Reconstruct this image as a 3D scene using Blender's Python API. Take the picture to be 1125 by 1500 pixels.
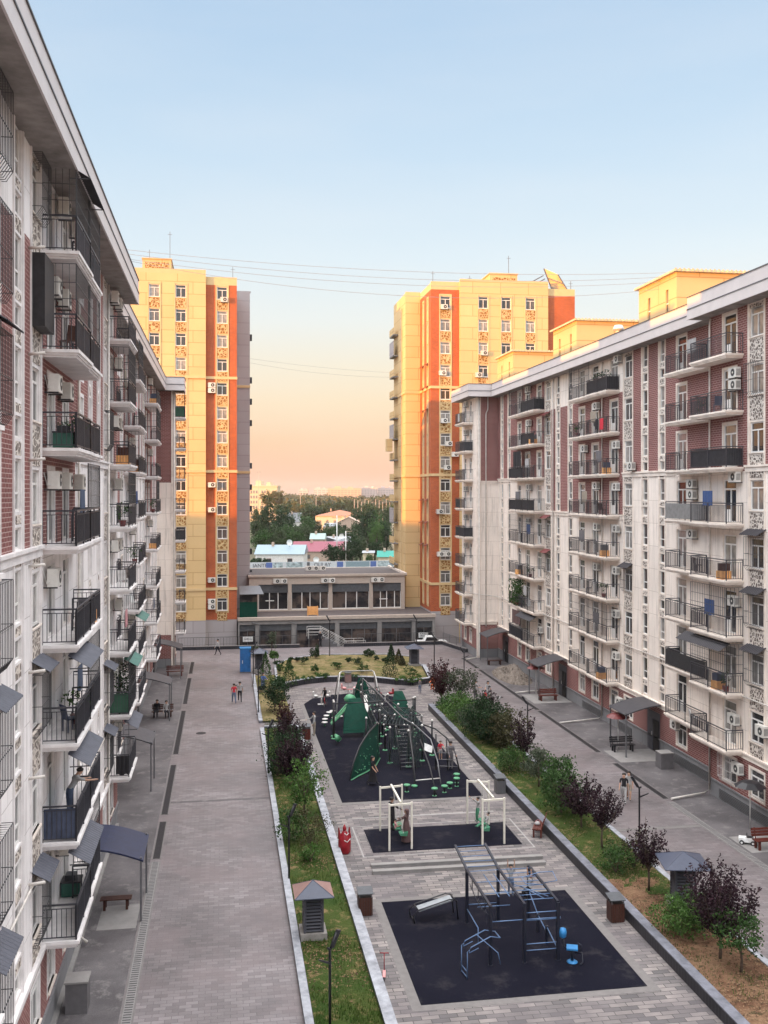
import bpy, math, random
import numpy as np
from mathutils import Vector, Matrix
R = math.radians
for o in list(bpy.data.objects): bpy.data.objects.remove(o)
scn = bpy.context.scene
COL = scn.collection
# ------------------------------------------------------------------ camera
F_PX, HX, HY, HCAM = 1446.0, 562.5, 722.0, 17.0
YAW = math.atan(234.5/F_PX)
cd = bpy.data.cameras.new('camera'); cam = bpy.data.objects.new('camera', cd); COL.objects.link(cam)
cam.location = (0, 0, HCAM); cam.rotation_euler = (R(90), 0, -YAW)
cd.sensor_fit = 'VERTICAL'; cd.sensor_height = 36; cd.sensor_width = 27
cd.lens = 36*F_PX/1500; cd.shift_y = -28/1500
cd.clip_start = 0.3; cd.clip_end = 9000
scn.camera = cam
scn.render.resolution_x = 768; scn.render.resolution_y = 1024
scn.view_settings.view_transform = 'Standard'; scn.view_settings.look = 'None'
scn.view_settings.exposure = 0.68; scn.view_settings.gamma = 1
# ------------------------------------------------------------------ sky and sun
SUN_AZ, SUN_EL = R(64), R(2.5)          # the sun stands 64 degrees west of the direction behind the camera
SD = Vector((-math.sin(SUN_AZ)*math.cos(SUN_EL), -math.cos(SUN_AZ)*math.cos(SUN_EL), math.sin(SUN_EL)))
W = bpy.data.worlds.new('World'); scn.world = W; W.use_nodes = True
nt = W.node_tree; N = nt.nodes; Lk = nt.links
for n in list(N): N.remove(n)
def nd(t, tree=None, **k):
    n = (tree or nt).nodes.new(t)
    for a, b in k.items(): setattr(n, a, b)
    return n
tc = nd('ShaderNodeTexCoord'); sp = nd('ShaderNodeSeparateXYZ'); Lk.new(tc.outputs['Generated'], sp.inputs[0])
ramp = nd('ShaderNodeValToRGB'); Lk.new(sp.outputs['Z'], ramp.inputs[0])
def lin(c): return tuple(((v/255+0.055)/1.055)**2.4 if v/255 > 0.04045 else v/255/12.92 for v in c)+(1,)
cr = ramp.color_ramp
stops = [(0.0, (232, 190, 170)), (0.012, (240, 194, 170)), (0.05, (244, 208, 178)), (0.09, (246, 224, 194)), (0.125, (243, 233, 214)), (0.17, (235, 239, 237)),
         (0.23, (222, 236, 245)), (0.32, (201, 223, 242)), (0.45, (178, 206, 234)), (0.6, (206, 208, 212)), (1.0, (212, 210, 208))]
cr.elements[0].position = 0; cr.elements[0].color = lin(stops[0][1]); cr.elements[1].position = 1; cr.elements[1].color = lin(stops[-1][1])
for p, c in stops[1:-1]:
    e = cr.elements.new(p); e.color = lin(c)
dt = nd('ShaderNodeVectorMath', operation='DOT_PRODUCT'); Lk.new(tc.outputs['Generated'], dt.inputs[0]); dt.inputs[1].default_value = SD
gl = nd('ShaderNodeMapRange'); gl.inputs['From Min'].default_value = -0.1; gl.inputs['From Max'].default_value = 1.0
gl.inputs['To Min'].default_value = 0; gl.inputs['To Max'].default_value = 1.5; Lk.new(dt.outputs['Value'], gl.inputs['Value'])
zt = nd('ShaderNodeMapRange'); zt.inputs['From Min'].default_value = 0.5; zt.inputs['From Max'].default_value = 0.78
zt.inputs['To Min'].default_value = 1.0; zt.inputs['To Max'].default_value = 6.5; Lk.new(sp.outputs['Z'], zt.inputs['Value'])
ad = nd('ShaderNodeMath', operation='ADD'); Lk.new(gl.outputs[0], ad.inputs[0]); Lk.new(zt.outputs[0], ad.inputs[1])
# faint high cirrus
nz = nd('ShaderNodeTexNoise'); nz.inputs['Scale'].default_value = 3.0; nz.inputs['Detail'].default_value = 5
mp = nd('ShaderNodeMapping'); mp.inputs['Scale'].default_value = (1, 1, 5); Lk.new(tc.outputs['Generated'], mp.inputs[0]); Lk.new(mp.outputs[0], nz.inputs[0])
nr = nd('ShaderNodeMapRange'); nr.inputs['From Min'].default_value = .4; nr.inputs['From Max'].default_value = .75; nr.inputs['To Max'].default_value = .13; Lk.new(nz.outputs[0], nr.inputs['Value'])
mxc = nd('ShaderNodeMix', data_type='RGBA'); Lk.new(nr.outputs[0], mxc.inputs[0]); Lk.new(ramp.outputs[0], mxc.inputs[6]); mxc.inputs[7].default_value = (1, .95, .92, 1)
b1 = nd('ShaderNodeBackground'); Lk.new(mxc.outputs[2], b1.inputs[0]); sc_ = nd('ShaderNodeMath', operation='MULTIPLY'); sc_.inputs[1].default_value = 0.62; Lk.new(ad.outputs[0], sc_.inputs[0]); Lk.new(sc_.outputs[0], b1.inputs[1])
sky = nd('ShaderNodeTexSky', sky_type='NISHITA'); sky.sun_disc = False; sky.sun_elevation = SUN_EL
sky.sun_rotation = math.atan2(SD.x, SD.y); sky.air_density = 1.0; sky.dust_density = 1.0
b2 = nd('ShaderNodeBackground'); Lk.new(sky.outputs[0], b2.inputs[0]); b2.inputs[1].default_value = 0.022
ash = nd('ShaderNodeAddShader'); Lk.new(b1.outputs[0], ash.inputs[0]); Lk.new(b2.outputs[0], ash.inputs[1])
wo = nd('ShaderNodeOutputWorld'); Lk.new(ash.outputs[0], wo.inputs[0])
sl = bpy.data.lights.new('sun', 'SUN'); sl.energy = 5.0; sl.angle = R(0.5); sl.color = (1.0, 0.40, 0.045)
so = bpy.data.objects.new('sun', sl); COL.objects.link(so); so.rotation_euler = SD.to_track_quat('Z', 'Y').to_euler(); so.location = (-60, -40, 60)

# ------------------------------------------------------------------ coordinates read off the photograph (pixel -> ground / plane)
CY, SY = math.cos(YAW), math.sin(YAW)
def ray(px, py):
    d = (px-HX)/F_PX
    return (d*CY+SY, CY-d*SY, (HY-py)/F_PX)
def G(px, py, z=0.0):
    r = ray(px, py); t = (z-HCAM)/r[2]; return (r[0]*t, r[1]*t)
def atY(px, Y): r = ray(px, HY); return r[0]*Y/r[1]
def far(px, dep):
    lat = (px-HX)/F_PX*dep; return (lat*CY+dep*SY, dep*CY-lat*SY)
def zat(py, dep): return HCAM+(HY-py)/F_PX*dep

# ------------------------------------------------------------------ materials
MT = {}
def _mat(name):
    m = bpy.data.materials.new(name); m.use_nodes = True; t = m.node_tree
    b = t.nodes['Principled BSDF']; return m, t, b
def _co(t, kind='Object', scale=(1, 1, 1)):
    a = t.nodes.new('ShaderNodeTexCoord'); mpp = t.nodes.new('ShaderNodeMapping'); mpp.inputs['Scale'].default_value = scale
    t.links.new(a.outputs[kind], mpp.inputs[0]); return mpp.outputs[0]
def _noise(t, co, scale, detail=4, rough=.6):
    n = t.nodes.new('ShaderNodeTexNoise'); n.inputs['Scale'].default_value = scale; n.inputs['Detail'].default_value = detail
    n.inputs['Roughness'].default_value = rough; t.links.new(co, n.inputs['Vector']); return n.outputs[0]
def _mr(t, v, a, b, c, d):
    n = t.nodes.new('ShaderNodeMapRange'); n.inputs['From Min'].default_value = a; n.inputs['From Max'].default_value = b
    n.inputs['To Min'].default_value = c; n.inputs['To Max'].default_value = d; t.links.new(v, n.inputs['Value']); return n.outputs[0]
def _mix(t, f, a, b, mode='MIX'):
    n = t.nodes.new('ShaderNodeMix'); n.data_type = 'RGBA'; n.blend_type = mode
    for i, v in ((0, f), (6, a), (7, b)):
        if isinstance(v, (int, float)): n.inputs[i].default_value = v
        elif isinstance(v, tuple): n.inputs[i].default_value = v if len(v) == 4 else v+(1,)
        else: t.links.new(v, n.inputs[i])
    return n.outputs[2]
def _bump(t, b, h, dist, st=1.0):
    n = t.nodes.new('ShaderNodeBump'); n.inputs['Distance'].default_value = dist; n.inputs['Strength'].default_value = st
    t.links.new(h, n.inputs['Height']); t.links.new(n.outputs[0], b.inputs['Normal'])
def pm(name, c, rough=.6, var=.18, scale=4, metal=0, bump=0, rnd=0, spec=.4):
    """plain paint / metal / cloth with soft mottling"""
    if name in MT: return MT[name]
    m, t, b = _mat(name); co = _co(t); n = _noise(t, co, scale)
    lo = tuple(v*(1-var) for v in c); hi = tuple(min(1, v*(1+var)) for v in c)
    f = _mr(t, n, .3, .7, 0, 1); col = _mix(t, f, lo, hi)
    if rnd:
        oi = t.nodes.new('ShaderNodeObjectInfo'); r = _mr(t, oi.outputs['Random'], 0, 1, 1-rnd, 1+rnd)
        cc = t.nodes.new('ShaderNodeCombineColor')
        for i in range(3): t.links.new(r, cc.inputs[i])
        col = _mix(t, 1.0, col, cc.outputs[0], 'MULTIPLY')
    t.links.new(col, b.inputs['Base Color']); b.inputs['Roughness'].default_value = rough; b.inputs['Metallic'].default_value = metal
    b.inputs['Specular IOR Level'].default_value = spec
    if bump: _bump(t, b, n, bump)
    MT[name] = m; return m
def brickmat(name, c1, c2, mortar, bw, bh, ms, rough=.8, big=.15, bump=.004, streak=0, scale_noise=.25, var3=None):
    if name in MT: return MT[name]
    m, t, b = _mat(name); co = _co(t, 'UV')
    br = t.nodes.new('ShaderNodeTexBrick'); t.links.new(co, br.inputs['Vector'])
    br.inputs['Color1'].default_value = c1+(1,); br.inputs['Color2'].default_value = c2+(1,); br.inputs['Mortar'].default_value = mortar+(1,)
    br.inputs['Scale'].default_value = 1; br.inputs['Mortar Size'].default_value = ms; br.inputs['Brick Width'].default_value = bw
    br.inputs['Row Height'].default_value = bh; br.inputs['Bias'].default_value = 0; br.inputs['Mortar Smooth'].default_value = .2
    col = br.outputs[0]
    n = _noise(t, co, scale_noise, 6); f = _mr(t, n, .3, .7, 1-big, 1+big)
    cc = t.nodes.new('ShaderNodeCombineColor')
    for i in range(3): t.links.new(f, cc.inputs[i])
    col = _mix(t, 1.0, col, cc.outputs[0], 'MULTIPLY')
    if var3:
        n3 = _noise(t, co, .35, 3); col = _mix(t, _mr(t, n3, .45, .62, 0, .6), col, var3)
    if name == 'road_paver':                         # dust, spilt mortar and patches
        n4 = _noise(t, co, 1.3, 7, .75); col = _mix(t, _mr(t, n4, .60, .72, 0, .55), col, (.24, .215, .205)); n5 = _noise(t, co, .16, 4, .6); col = _mix(t, _mr(t, n5, .52, .66, 0, .5), col, (.095, .086, .092))
    if streak:
        co2 = _co(t, 'UV', (2.2, .12, 1)); n2 = _noise(t, co2, 1.5, 5, .7)
        col = _mix(t, _mr(t, n2, .52, .75, 0, streak), col, (.16, .135, .12))
    t.links.new(col, b.inputs['Base Color']); b.inputs['Roughness'].default_value = rough
    if bump:
        inv = _mr(t, br.outputs[1], 0, 1, 1, 0); _bump(t, b, inv, bump)
    MT[name] = m; return m
def ornmat(name, base, deep, sc=5.0):
    m, t, b = _mat(name); co = _co(t, 'UV')
    v = t.nodes.new('ShaderNodeTexVoronoi'); v.feature = 'DISTANCE_TO_EDGE'; v.inputs['Scale'].default_value = sc; v.inputs['Randomness'].default_value = .75
    t.links.new(co, v.inputs['Vector'])
    w = t.nodes.new('ShaderNodeTexVoronoi'); w.feature = 'F1'; w.inputs['Scale'].default_value = sc*2.1; t.links.new(co, w.inputs['Vector'])
    f = _mr(t, v.outputs['Distance'], .07, .13, 0, 1); g = _mr(t, w.outputs['Distance'], .22, .32, 1, 0)
    mm = t.nodes.new('ShaderNodeMath'); mm.operation = 'MAXIMUM'; 
    sb = t.nodes.new('ShaderNodeMath'); sb.operation = 'MULTIPLY'; t.links.new(f, sb.inputs[0]); t.links.new(_mr(t, g, 0, 1, 1, .25), sb.inputs[1])
    col = _mix(t, sb.outputs[0], base, deep)
    t.links.new(col, b.inputs['Base Color']); b.inputs['Roughness'].default_value = .85
    _bump(t, b, _mr(t, sb.outputs[0], 0, 1, 1, 0), .03)
    MT[name] = m
brickmat('cream_stone', (.80, .71, .64), (.84, .75, .675), (.50, .42, .36), 1.6, 1.5, .012, big=.10, bump=.003, streak=.55)
brickmat('white_stone', (.80, .765, .76), (.84, .805, .80), (.50, .46, .45), 1.6, 1.5, .012, big=.10, bump=.003, streak=.55)
brickmat('red_brick', (.175, .055, .050), (.215, .072, .066), (.50, .36, .33), .34, .125, .011, big=.18, bump=.004, streak=.25)
brickmat('tower_brick', (.36, .070, .014), (.45, .095, .018), (.38, .18, .13), .34, .12, .010, big=.15, bump=.004)
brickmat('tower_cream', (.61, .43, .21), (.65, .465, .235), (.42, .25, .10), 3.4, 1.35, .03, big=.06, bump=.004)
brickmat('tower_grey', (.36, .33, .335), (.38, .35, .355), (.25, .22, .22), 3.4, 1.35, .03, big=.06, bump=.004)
brickmat('grey_panel', (.18, .18, .19), (.21, .21, .22), (.1, .1, .1), 1.6, .9, .015, big=.1)
brickmat('plaza_paver', (.095, .088, .092), (.27, .238, .228), (.05, .046, .046), .60, .24, .014, big=.28, scale_noise=.5, var3=(.12, .104, .112))
brickmat('road_paver', (.126, .110, .115), (.202, .180, .186), (.095, .081, .086), .42, .21, .010, big=.34, scale_noise=.22, var3=(.162, .131, .136), bump=.002, rough=.55)
brickmat('dark_cladding', (.012, .012, .018), (.02, .02, .027), (.05, .05, .06), .22, 2.0, .012, big=.2, rough=.5)
ornmat('ornament', (.66, .59, .53), (.13, .10, .085))
ornmat('ornament_gold', (.60, .43, .22), (.26, .12, .03), 3.2)
def groundmat(name, c, c2, c3, sc=.35, bump=.01, rough=.9, fine=30):
    m, t, b = _mat(name); co = _co(t)
    n = _noise(t, co, sc, 6, .65); col = _mix(t, _mr(t, n, .38, .62, 0, 1), c, c2)
    n2 = _noise(t, co, sc*3.3, 5, .7); col = _mix(t, _mr(t, n2, .54, .66, 0, .85), col, c3)
    n3 = _noise(t, co, fine, 3, .7); f = _mr(t, n3, .3, .7, .75, 1.25)
    cc = t.nodes.new('ShaderNodeCombineColor')
    for i in range(3): t.links.new(f, cc.inputs[i])
    col = _mix(t, 1.0, col, cc.outputs[0], 'MULTIPLY')
    t.links.new(col, b.inputs['Base Color']); b.inputs['Roughness'].default_value = rough; b.inputs['Specular IOR Level'].default_value = .08 if name == 'asphalt_mat' else .2; _bump(t, b, n3, bump)
    MT[name] = m
groundmat('apron_concrete', (.135, .125, .130), (.085, .078, .082), (.20, .187, .185), .4, .004, .6)
groundmat('asphalt_mat', (.0045, .0048, .0115), (.008, .0082, .016), (.024, .0225, .028), .25, .008, .85, 60)
groundmat('grass_bed', (.028, .058, .009), (.060, .080, .018), (.23, .155, .08), .5, .05, .95, 18)
groundmat('dry_bed', (.25, .19, .10), (.10, .10, .03), (.035, .055, .014), .8, .05, .95, 14)
groundmat('mulch_bed', (.115, .058, .034), (.21, .125, .075), (.04, .038, .015), 1.1, .05, .95, 12)
groundmat('far_ground', (.10, .09, .06), (.05, .06, .025), (.16, .13, .10), .02, .02, .95, 2)
groundmat('rubble', (.20, .17, .145), (.14, .115, .10), (.30, .26, .22), 2, .05, .95, 9)
pm('cream_trim', (.78, .69, .615), .75, .14, 1.6, bump=.002)
pm('white_trim', (.74, .705, .70), .75, .14, 1.6, bump=.002)
pm('tower_trim', (.62, .45, .24), .75, .05, 2)
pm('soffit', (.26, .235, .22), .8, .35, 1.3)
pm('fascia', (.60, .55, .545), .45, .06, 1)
pm('dark_edge', (.10, .10, .11), .5)
pm('pvc', (.74, .72, .70), .4, .04)
pm('pvc_brown', (.20, .10, .07), .4, .1)
pm('rail', (.045, .045, .055), .45, .2)
pm('sheet_dark', (.035, .036, .042), .55, .3, 6, rnd=.4)
pm('sheet_blue', (.06, .075, .125), .5, .2)
pm('litter_pale', (.24, .155, .09), .95)
pm('litter_dark', (.07, .04, .025), .95)
pm('green_dark', (.002, .035, .024), .5)
pm('shop_cream', (.46, .385, .33), .8, .08)
pm('wire', (.30, .30, .32), .6)
pm('sheet_grey', (.20, .20, .20), .55, .2, rnd=.3)
pm('sheet_pink', (.60, .42, .42), .6)
pm('sheet_green', (.03, .10, .06), .6)
pm('cage', (.06, .06, .065), .5)
pm('awning_grey', (.075, .078, .10), .6, .15)
pm('awning_dark', (.025, .022, .028), .6, .2)
pm('awning_green', (.03, .12, .09), .4)
pm('awning_red', (.16, .035, .035), .4)
pm('ac_white', (.66, .64, .60), .5, .1, rnd=.12)
pm('ac_dark', (.05, .05, .05), .6)
pm('pipe', (.58, .54, .50), .5)
pm('lamp_black', (.018, .018, .022), .4)
pm('louvre', (.07, .07, .085), .45)
pm('louvre_base', (.26, .24, .225), .8)
pm('roof_slate', (.055, .065, .10), .4, .12)
pm('roof_copper', (.27, .165, .15), .4, .12)
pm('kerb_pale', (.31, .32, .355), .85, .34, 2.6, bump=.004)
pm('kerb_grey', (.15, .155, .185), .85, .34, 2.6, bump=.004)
pm('border', (.17, .158, .155), .85, .12, 4)
pm('line_pale', (.30, .285, .28), .85, .1)
pm('drain_dark', (.018, .015, .018), .7, .2)
pm('drain_pale', (.22, .21, .21), .8, .12)
pm('wood', (.055, .018, .012), .5, .35, 14, rnd=.1)
pm('wood_red', (.10, .02, .013), .45, .3, 10)
pm('metal_pale', (.62, .60, .58), .35, .08, metal=.2)
pm('metal_grey', (.16, .16, .17), .4, .1, metal=.4)
pm('swing_white', (.70, .66, .58), .45, .08)
pm('navy_post', (.010, .012, .024), .4)
pm('blue_bar', (.10, .17, .31), .35, .12, metal=.1)
pm('blue_plastic', (.03, .19, .44), .35)
pm('blue_box', (.02, .13, .36), .5, .25, 3)
pm('green_play', (.002, .042, .028), .7, .2, spec=.15)
pm('green_light', (.09, .30, .16), .45, .1)
pm('rope', (.02, .035, .035), .8)
pm('red_plastic', (.26, .010, .018), .35)
pm('pink_plastic', (.68, .30, .30), .4)
pm('grey_board', (.30, .32, .34), .4)
pm('canopy', (.05, .048, .056), .5, .2)
pm('canopy_blue', (.012, .017, .05), .5, .2)
pm('black_void', (.012, .012, .014), .6)
pm('door_steel', (.05, .055, .07), .4)
pm('bark', (.085, .06, .045), .9, .3, 20)
pm('soil', (.2, .14, .1), .95)
pm('skin', (.46, .27, .19), .6, .05); pm('hair', (.018, .013, .012), .6)
pm('roof_blue', (.20, .27, .31), .4, .1); pm('roof_pink', (.21, .040, .065), .5, .12); pm('roof_mint', (.24, .33, .30), .4)
pm('roof_orange', (.34, .14, .08), .7, .1); pm('roof_white', (.30, .31, .33), .5); pm('roof_grey2', (.075, .08, .09), .5)
pm('roof_teal', (.01, .22, .17), .5); pm('house_white', (.68, .65, .62), .8); pm('house_cream', (.62, .50, .36), .8); pm('house_tan', (.45, .33, .26), .8)
pm('tar_roof', (.10, .085, .085), .85, .15, 2)
pm('roof_metal_yellow', (.62, .50, .33), .5)
pm('orange_box', (.75, .38, .14), .7); pm('banner_white', (.5, .52, .55), .6); pm('banner_blue', (.08, .13, .33), .6); pm('ink', (.05, .05, .07), .6)
pm('banner_pic', (.30, .36, .38), .6, .7, 1.4)
pm('signwhite', (.75, .75, .74), .5)
pm('concrete', (.24, .228, .222), .85, .12, 2); pm('stone_box', (.12, .112, .118), .85, .12)
pm('far_block', (.56, .47, .45), .9, .05); pm('far_block_warm', (.60, .42, .31), .9, .05); pm('far_window', (.22, .20, .22), .6)
for nm, c in dict(cloth_black=(.015, .014, .018), cloth_white=(0.38, 0.37, 0.37), cloth_beige=(0.31, 0.26, 0.21), cloth_grey=(0.15, 0.14, 0.15), cloth_red=(.55, .03, .05),
                  cloth_pink=(.6, .3, .32), cloth_blue=(.05, .09, .22), cloth_brown=(.11, .065, .065), cloth_orange=(.55, .13, .03), cloth_denim=(.10, .13, .2), cloth_green=(.06, .22, .13)).items(): pm(nm, c, .85, .12, 8)
# window glass: what stands behind it varies from pane to pane
m, t, b = _mat('glass'); co = _co(t); oi = t.nodes.new('ShaderNodeObjectInfo')
n = _noise(t, co, 1.1, 2); cur = _mix(t, _mr(t, n, .4, .6, 0, 1), (.16, .155, .15), (.34, .32, .30))
f = _mr(t, oi.outputs['Random'], .45, .75, 0, 1); col = _mix(t, f, (.035, .036, .04), cur)
t.links.new(col, b.inputs['Base Color']); b.inputs['Roughness'].default_value = .06; b.inputs['Specular IOR Level'].default_value = .8; MT['glass'] = m
m, t, b = _mat('shop_glass'); co = _co(t); n = _noise(t, co, .6, 3); col = _mix(t, _mr(t, n, .45, .6, 0, 1), (.02, .02, .024), (.10, .075, .065))
t.links.new(col, b.inputs['Base Color']); b.inputs['Roughness'].default_value = .08; b.inputs['Specular IOR Level'].default_value = .5; MT['shop_glass'] = m
def leafmat(name, c, c2, tr=.25):
    m, t, b = _mat(name); co = _co(t); n = _noise(t, co, 2.2, 3); g = t.nodes.new('ShaderNodeNewGeometry')
    wv = _mr(t, g.outputs['Random Per Island'], 0, 1, .62, 1.45); col = _mix(t, _mr(t, n, .35, .65, 0, 1), c, c2)
    cc = t.nodes.new('ShaderNodeCombineColor')
    for i in range(3): t.links.new(wv, cc.inputs[i])
    col = _mix(t, 1.0, col, cc.outputs[0], 'MULTIPLY'); t.links.new(col, b.inputs['Base Color']); b.inputs['Roughness'].default_value = .6
    b.inputs['Specular IOR Level'].default_value = .25
    tl = t.nodes.new('ShaderNodeBsdfTranslucent'); t.links.new(col, tl.inputs[0]); ms = t.nodes.new('ShaderNodeMixShader'); ms.inputs[0].default_value = tr
    t.links.new(b.outputs[0], ms.inputs[1]); t.links.new(tl.outputs[0], ms.inputs[2]); t.links.new(ms.outputs[0], t.nodes['Material Output'].inputs[0]); MT[name] = m
leafmat('leaf_green', (.026, .068, .017), (.05, .10, .026)); leafmat('leaf_fresh', (.048, .115, .024), (.08, .15, .034)); leafmat('leaf_dark', (.013, .036, .014), (.024, .052, .018))
leafmat('leaf_plum', (.016, .007, .011), (.034, .013, .022)); leafmat('leaf_maroon', (.035, .011, .014), (.06, .018, .022)); leafmat('leaf_grey', (.055, .072, .045), (.08, .095, .06))
leafmat('leaf_olive', (.05, .048, .022), (.075, .07, .03)); leafmat('leaf_far', (.03, .055, .022), (.055, .08, .03)); leafmat('leaf_gold', (.16, .125, .045), (.11, .105, .042)); leafmat('blade', (.035, .085, .012), (.075, .10, .022))

# ------------------------------------------------------------------ mesh building
class MB:
    def __init__(s): s.v = []; s.f = []; s.m = []; s.mats = []; s.sm = []
    def mi(s, name):
        if name not in s.mats: s.mats.append(name)
        return s.mats.index(name)
    def face(s, pts, m, sm=False):
        i = len(s.v); s.v += [tuple(p) for p in pts]; s.f.append(tuple(range(i, i+len(pts)))); s.m.append(s.mi(m)); s.sm.append(sm)
    def box(s, a, b, m):
        x0, y0, z0 = min(a[0], b[0]), min(a[1], b[1]), min(a[2], b[2]); x1, y1, z1 = max(a[0], b[0]), max(a[1], b[1]), max(a[2], b[2])
        i = len(s.v); s.v += [(x0, y0, z0), (x1, y0, z0), (x1, y1, z0), (x0, y1, z0), (x0, y0, z1), (x1, y0, z1), (x1, y1, z1), (x0, y1, z1)]
        for q in ((0, 3, 2, 1), (4, 5, 6, 7), (0, 1, 5, 4), (1, 2, 6, 5), (2, 3, 7, 6), (3, 0, 4, 7)):
            s.f.append(tuple(i+k for k in q)); s.m.append(s.mi(m)); s.sm.append(False)
    def prism(s, poly, z0, z1, m, mside=None):
        n = len(poly); i = len(s.v); s.v += [(p[0], p[1], z0) for p in poly]+[(p[0], p[1], z1) for p in poly]
        s.f.append(tuple(i+n+k for k in range(n))); s.m.append(s.mi(m)); s.sm.append(False)
        s.f.append(tuple(i+n-1-k for k in range(n))); s.m.append(s.mi(m)); s.sm.append(False)
        for k in range(n):
            s.f.append((i+k, i+(k+1) % n, i+n+(k+1) % n, i+n+k)); s.m.append(s.mi(mside or m)); s.sm.append(False)
    def hull(s, bot, top, m):           # two rings with the same number of points
        n = len(bot); i = len(s.v); s.v += [tuple(p) for p in bot]+[tuple(p) for p in top]
        s.f.append(tuple(i+n+k for k in range(n))); s.m.append(s.mi(m)); s.sm.append(False)
        s.f.append(tuple(i+n-1-k for k in range(n))); s.m.append(s.mi(m)); s.sm.append(False)
        for k in range(n):
            s.f.append((i+k, i+(k+1) % n, i+n+(k+1) % n, i+n+k)); s.m.append(s.mi(m)); s.sm.append(False)
    def tube(s, pts, r, m, n=6, caps=True):
        pts = [Vector(p) for p in pts]; rr = r if isinstance(r, (list, tuple)) else [r]*len(pts); base = len(s.v); up0 = None
        for k, p in enumerate(pts):
            d = (pts[min(k+1, len(pts)-1)]-pts[max(k-1, 0)])
            if d.length < 1e-6: d = Vector((0, 0, 1))
            d.normalize(); ref = Vector((0, 0, 1)) if abs(d.z) < .95 else Vector((1, 0, 0))
            a = d.cross(ref).normalized(); bb = d.cross(a)
            for j in range(n):
                an = 2*math.pi*(j+.5)/n; q = p+(a*math.cos(an)+bb*math.sin(an))*rr[k]; s.v.append(tuple(q))
        for k in range(len(pts)-1):
            for j in range(n):
                s.f.append((base+k*n+j, base+k*n+(j+1) % n, base+(k+1)*n+(j+1) % n, base+(k+1)*n+j)); s.m.append(s.mi(m)); s.sm.append(n > 4)
        if caps:
            s.f.append(tuple(base+j for j in range(n-1, -1, -1))); s.m.append(s.mi(m)); s.sm.append(False)
            e = base+(len(pts)-1)*n; s.f.append(tuple(e+j for j in range(n))); s.m.append(s.mi(m)); s.sm.append(False)
    def bar(s, a, b, w, m):              # square bar
        s.tube([a, b], w*.7071, m, 4)
    def lathe(s, prof, m, n=16, c=(0, 0, 0), sm=True):
        base = len(s.v)
        for r, z in prof:
            for j in range(n):
                a = 2*math.pi*j/n; s.v.append((c[0]+r*math.cos(a), c[1]+r*math.sin(a), c[2]+z))
        for k in range(len(prof)-1):
            for j in range(n):
                s.f.append((base+k*n+j, base+k*n+(j+1) % n, base+(k+1)*n+(j+1) % n, base+(k+1)*n+j)); s.m.append(s.mi(m)); s.sm.append(sm)
        s.f.append(tuple(base+j for j in range(n-1, -1, -1))); s.m.append(s.mi(m)); s.sm.append(False)
        e = base+(len(prof)-1)*n; s.f.append(tuple(e+j for j in range(n))); s.m.append(s.mi(m)); s.sm.append(False)
    def mesh(s, name, off=(0, 0, 0), uvo=(0, 0, 0)):
        me = bpy.data.meshes.new(name)
        ox, oy, oz = off
        me.from_pydata([(a-ox, b_-oy, c-oz) for a, b_, c in s.v], [], s.f)
        for n_ in s.mats: me.materials.append(MT[n_])
        me.polygons.foreach_set('material_index', s.m); me.polygons.foreach_set('use_smooth', s.sm)
        uv = me.uv_layers.new(name='uv'); me.update()
        nl = len(me.loops); vi = np.empty(nl, 'i'); me.loops.foreach_get('vertex_index', vi)
        vs = np.array(s.v, 'f')[vi]; nr_ = np.empty(len(s.f)*3, 'f'); me.polygons.foreach_get('normal', nr_); nr_ = np.abs(nr_.reshape(-1, 3))
        lt = np.empty(len(s.f), 'i'); me.polygons.foreach_get('loop_total', lt); nn = np.repeat(nr_, lt, axis=0)
        ax = np.argmax(nn, axis=1); u = np.where(ax == 0, vs[:, 1], vs[:, 0]); w = np.where(ax == 2, vs[:, 1], vs[:, 2])
        uv.data.foreach_set('uv', np.stack([u, w], 1).astype('f').ravel()); return me
    def build(s, name, parent=None, loc=None, rot=0, world=False):
        """parent given + world=True: the verts are world coordinates and are moved into the parent's frame (unrotated parent)"""
        off = (0, 0, 0)
        if parent is not None and world: off = tuple(parent.location)
        elif parent is None and loc is not None and world: off = tuple(loc)
        o = bpy.data.objects.new(name, s.mesh(name, off)); COL.objects.link(o)
        if parent is not None:
            o.parent = parent
            if loc is not None: o.location = loc
        elif loc is not None: o.location = loc
        o.rotation_euler = (0, 0, rot); return o
def tag(o, label=None, cat=None, group=None, kind=None):
    for k, v in (('label', label), ('category', cat), ('group', group), ('kind', kind)):
        if v: o[k] = v
    return o
def thing(name, label, cat, loc=(0, 0, 0), rot=0, group=None):
    o = bpy.data.objects.new(name, None); COL.objects.link(o); o.location = loc; o.rotation_euler = (0, 0, rot); o.empty_display_size = .3
    return tag(o, label, cat, group)
def inst(name, me, parent, loc, rot=0):
    o = bpy.data.objects.new(name, me); COL.objects.link(o); o.parent = parent; o.location = loc; o.rotation_euler = (0, 0, rot); return o
def dup(root, loc, rot=None, label=None):
    r = root.copy(); COL.objects.link(r); r.location = loc
    if rot is not None: r.rotation_euler = (0, 0, rot)
    if label: r['label'] = label
    for ch in list(root.children):
        c = ch.copy(); COL.objects.link(c); c.parent = r
        for g in ch.children:
            d = g.copy(); COL.objects.link(d); d.parent = c
    return r
def poly_sheet(name, poly, z, m, kind='structure', th=.03):
    mb = MB(); mb.prism(poly, z-th, z, m); o = mb.build(name); tag(o, kind=kind); return o
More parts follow.
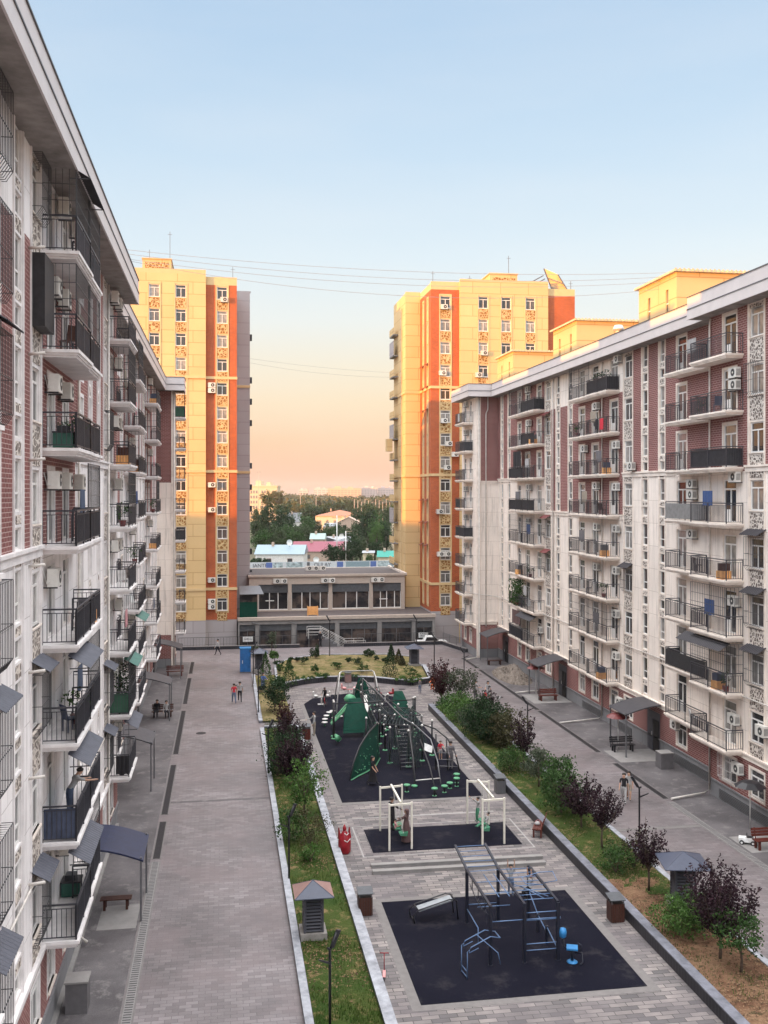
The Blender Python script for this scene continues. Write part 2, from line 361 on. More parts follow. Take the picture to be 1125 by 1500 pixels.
# ------------------------------------------------------------------ facades
class Fr:
    """a vertical wall plane: kind E faces +X, W faces -X, S faces -Y"""
    def __init__(s, kind, c): s.k = kind; s.c = c; s.rot = {'E': R(-90), 'W': R(90), 'S': R(180)}[kind]
    def W(s, a, z, n=0.0):
        if s.k == 'E': return (s.c+n, a, z)
        if s.k == 'W': return (s.c-n, a, z)
        return (a, s.c-n, z)
    def box(s, mb, a0, a1, z0, z1, n0, n1, m): mb.box(s.W(a0, z0, n0), s.W(a1, z1, n1), m)
def wallgrid(mb, fr, s0, s1, z0, z1, zones, holes, rv=.17, trim='cream_trim'):
    xs = {s0, s1}; zs = {z0, z1}
    for a, b, c, d, _ in zones:
        xs |= {a, b}; zs |= {c, d}
    for a, b, c, d in holes: xs |= {a, b}; zs |= {c, d}
    xs = sorted(x for x in xs if s0-1e-6 <= x <= s1+1e-6); zs = sorted(z for z in zs if z0-1e-6 <= z <= z1+1e-6)
    for i in range(len(xs)-1):
        if xs[i+1]-xs[i] < 1e-4: continue
        cx = (xs[i]+xs[i+1])/2; col = [h for h in holes if h[0] < cx < h[1]]; zc = [q for q in zones if q[0] < cx < q[1]]
        run = None
        for j in range(len(zs)-1):
            if zs[j+1]-zs[j] < 1e-4: continue
            cz = (zs[j]+zs[j+1])/2; m = None
            if not any(h[2] < cz < h[3] for h in col):
                for q in zc:
                    if q[2] < cz < q[3]: m = q[4]
            if run and run[2] == m: run[1] = zs[j+1]
            else:
                if run and run[2]: mb.face([fr.W(xs[i], run[0]), fr.W(xs[i+1], run[0]), fr.W(xs[i+1], run[1]), fr.W(xs[i], run[1])], run[2])
                run = [zs[j], zs[j+1], m]
        if run and run[2]: mb.face([fr.W(xs[i], run[0]), fr.W(xs[i+1], run[0]), fr.W(xs[i+1], run[1]), fr.W(xs[i], run[1])], run[2])
    for a, b, c, d in holes:
        for p, q in (((a, c), (b, c)), ((a, d), (b, d)), ((a, c), (a, d)), ((b, c), (b, d))):
            mb.face([fr.W(p[0], p[1]), fr.W(q[0], q[1]), fr.W(q[0], q[1], -rv), fr.W(p[0], p[1], -rv)], trim)
WC = {}
def winmb(w, h, typ, fm='pvc'):
    f = MB(); t = .07 if w > .8 else .05; y0, y1 = -.15, -.07
    f.box((-w/2, y0, 0), (-w/2+t, y1, h), fm); f.box((w/2-t, y0, 0), (w/2, y1, h), fm)
    f.box((-w/2+t, y0, 0), (w/2-t, y1, t), fm); f.box((-w/2+t, y0, h-t), (w/2-t, y1, h), fm)
    if typ == 'two':
        f.box((-.035, y0+.01, t), (.035, y1-.003, h*.72), fm); f.box((-w/2+t, y0+.01, h*.72), (w/2-t, y1-.003, h*.72+.07), fm)
        f.box((-w/2-.04, -.06, -.05), (w/2+.04, .07, 0), 'cream_trim')
    elif typ == 'slot':
        if h > 1: f.box((-w/2+t, y0+.01, h*.33), (w/2-t, y1-.003, h*.33+.06), fm)
    elif typ == 'door':
        f.box((-.05, y0+.01, t), (.03, y1-.003, h*.76), fm); f.box((-w/2+t, y0+.01, h*.76), (w/2-t, y1-.003, h*.76+.08), fm)
        f.box((.03, y0+.02, t), (w/2-t, y1-.01, h*.30), fm)
    g = MB(); g.box((-w/2+t*.6, -.125, t*.6), (w/2-t*.6, -.11, h-t*.6), 'glass')
    return f, g
class Wins:
    def __init__(s, root): s.root = root; s.L = {}
    def add(s, name, fr, c, z, w, h, typ, fm='pvc'):
        key = (round(w, 2), round(h, 2), typ, fm)
        if key not in WC:
            f, g = winmb(w, h, typ, fm); WC[key] = (f, g, f.mesh('window_frame'), g.mesh('window_pane'))
        p = fr.W(c, z, 0); d = math.dist(p, (0, 0, HCAM)); s.L.setdefault(name, []).append((w*h/d/d, key, p, fr.rot))
    def flush(s):
        for name, L in s.L.items():
            L.sort(key=lambda t: -t[0])
            o = s.root.location
            for _, key, p, rot in L[:96]:
                q = inst(name, WC[key][2], s.root, (p[0]-o[0], p[1]-o[1], p[2]-o[2]), rot); inst('pane', WC[key][3], q, (0, 0, 0))
            rest = L[96:]
            if rest:
                mb = MB()
                for _, key, p, rot in rest:
                    c_, s_ = math.cos(rot), math.sin(rot)
                    for src in WC[key][:2]:
                        i = len(mb.v); mb.v += [(p[0]+x*c_-y*s_, p[1]+x*s_+y*c_, p[2]+z) for x, y, z in src.v]
                        mb.f += [tuple(i+k for k in q) for q in src.f]; mb.m += [mb.mi(src.mats[k]) for k in src.m]; mb.sm += src.sm
                tag(mb.build('small_'+name+'s', s.root, world=True), kind='stuff')
# balconies: local x along the wall, y outward, z up from the slab top; near = +1 or -1 is the end closest to the camera
BC = {}
def bsegs(L, near, d, d2, n0, cut):
    xn = near*L/2; xm = near*(L/2-cut); xf = -near*L/2
    return [((xn, 0), (xn, d)), ((xn, d), (xm, d)), ((xm, d), (xm, max(n0, d2-.5) if n0 >= 0 else 0.0)), ((xm, d2), (xf, d2)), ((xf, d2), (xf, n0))]
def railmesh(segs, which=(0, 1, 2, 3, 4)):
    mb = MB()
    for i in which:
        (x0, y0), (x1, y1) = segs[i]; Ls = math.hypot(x1-x0, y1-y0)
        if Ls < .15: continue
        ins = .06
        def P(t, z): return (x0+(x1-x0)*t, y0+(y1-y0)*t, z)
        mb.bar(P(0, 1.08), P(1, 1.08), .05, 'rail'); mb.bar(P(0, .96), P(1, .96), .022, 'rail'); mb.bar(P(0, .09), P(1, .09), .03, 'rail')
        for k in range(2): mb.bar(P(k, 0), P(k, 1.08), .05, 'rail')
        if Ls > 2.2: mb.bar(P(.5, 0), P(.5, 1.08), .045, 'rail')
        n = max(2, int(Ls/.135))
        for k in range(1, n): mb.bar(P(k/n, .1), P(k/n, .96), .020, 'rail')
    return mb.mesh('railing')
def panelmesh(segs, which, m):
    mb = MB()
    for i in which:
        (x0, y0), (x1, y1) = segs[i]; Ls = math.hypot(x1-x0, y1-y0)
        if Ls < .3: continue
        nx, ny = -(y1-y0)/Ls*.012, (x1-x0)/Ls*.012; cx = (segs[0][0][0]+segs[4][0][0])/2
        ox, oy = (-nx*3, -ny*3) if ((x0+x1)/2-cx)*(-nx)+((y0+y1)/2-.4)*(-ny) < 0 else (nx*3, ny*3)
        e = .04/Ls; a = (x0+(x1-x0)*e+ox, y0+(y1-y0)*e+oy); b = (x1-(x1-x0)*e+ox, y1-(y1-y0)*e+oy)
        mb.prism([(a[0]-nx, a[1]-ny), (b[0]-nx, b[1]-ny), (b[0]+nx, b[1]+ny), (a[0]+nx, a[1]+ny)], .07, 1.0, m)
    return mb.mesh('panel')
def cagemesh(segs, which, z0=1.1, z1=2.62, rough=False):
    mb = MB(); rg = random.Random(len(which)*7+int(z0*10))
    for i in which:
        (x0, y0), (x1, y1) = segs[i]; Ls = math.hypot(x1-x0, y1-y0)
        if Ls < .3: continue
        def P(t, z): return (x0+(x1-x0)*t, y0+(y1-y0)*t, z)
        n = max(2, int(Ls/.2))
        for k in range(n+1): mb.bar(P(k/n, z0), P(k/n, z1), .016 if k % n else .03, 'cage')
        for z in (z0+.45, z0+.95, z1): mb.bar(P(0, z), P(1, z), .02, 'cage')
    return mb.mesh('cage')
def awningmesh(L, d, m, near):
    mb = MB(); n = int(L/.09)
    for k in range(n):
        x0 = -L/2+L*k/n; x1 = -L/2+L*(k+1)/n; a = .028 if k % 2 else 0; b = 0 if k % 2 else .028
        for dz in (0, -.012): mb.face([(x0, d-.25, 2.66+a+dz), (x1, d-.25, 2.66+b+dz), (x1, d+.42, 2.26+b+dz), (x0, d+.42, 2.26+a+dz)], m)
    for x in (-L/2+.05, L/2-.05): mb.bar((x, d-.2, 2.25), (x, d+.38, 2.26), .03, 'cage')
    return mb.mesh('awning')
def slabmesh(L, near, d, d2, n0, cut):
    mb = MB(); xn = near*L/2; xm = near*(L/2-cut); xf = -near*L/2
    for e, z0, z1 in ((.10, -.10, 0), (.05, -.17, -.10), (.0, -.24, -.17)):
        mb.box((xn+near*e, 0.001, z0), (xm-near*e*.5, d+e, z1), 'white_trim' if WHITE else 'cream_trim')
        mb.box((xm-near*e*.5, n0+.001, z0), (xf-near*e, d2+e, z1), 'white_trim' if WHITE else 'cream_trim')
    return mb.mesh('balcony_slab')
WHITE = False
def balcony(root, fr, c, z, L, near, d, d2, n0=0.0, cut=None, panels=(), pmat='sheet_dark', cage=(), awn=None, norail=False):
    cut = cut or L*.52; segs = bsegs(L, near, d, d2, n0, cut); key = (round(L, 2), near, d, d2, n0, round(cut, 2), WHITE)
    def g(tag_, fn):
        k = key+tag_
        if k not in BC: BC[k] = fn()
        return BC[k]
    p = fr.W(c, z); o = root.location
    b = inst('balcony', g(('slab',), lambda: slabmesh(L, near, d, d2, n0, cut)), root, (p[0]-o[0], p[1]-o[1], p[2]-o[2]), fr.rot)
    inst('railing', g(('rail',), lambda: railmesh(segs)), b, (0, 0, 0))
    if panels: inst('railing_panel', g(('pan', tuple(panels), pmat), lambda: panelmesh(segs, panels, pmat)), b, (0, 0, 0))
    if cage: inst('cage', g(('cage', tuple(cage)), lambda: cagemesh(segs, cage)), b, (0, 0, 0))
    if awn: inst('awning', g(('awn', awn), lambda: awningmesh(L*.55, d, awn, near)), b, (near*L*.22, 0, 0))
    return b
def acmb():
    mb = MB(); mb.box((-.4, .12, 0), (.4, .42, .55), 'ac_white'); mb.box((-.34, .42, -.0), (.34, .43, .5), 'ac_white')
    i = len(mb.v)
    mb.tube([(-.1, .428, .28), (-.1, .436, .28)], .2, 'ac_dark', 16); mb.tube([(-.1, .436, .28), (-.1, .442, .28)], .06, 'ac_white', 10)
    for k in range(4): mb.box((-.404, .16+.06*k, .1), (-.4, .19+.06*k, .45), 'ac_dark')
    mb.box((-.35, 0, -.05), (-.31, .42, -.0), 'cage'); mb.box((.31, 0, -.05), (.35, .42, -.0), 'cage')
    mb.tube([(.4, .2, .15), (.47, .12, .1), (.46, .02, .5)], .02, 'ac_white', 5)
    return mb
AC = acmb().mesh('air_conditioner')
def ac(root, fr, c, z, n=0.0):
    p = fr.W(c, z, n); o = root.location; return inst('air_conditioner', AC, root, (p[0]-o[0], p[1]-o[1], p[2]-o[2]), fr.rot)
def wincage(root, fr, c, z, w, h, m='cage', aw=None):
    key = ('wc', round(w, 2), round(h, 2), m, aw)
    if key not in BC:
        mb = MB(); n = int(w/.16); d = .32
        for k in range(n+1):
            x = -w/2+w*k/n; mb.tube([(x, 0, h), (x, d, h), (x, d, .25), (x, d*.5, 0), (x, 0, 0)], .012, m, 4)
        for z_ in (.25, h*.5, h): mb.tube([(-w/2, 0, z_), (-w/2, d, z_), (w/2, d, z_), (w/2, 0, z_)], .013, m, 4)
        BC[key] = mb.mesh('window_cage')
        if aw: BC[key+('a',)] = awn_small(w+.3, aw, h)
    p = fr.W(c, z); o = root.location; q = inst('window_cage', BC[key], root, (p[0]-o[0], p[1]-o[1], p[2]-o[2]), fr.rot)
    if aw: inst('awning', BC[key+('a',)], q, (0, 0, 0))
def awn_small(w, m, h):
    mb = MB(); n = int(w/.09)
    for k in range(n):
        x0 = -w/2+w*k/n; x1 = -w/2+w*(k+1)/n; a = .028 if k % 2 else 0; b = 0 if k % 2 else .028
        mb.face([(x0, 0, h+.42+a), (x1, 0, h+.42+b), (x1, .55, h+.10+b), (x0, .55, h+.10+a)], m)
        mb.face([(x0, 0, h+.40+a), (x1, 0, h+.40+b), (x1, .55, h+.08+b), (x0, .55, h+.08+a)], m)
    return mb.mesh('awning')
FL = lambda k: 3.37+3.0*k if k >= 0 else .95
def column_openings(typ, sa, sb):
    """(z0, z1, window type) list for one vertical column of openings"""
    out = []
    if typ == 'orn':
        out = [(FL(k)+.72, FL(k)+2.3, 'two') for k in range(0, 8)]+[(1.25, 2.65, 'two')]
    elif typ == 'slot':
        for k in range(0, 8): out += [(FL(k)+.1, FL(k)+.7, 'slot'), (FL(k)+1.12, FL(k)+2.55, 'slot')]
    elif typ == 'door':
        out = [(FL(k)+.04, FL(k)+2.35, 'door') for k in range(0, 8)]+[(1.3, 2.65, 'two')]
    return out
def long_wall(root, wins, fr, s0, s1, cols, zones, stone, trim, ztop=27.0, plinth='grey_panel'):
    mb = MB(); Z = [(s0, s1, 0, ztop, stone), (s0, s1, 0, .9, plinth), (s0, s1, .9, 3.05, 'red_brick')]+zones; holes = []
    orn = {}
    for typ, a, b in cols:
        if typ in ('orn', 'slot'): Z.append((a-.13, b+.13, 3.05, ztop, trim))
        if typ == 'slot':
            for k in range(8): Z += [(a+.02, b-.02, FL(k)+.78, FL(k)+1.04, 'ornament'), (a+.02, b-.02, FL(k)+2.63, FL(k)+3.02, 'ornament')]
        w = .0
        for z0, z1, wt in column_openings(typ, a, b):
            holes.append((a, b, z0, z1)); nm = {'orn': 'window', 'slot': 'stair_window', 'door': 'balcony_door'}[typ]
            if z0 < 3: nm = 'window'
            wins.add(nm, fr, (a+b)/2, z0, b-a, z1-z0, wt)
            if typ == 'door' and z0 > 3: Z.append((a-.14, b+.14, z0-.1, z1+.14, trim))
            if z0 < 3: Z.append((a-.14, b+.14, z0-.14, z1+.14, trim))
    wallgrid(mb, fr, s0, s1, 0, ztop, Z, holes, trim=trim); mb.build('wall', root, world=True)
    for typ, a, b in cols:
        if typ == 'door': continue
        m2 = MB()
        for k in range(0, 8):
            if typ == 'orn': zz = [(FL(k)+2.42, FL(k)+3.6 if k < 7 else 26.6)]+([(FL(0)-.1, FL(0)+.6)] if k == 0 else [])
            else: zz = [(FL(k)+.78, FL(k)+1.04), (FL(k)+2.63, FL(k)+3.02)]
            for za, zb in zz:
                if typ == 'orn': m2 = MB(); fr.box(m2, a+.03, b-.03, za, zb, -.02, .025, 'ornament'); m2.build('ornament_panel', root, world=True)
        m3 = MB()
        fr.box(m3, a-.16, a-.05, 3.3, ztop-.05, -.02, .05, trim); fr.box(m3, b+.05, b+.16, 3.3, ztop-.05, -.02, .05, trim)
        m3.build('window_trim', root, world=True)
def courses(root, fr, runs, trim, name='string_course'):
    mb = MB()
    for a, b, z in runs:
        fr.box(mb, a, b, z-.05, z+.20, -.02, .07, trim); fr.box(mb, a, b, z+.20, z+.30, -.02, .14, trim)
    mb.build(name, root, world=True)
def eave(mb, fr, a, b, d, back=2.0, z=27.0):
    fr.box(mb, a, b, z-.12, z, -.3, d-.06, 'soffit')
    fr.box(mb, a, b, z-.14, z+.42, d-.06, d, 'fascia'); fr.box(mb, a, b, z+.42, z+.47, -.2, d+.03, 'dark_edge')
    fr.box(mb, a, b, z+.47, z+1.12, d-.10, d-.02, 'fascia'); fr.box(mb, a, b, z+1.12, z+1.17, d-.2, d+.02, 'dark_edge')
    fr.box(mb, a, b, z, z+.42, -back, d-.061, 'tar_roof')
def pipe(root, pts, r=.055, m='pipe', name='drainpipe'):
    mb = MB(); mb.tube(pts, r, m, 8); mb.build(name, root, world=True)
def penthouse(root, x0, x1, y0, y1, zb, zt, side, nm='stair_penthouse'):
    mb = MB(); frs = Fr('S', y0); fw = Fr('W' if side > 0 else 'E', x0 if side > 0 else x1)
    holes = [(y0+1.2, y0+1.6, zb+1.6, zt-.9), (y1-1.9, y1-1.5, zb+1.6, zt-.9)]
    wallgrid(mb, fw, y0, y1, zb, zt, [(y0, y1, zb, zt, 'tower_cream')], holes, trim='tower_trim')
    mb.face([(x0, y0, zb), (x1, y0, zb), (x1, y0, zt), (x0, y0, zt)], 'tower_cream')
    mb.face([(x0, y1, zb), (x1, y1, zb), (x1, y1, zt), (x0, y1, zt)], 'tower_cream')
    xo = x1 if side > 0 else x0; mb.face([(xo, y0, zb), (xo, y1, zb), (xo, y1, zt), (xo, y0, zt)], 'tower_cream')
    p = mb.build(nm, root, world=True); r = MB()
    r.box((x0-.25, y0-.25, zt), (x1+.25, y1+.25, zt+.14), 'roof_metal_yellow')
    n = int((x1-x0+.5)/.3)
    for k in range(n): r.box((x0-.25+k*.3, y0-.29, zt+.0), (x0-.13+k*.3, y0-.25, zt+.20), 'roof_metal_yellow')
    q = r.build('roof', root, world=True); q.parent = p; 
    g = MB()
    for a, b, c, d in holes: fw.box(g, a, b, c, d, -.14, -.10, 'glass'); fw.box(g, a, b, c+(d-c)*.35, c+(d-c)*.35+.07, -.10, -.05, 'pvc')
    q = g.build('window', root, world=True); q.parent = p
# ================================================================== RIGHT BUILDING
RB = thing('apartment_building', 'long nine storey cream and red brick block with rows of balconies along the right side', 'building', (27.1, 44, 0))
wn = Wins(RB); fA = Fr('W', 27.1); fB = Fr('W', 28.0); fV = Fr('W', 25.7); fS = Fr('S', 99.0)
long_wall(RB, wn, fA, 26, 52.1, [('slot', 41, 41.8), ('slot', 44.3, 45.1), ('orn', 46.45, 47.8), ('door', 49.2, 50.6)],
          [(26, 47.95, 18.15, 27, 'red_brick'), (47.95, 52.1, 18.15, 27, 'red_brick')], 'cream_stone', 'cream_trim')
long_wall(RB, wn, fB, 52.1, 99, [('door', 52.6, 53.8), ('door', 56.8, 58.1), ('slot', 59.8, 60.55), ('slot', 62.4, 63.2), ('orn', 64.9, 66.3),
          ('door', 67.5, 68.9), ('door', 71.2, 72.5), ('door', 74.1, 75.3), ('slot', 76.9, 77.7), ('slot', 79.9, 80.7), ('orn', 82.2, 83.6),
          ('door', 84.8, 86.1), ('door', 88.2, 89.5), ('door', 90.9, 92.0), ('slot', 94.5, 95.2), ('slot', 97.0, 97.7)],
          [(52.1, 66.5, 18.15, 27, 'red_brick'), (66.5, 75.9, 15.15, 24.2, 'red_brick'), (75.9, 83.7, 15.15, 24.2, 'red_brick'), (83.7, 99, 18.15, 27, 'red_brick')], 'cream_stone', 'cream_trim')
long_wall(RB, wn, fV, 99, 105.2, [('door', 100.9, 101.9), ('door', 103.2, 104.2)], [], 'cream_stone', 'cream_trim')
mb = MB(); wallgrid(mb, fS, 25.7, 28, 0, 27, [(25.7, 28, 0, 27, 'cream_stone'), (25.7, 28, 0, .9, 'grey_panel'), (25.7, 28, .9, 3.6, 'red_brick'), (26.2, 28, 18.15, 27, 'red_brick')], []); mb.build('wall', RB, world=True)
courses(RB, fA, [(26, 48.2, 18.15), (26, 52.1, 3.05)], 'cream_trim'); courses(RB, fB, [(58.3, 66.5, 18.15), (66.5, 67, 15.15), (75.6, 83.7, 15.15), (92.5, 98.8, 18.15), (52.1, 98.9, 3.05)], 'cream_trim')
courses(RB, fS, [(25.75, 27.9, 17.95), (25.75, 27.9, 3.45)], 'cream_trim'); courses(RB, fV, [(99, 105.2, 3.05)], 'cream_trim')
mb = MB(); fS.box(mb, 25.72, 26.1, 0, 27, 0, .12, 'cream_trim'); mb.build('corner_pier', RB, world=True)
mb = MB()                                            # mass of the house behind its street front, and the low gable roof
mb.box((28.2, 26, 0), (42, 105.2, 26.9), 'cream_stone'); mb.box((27.3, 26, 0), (28.2, 51.9, 26.9), 'cream_stone'); mb.box((25.9, 99.2, 0), (28.2, 105.1, 26.9), 'cream_stone')
mb.build('rear_wall', RB, world=True)
mb = MB(); mb.hull([(28.6, 26, 27.3), (42.4, 26, 27.3), (42.4, 105.2, 27.3), (28.6, 105.2, 27.3)], [(34, 27, 28.6), (36, 27, 28.6), (36, 104, 28.6), (34, 104, 28.6)], 'tar_roof')
eave(mb, fA, 26, 52.9, 1.0); eave(mb, fB, 52.9, 97.9, 1.0)
mb.box((24.6, 98.0, 26.88), (28.9, 99.3, 27.0), 'soffit'); mb.box((24.6, 97.94, 26.86), (27.0, 98.0, 27.42), 'fascia'); mb.box((24.56, 97.9, 27.42), (29, 98.5, 27.47), 'dark_edge')
mb.box((24.6, 97.98, 27.47), (27.05, 98.06, 28.12), 'fascia'); mb.box((24.6, 97.94, 28.12), (27.05, 98.1, 28.17), 'dark_edge')
eave(mb, fV, 98.06, 105.6, 1.12)
mb.build('roof', RB, world=True)
for y0 in (60.2, 78.6, 96.8): penthouse(RB, 29.0, 36.5, y0, y0+5.9, 27.4, 31.35, +1)
mb = MB(); mb.lathe([(.28, 27.5), (.28, 29.0), (.2, 29.05), (.2, 29.2), (.42, 29.25), (.42, 29.35), (.3, 29.6), (.05, 29.62)], 'metal_pale', 12, (29.3, 70.5, 0)); mb.build('roof_vent', RB, world=True)
rg = random.Random(5)
Rspec = {(0, 7): {}, (0, 6): {}, (0, 5): dict(panels=(0, 1)), (0, 4): dict(panels=(3,), pmat='sheet_grey'), (0, 3): {}, (0, 2): dict(cage=(0, 1)), (0, 1): dict(panels=(3, 4), cage=(0, 1), awn='awning_dark'), (0, 0): {},
         (1, 7): dict(panels=(0, 1), cage=(3, 4)), (1, 6): {}, (1, 5): {}, (1, 4): {}, (1, 3): {}, (1, 2): {}, (1, 1): dict(cage=(0, 1, 3)), (1, 0): {},
         (2, 7): dict(panels=(0, 1), cage=(3, 4)), (2, 6): dict(panels=(1,)), (2, 5): dict(panels=(3,)), (2, 4): dict(panels=(1, 3)), (2, 3): dict(cage=(1, 3)), (2, 2): {}, (2, 1): {}, (2, 0): dict(panels=(3,), awn='awning_dark')}
for (sec, k), sp_ in Rspec.items():
    z = FL(k)
    if sec == 0:
        balcony(RB, fA, 53.1, z, 9.2, -1, .95, .02, -.9, 4.0, **sp_)
    else:
        c = 71.3 if sec == 1 else 88.1; balcony(RB, fB, c, z, 8.2, -1, .95, .8, 0, 3.9, **sp_)
for sec, k, c, dz in [(0, 6, 48.9, 1.75), (0, 6, 48.9, 1.1), (0, 4, 48.9, 2.2), (0, 4, 55.6, 1.9), (0, 4, 55.6, 1.25), (0, 3, 55.6, 1.9), (0, 2, 49.0, 1.6), (0, 0, 49.0, 1.3), (0, -1, 48.6, 1.55), (1, 7, 66.9, 1.9),
                      (1, 6, 71.0, 1.9), (1, 5, 67.2, 1.8), (1, 5, 73.5, 1.8), (1, 4, 67.2, 1.8), (1, 4, 71.0, 1.9), (1, 3, 67.2, 1.8), (1, 3, 70.9, 1.8), (1, 2, 67.2, 1.8), (1, 2, 70.9, 1.8), (1, 1, 67.2, 1.7), (1, 0, 67.2, 1.7),
                      (2, 7, 88, 1.9), (2, 6, 87.7, 1.8), (2, 4, 87.7, 1.9), (2, 3, 87.8, 1.8), (2, 0, 84.4, 1.2), (1, 5, 64.5, .2)]:
    ac(RB, fA if c < 52.1 else fB, c, FL(k)+dz if k >= 0 else .6+dz, 0.0)
ac(RB, fB, 53.0+4.8, 2.3); ac(RB, fA, 46.2, 4.7); ac(RB, fB, 66.6, 1.9)
for k in range(0, 8):
    wing = {6: dict(panels=(0, 1)), 7: {}, 4: dict(panels=(3,)), 3: dict(panels=(0, 1, 3))}.get(k, {})
    balcony(RB, fV, 102.3, FL(k), 3.8, -1, .95, .94, 0, 1.9, **wing); 
    if k != 5: ac(RB, fV, 102.5, FL(k)+1.8)
for k, aw in ((6, None), (3, 'awning_dark'), (2, 'awning_dark'), (1, 'awning_dark')): wincage(RB, fA if k != 3 or True else fB, 47.12, FL(k)+.6, 1.5, 1.75, 'cage', aw)
wincage(RB, fB, 83.0, FL(6)+.7, 1.4, 1.6, 'cage', 'awning_red'); wincage(RB, fB, 83.0, FL(3)+.7, 1.4, 1.6, 'cage', 'awning_red'); wincage(RB, fB, 65.6, FL(2)+.7, 1.4, 1.6, 'cage', 'awning_dark')
wincage(RB, fB, 83.0, FL(2)+.7, 1.4, 1.6, 'cage', 'awning_red'); wincage(RB, fA, 49.9, 1.25, 1.5, 1.5, 'pvc')
for y, X, g in ((51.9, 26.98, 1), (70.2, 27.88, 1), (81.3, 27.88, 1)):
    pipe(RB, [(X+.05, y, 26.8), (X, y, 26.4), (X, y, .35), (X-.3, y, .14), (24.4, y-.6, .10)])
pipe(RB, [(26.9, 98.88, 26.9), (26.9, 98.88, 25.6), (26.7, 98.88, 25.2), (26.7, 98.88, 3.2)]); pipe(RB, [(25.95, 98.8, 26.9), (25.95, 98.8, .3), (25.4, 98.3, .12), (24.3, 97.6, .1)])
pipe(RB, [(26.95, 30, 6.3), (26.95, 52.1, 6.3), (27.85, 52.3, 6.3), (27.85, 98.8, 6.3), (25.6, 98.8, 6.6), (25.55, 105, 6.6)], .035, 'pipe', 'gas_pipe')
for y0, y1 in ((45.2, 51.0), (54.0, 58.5), (65, 67.5), (70.6, 74.5)):
    f_ = fA if y1 < 52 else fB; mb = MB(); f_.box(mb, y0, y1, .12, .62, .0, .03, 'ac_dark')
    for k in range(6): f_.box(mb, y0, y1, .15+.08*k, .185+.08*k, .03, .05, 'metal_grey')
    mb.build('basement_grille', RB, world=True)
mb = MB(); fA.box(mb, 26, 52.1, .9, 1.0, 0, .06, 'grey_panel'); fB.box(mb, 52.1, 98.9, .9, 1.0, 0, .06, 'grey_panel'); mb.build('plinth_cap', RB, world=True)
for i, y in enumerate((42.2, 61.5, 79.2, 96.2)):
    f_ = fA if y < 52 else fB; mb = MB(); f_.box(mb, y-1.0, y+.9, 0, 2.6, 0, .02, 'door_steel'); f_.box(mb, y-.9, y-.08, .05, 2.1, .02, .06, 'black_void'); f_.box(mb, y+.0, y+.8, .05, 2.1, .02, .06, 'door_steel')
    o = mb.build('entrance_door', RB, world=True); mb = MB(); mb.box(f_.W(y+.08, 1.0, .06), f_.W(y+.12, 1.25, .1), 'metal_pale'); q = mb.build('handle', RB, world=True); q.parent = o
wn.flush()
# ================================================================== LEFT BUILDING
WHITE = True
LB = thing('apartment_building', 'long nine storey white and red brick block with caged balconies along the left side', 'building', (-5.45, 20, 0))
wn = Wins(LB); gA = Fr('E', -5.45); gB = Fr('E', -6.4); gV = Fr('E', -4.7); gS = Fr('S', 98.0)
long_wall(LB, wn, gA, -8, 52.7, [('orn', 14, 15.4), ('slot', 18.6, 19.4), ('slot', 21.4, 22.2), ('orn', 24.0, 25.3), ('slot', 27.15, 28.15), ('orn', 29.5, 30.85), ('door', 32.2, 33.5), ('door', 35.2, 36.4), ('door', 39.2, 40.2), ('slot', 41.6, 42.4),
          ('slot', 44.4, 45.1), ('orn', 46.6, 47.9), ('door', 49.5, 50.7)],
          [(-8, 30.9, 15.15, 24.2, 'red_brick'), (31.0, 38.0, 15.15, 24.2, 'red_brick'), (38.0, 52.7, 18.15, 27, 'red_brick')], 'white_stone', 'white_trim')
long_wall(LB, wn, gB, 52.7, 98, [('door', 53.6, 54.8), ('slot', 57.5, 58.3), ('slot', 60.5, 61.3), ('orn', 63.4, 64.8), ('door', 67, 68.2), ('door', 70.2, 71.4), ('slot', 75, 75.8), ('slot', 78, 78.8), ('orn', 80.6, 82),
          ('door', 84, 85.2), ('door', 87, 88.2), ('slot', 91.5, 92.3), ('slot', 94.5, 95.3)],
          [(52.7, 65, 15.15, 24.2, 'red_brick'), (65, 83, 18.15, 27, 'red_brick'), (83, 98, 15.15, 27, 'red_brick')], 'white_stone', 'white_trim')
mb = MB(); wallgrid(mb, gS, -6.4, -4.7, 0, 27, [(-6.4, -4.7, 0, 27, 'cream_stone'), (-6.4, -4.7, 0, .9, 'grey_panel'), (-6.4, -4.7, .9, 3.2, 'red_brick'), (-6.4, -5.05, 18.0, 27, 'red_brick')], []); mb.build('wall', LB, world=True)
mb = MB(); gS.box(mb, -5.05, -4.72, 0, 27, 0, .1, 'cream_trim'); mb.build('corner_pier', LB, world=True)
long_wall(LB, wn, gV, 98, 100.2, [('door', 98.7, 99.7)], [], 'cream_stone', 'cream_trim')
courses(LB, gA, [(-8, 31, 15.15), (-8, 52.7, 3.05), (38, 48.4, 18.15)], 'white_trim'); courses(LB, gB, [(56, 65, 15.15), (52.7, 97.9, 3.05), (72.5, 83, 18.15)], 'white_trim')
mb = MB(); mb.box((-21, -8, 0), (-6.6, 98, 26.9), 'white_stone'); mb.box((-6.6, -8, 0), (-5.65, 52.5, 26.9), 'white_stone'); mb.box((-6.6, 98.2, 0), (-4.9, 100.1, 26.9), 'cream_stone'); mb.build('rear_wall', LB, world=True)
mb = MB(); mb.hull([(-21.4, -8, 27.3), (-7.2, -8, 27.3), (-7.2, 98, 27.3), (-21.4, 98, 27.3)], [(-14, -7, 29.6), (-12, -7, 29.6), (-12, 97, 29.6), (-14, 97, 29.6)], 'tar_roof')
eave(mb, gA, -8, 53.2, 1.05); eave(mb, gB, 53.2, 97.0, .9)
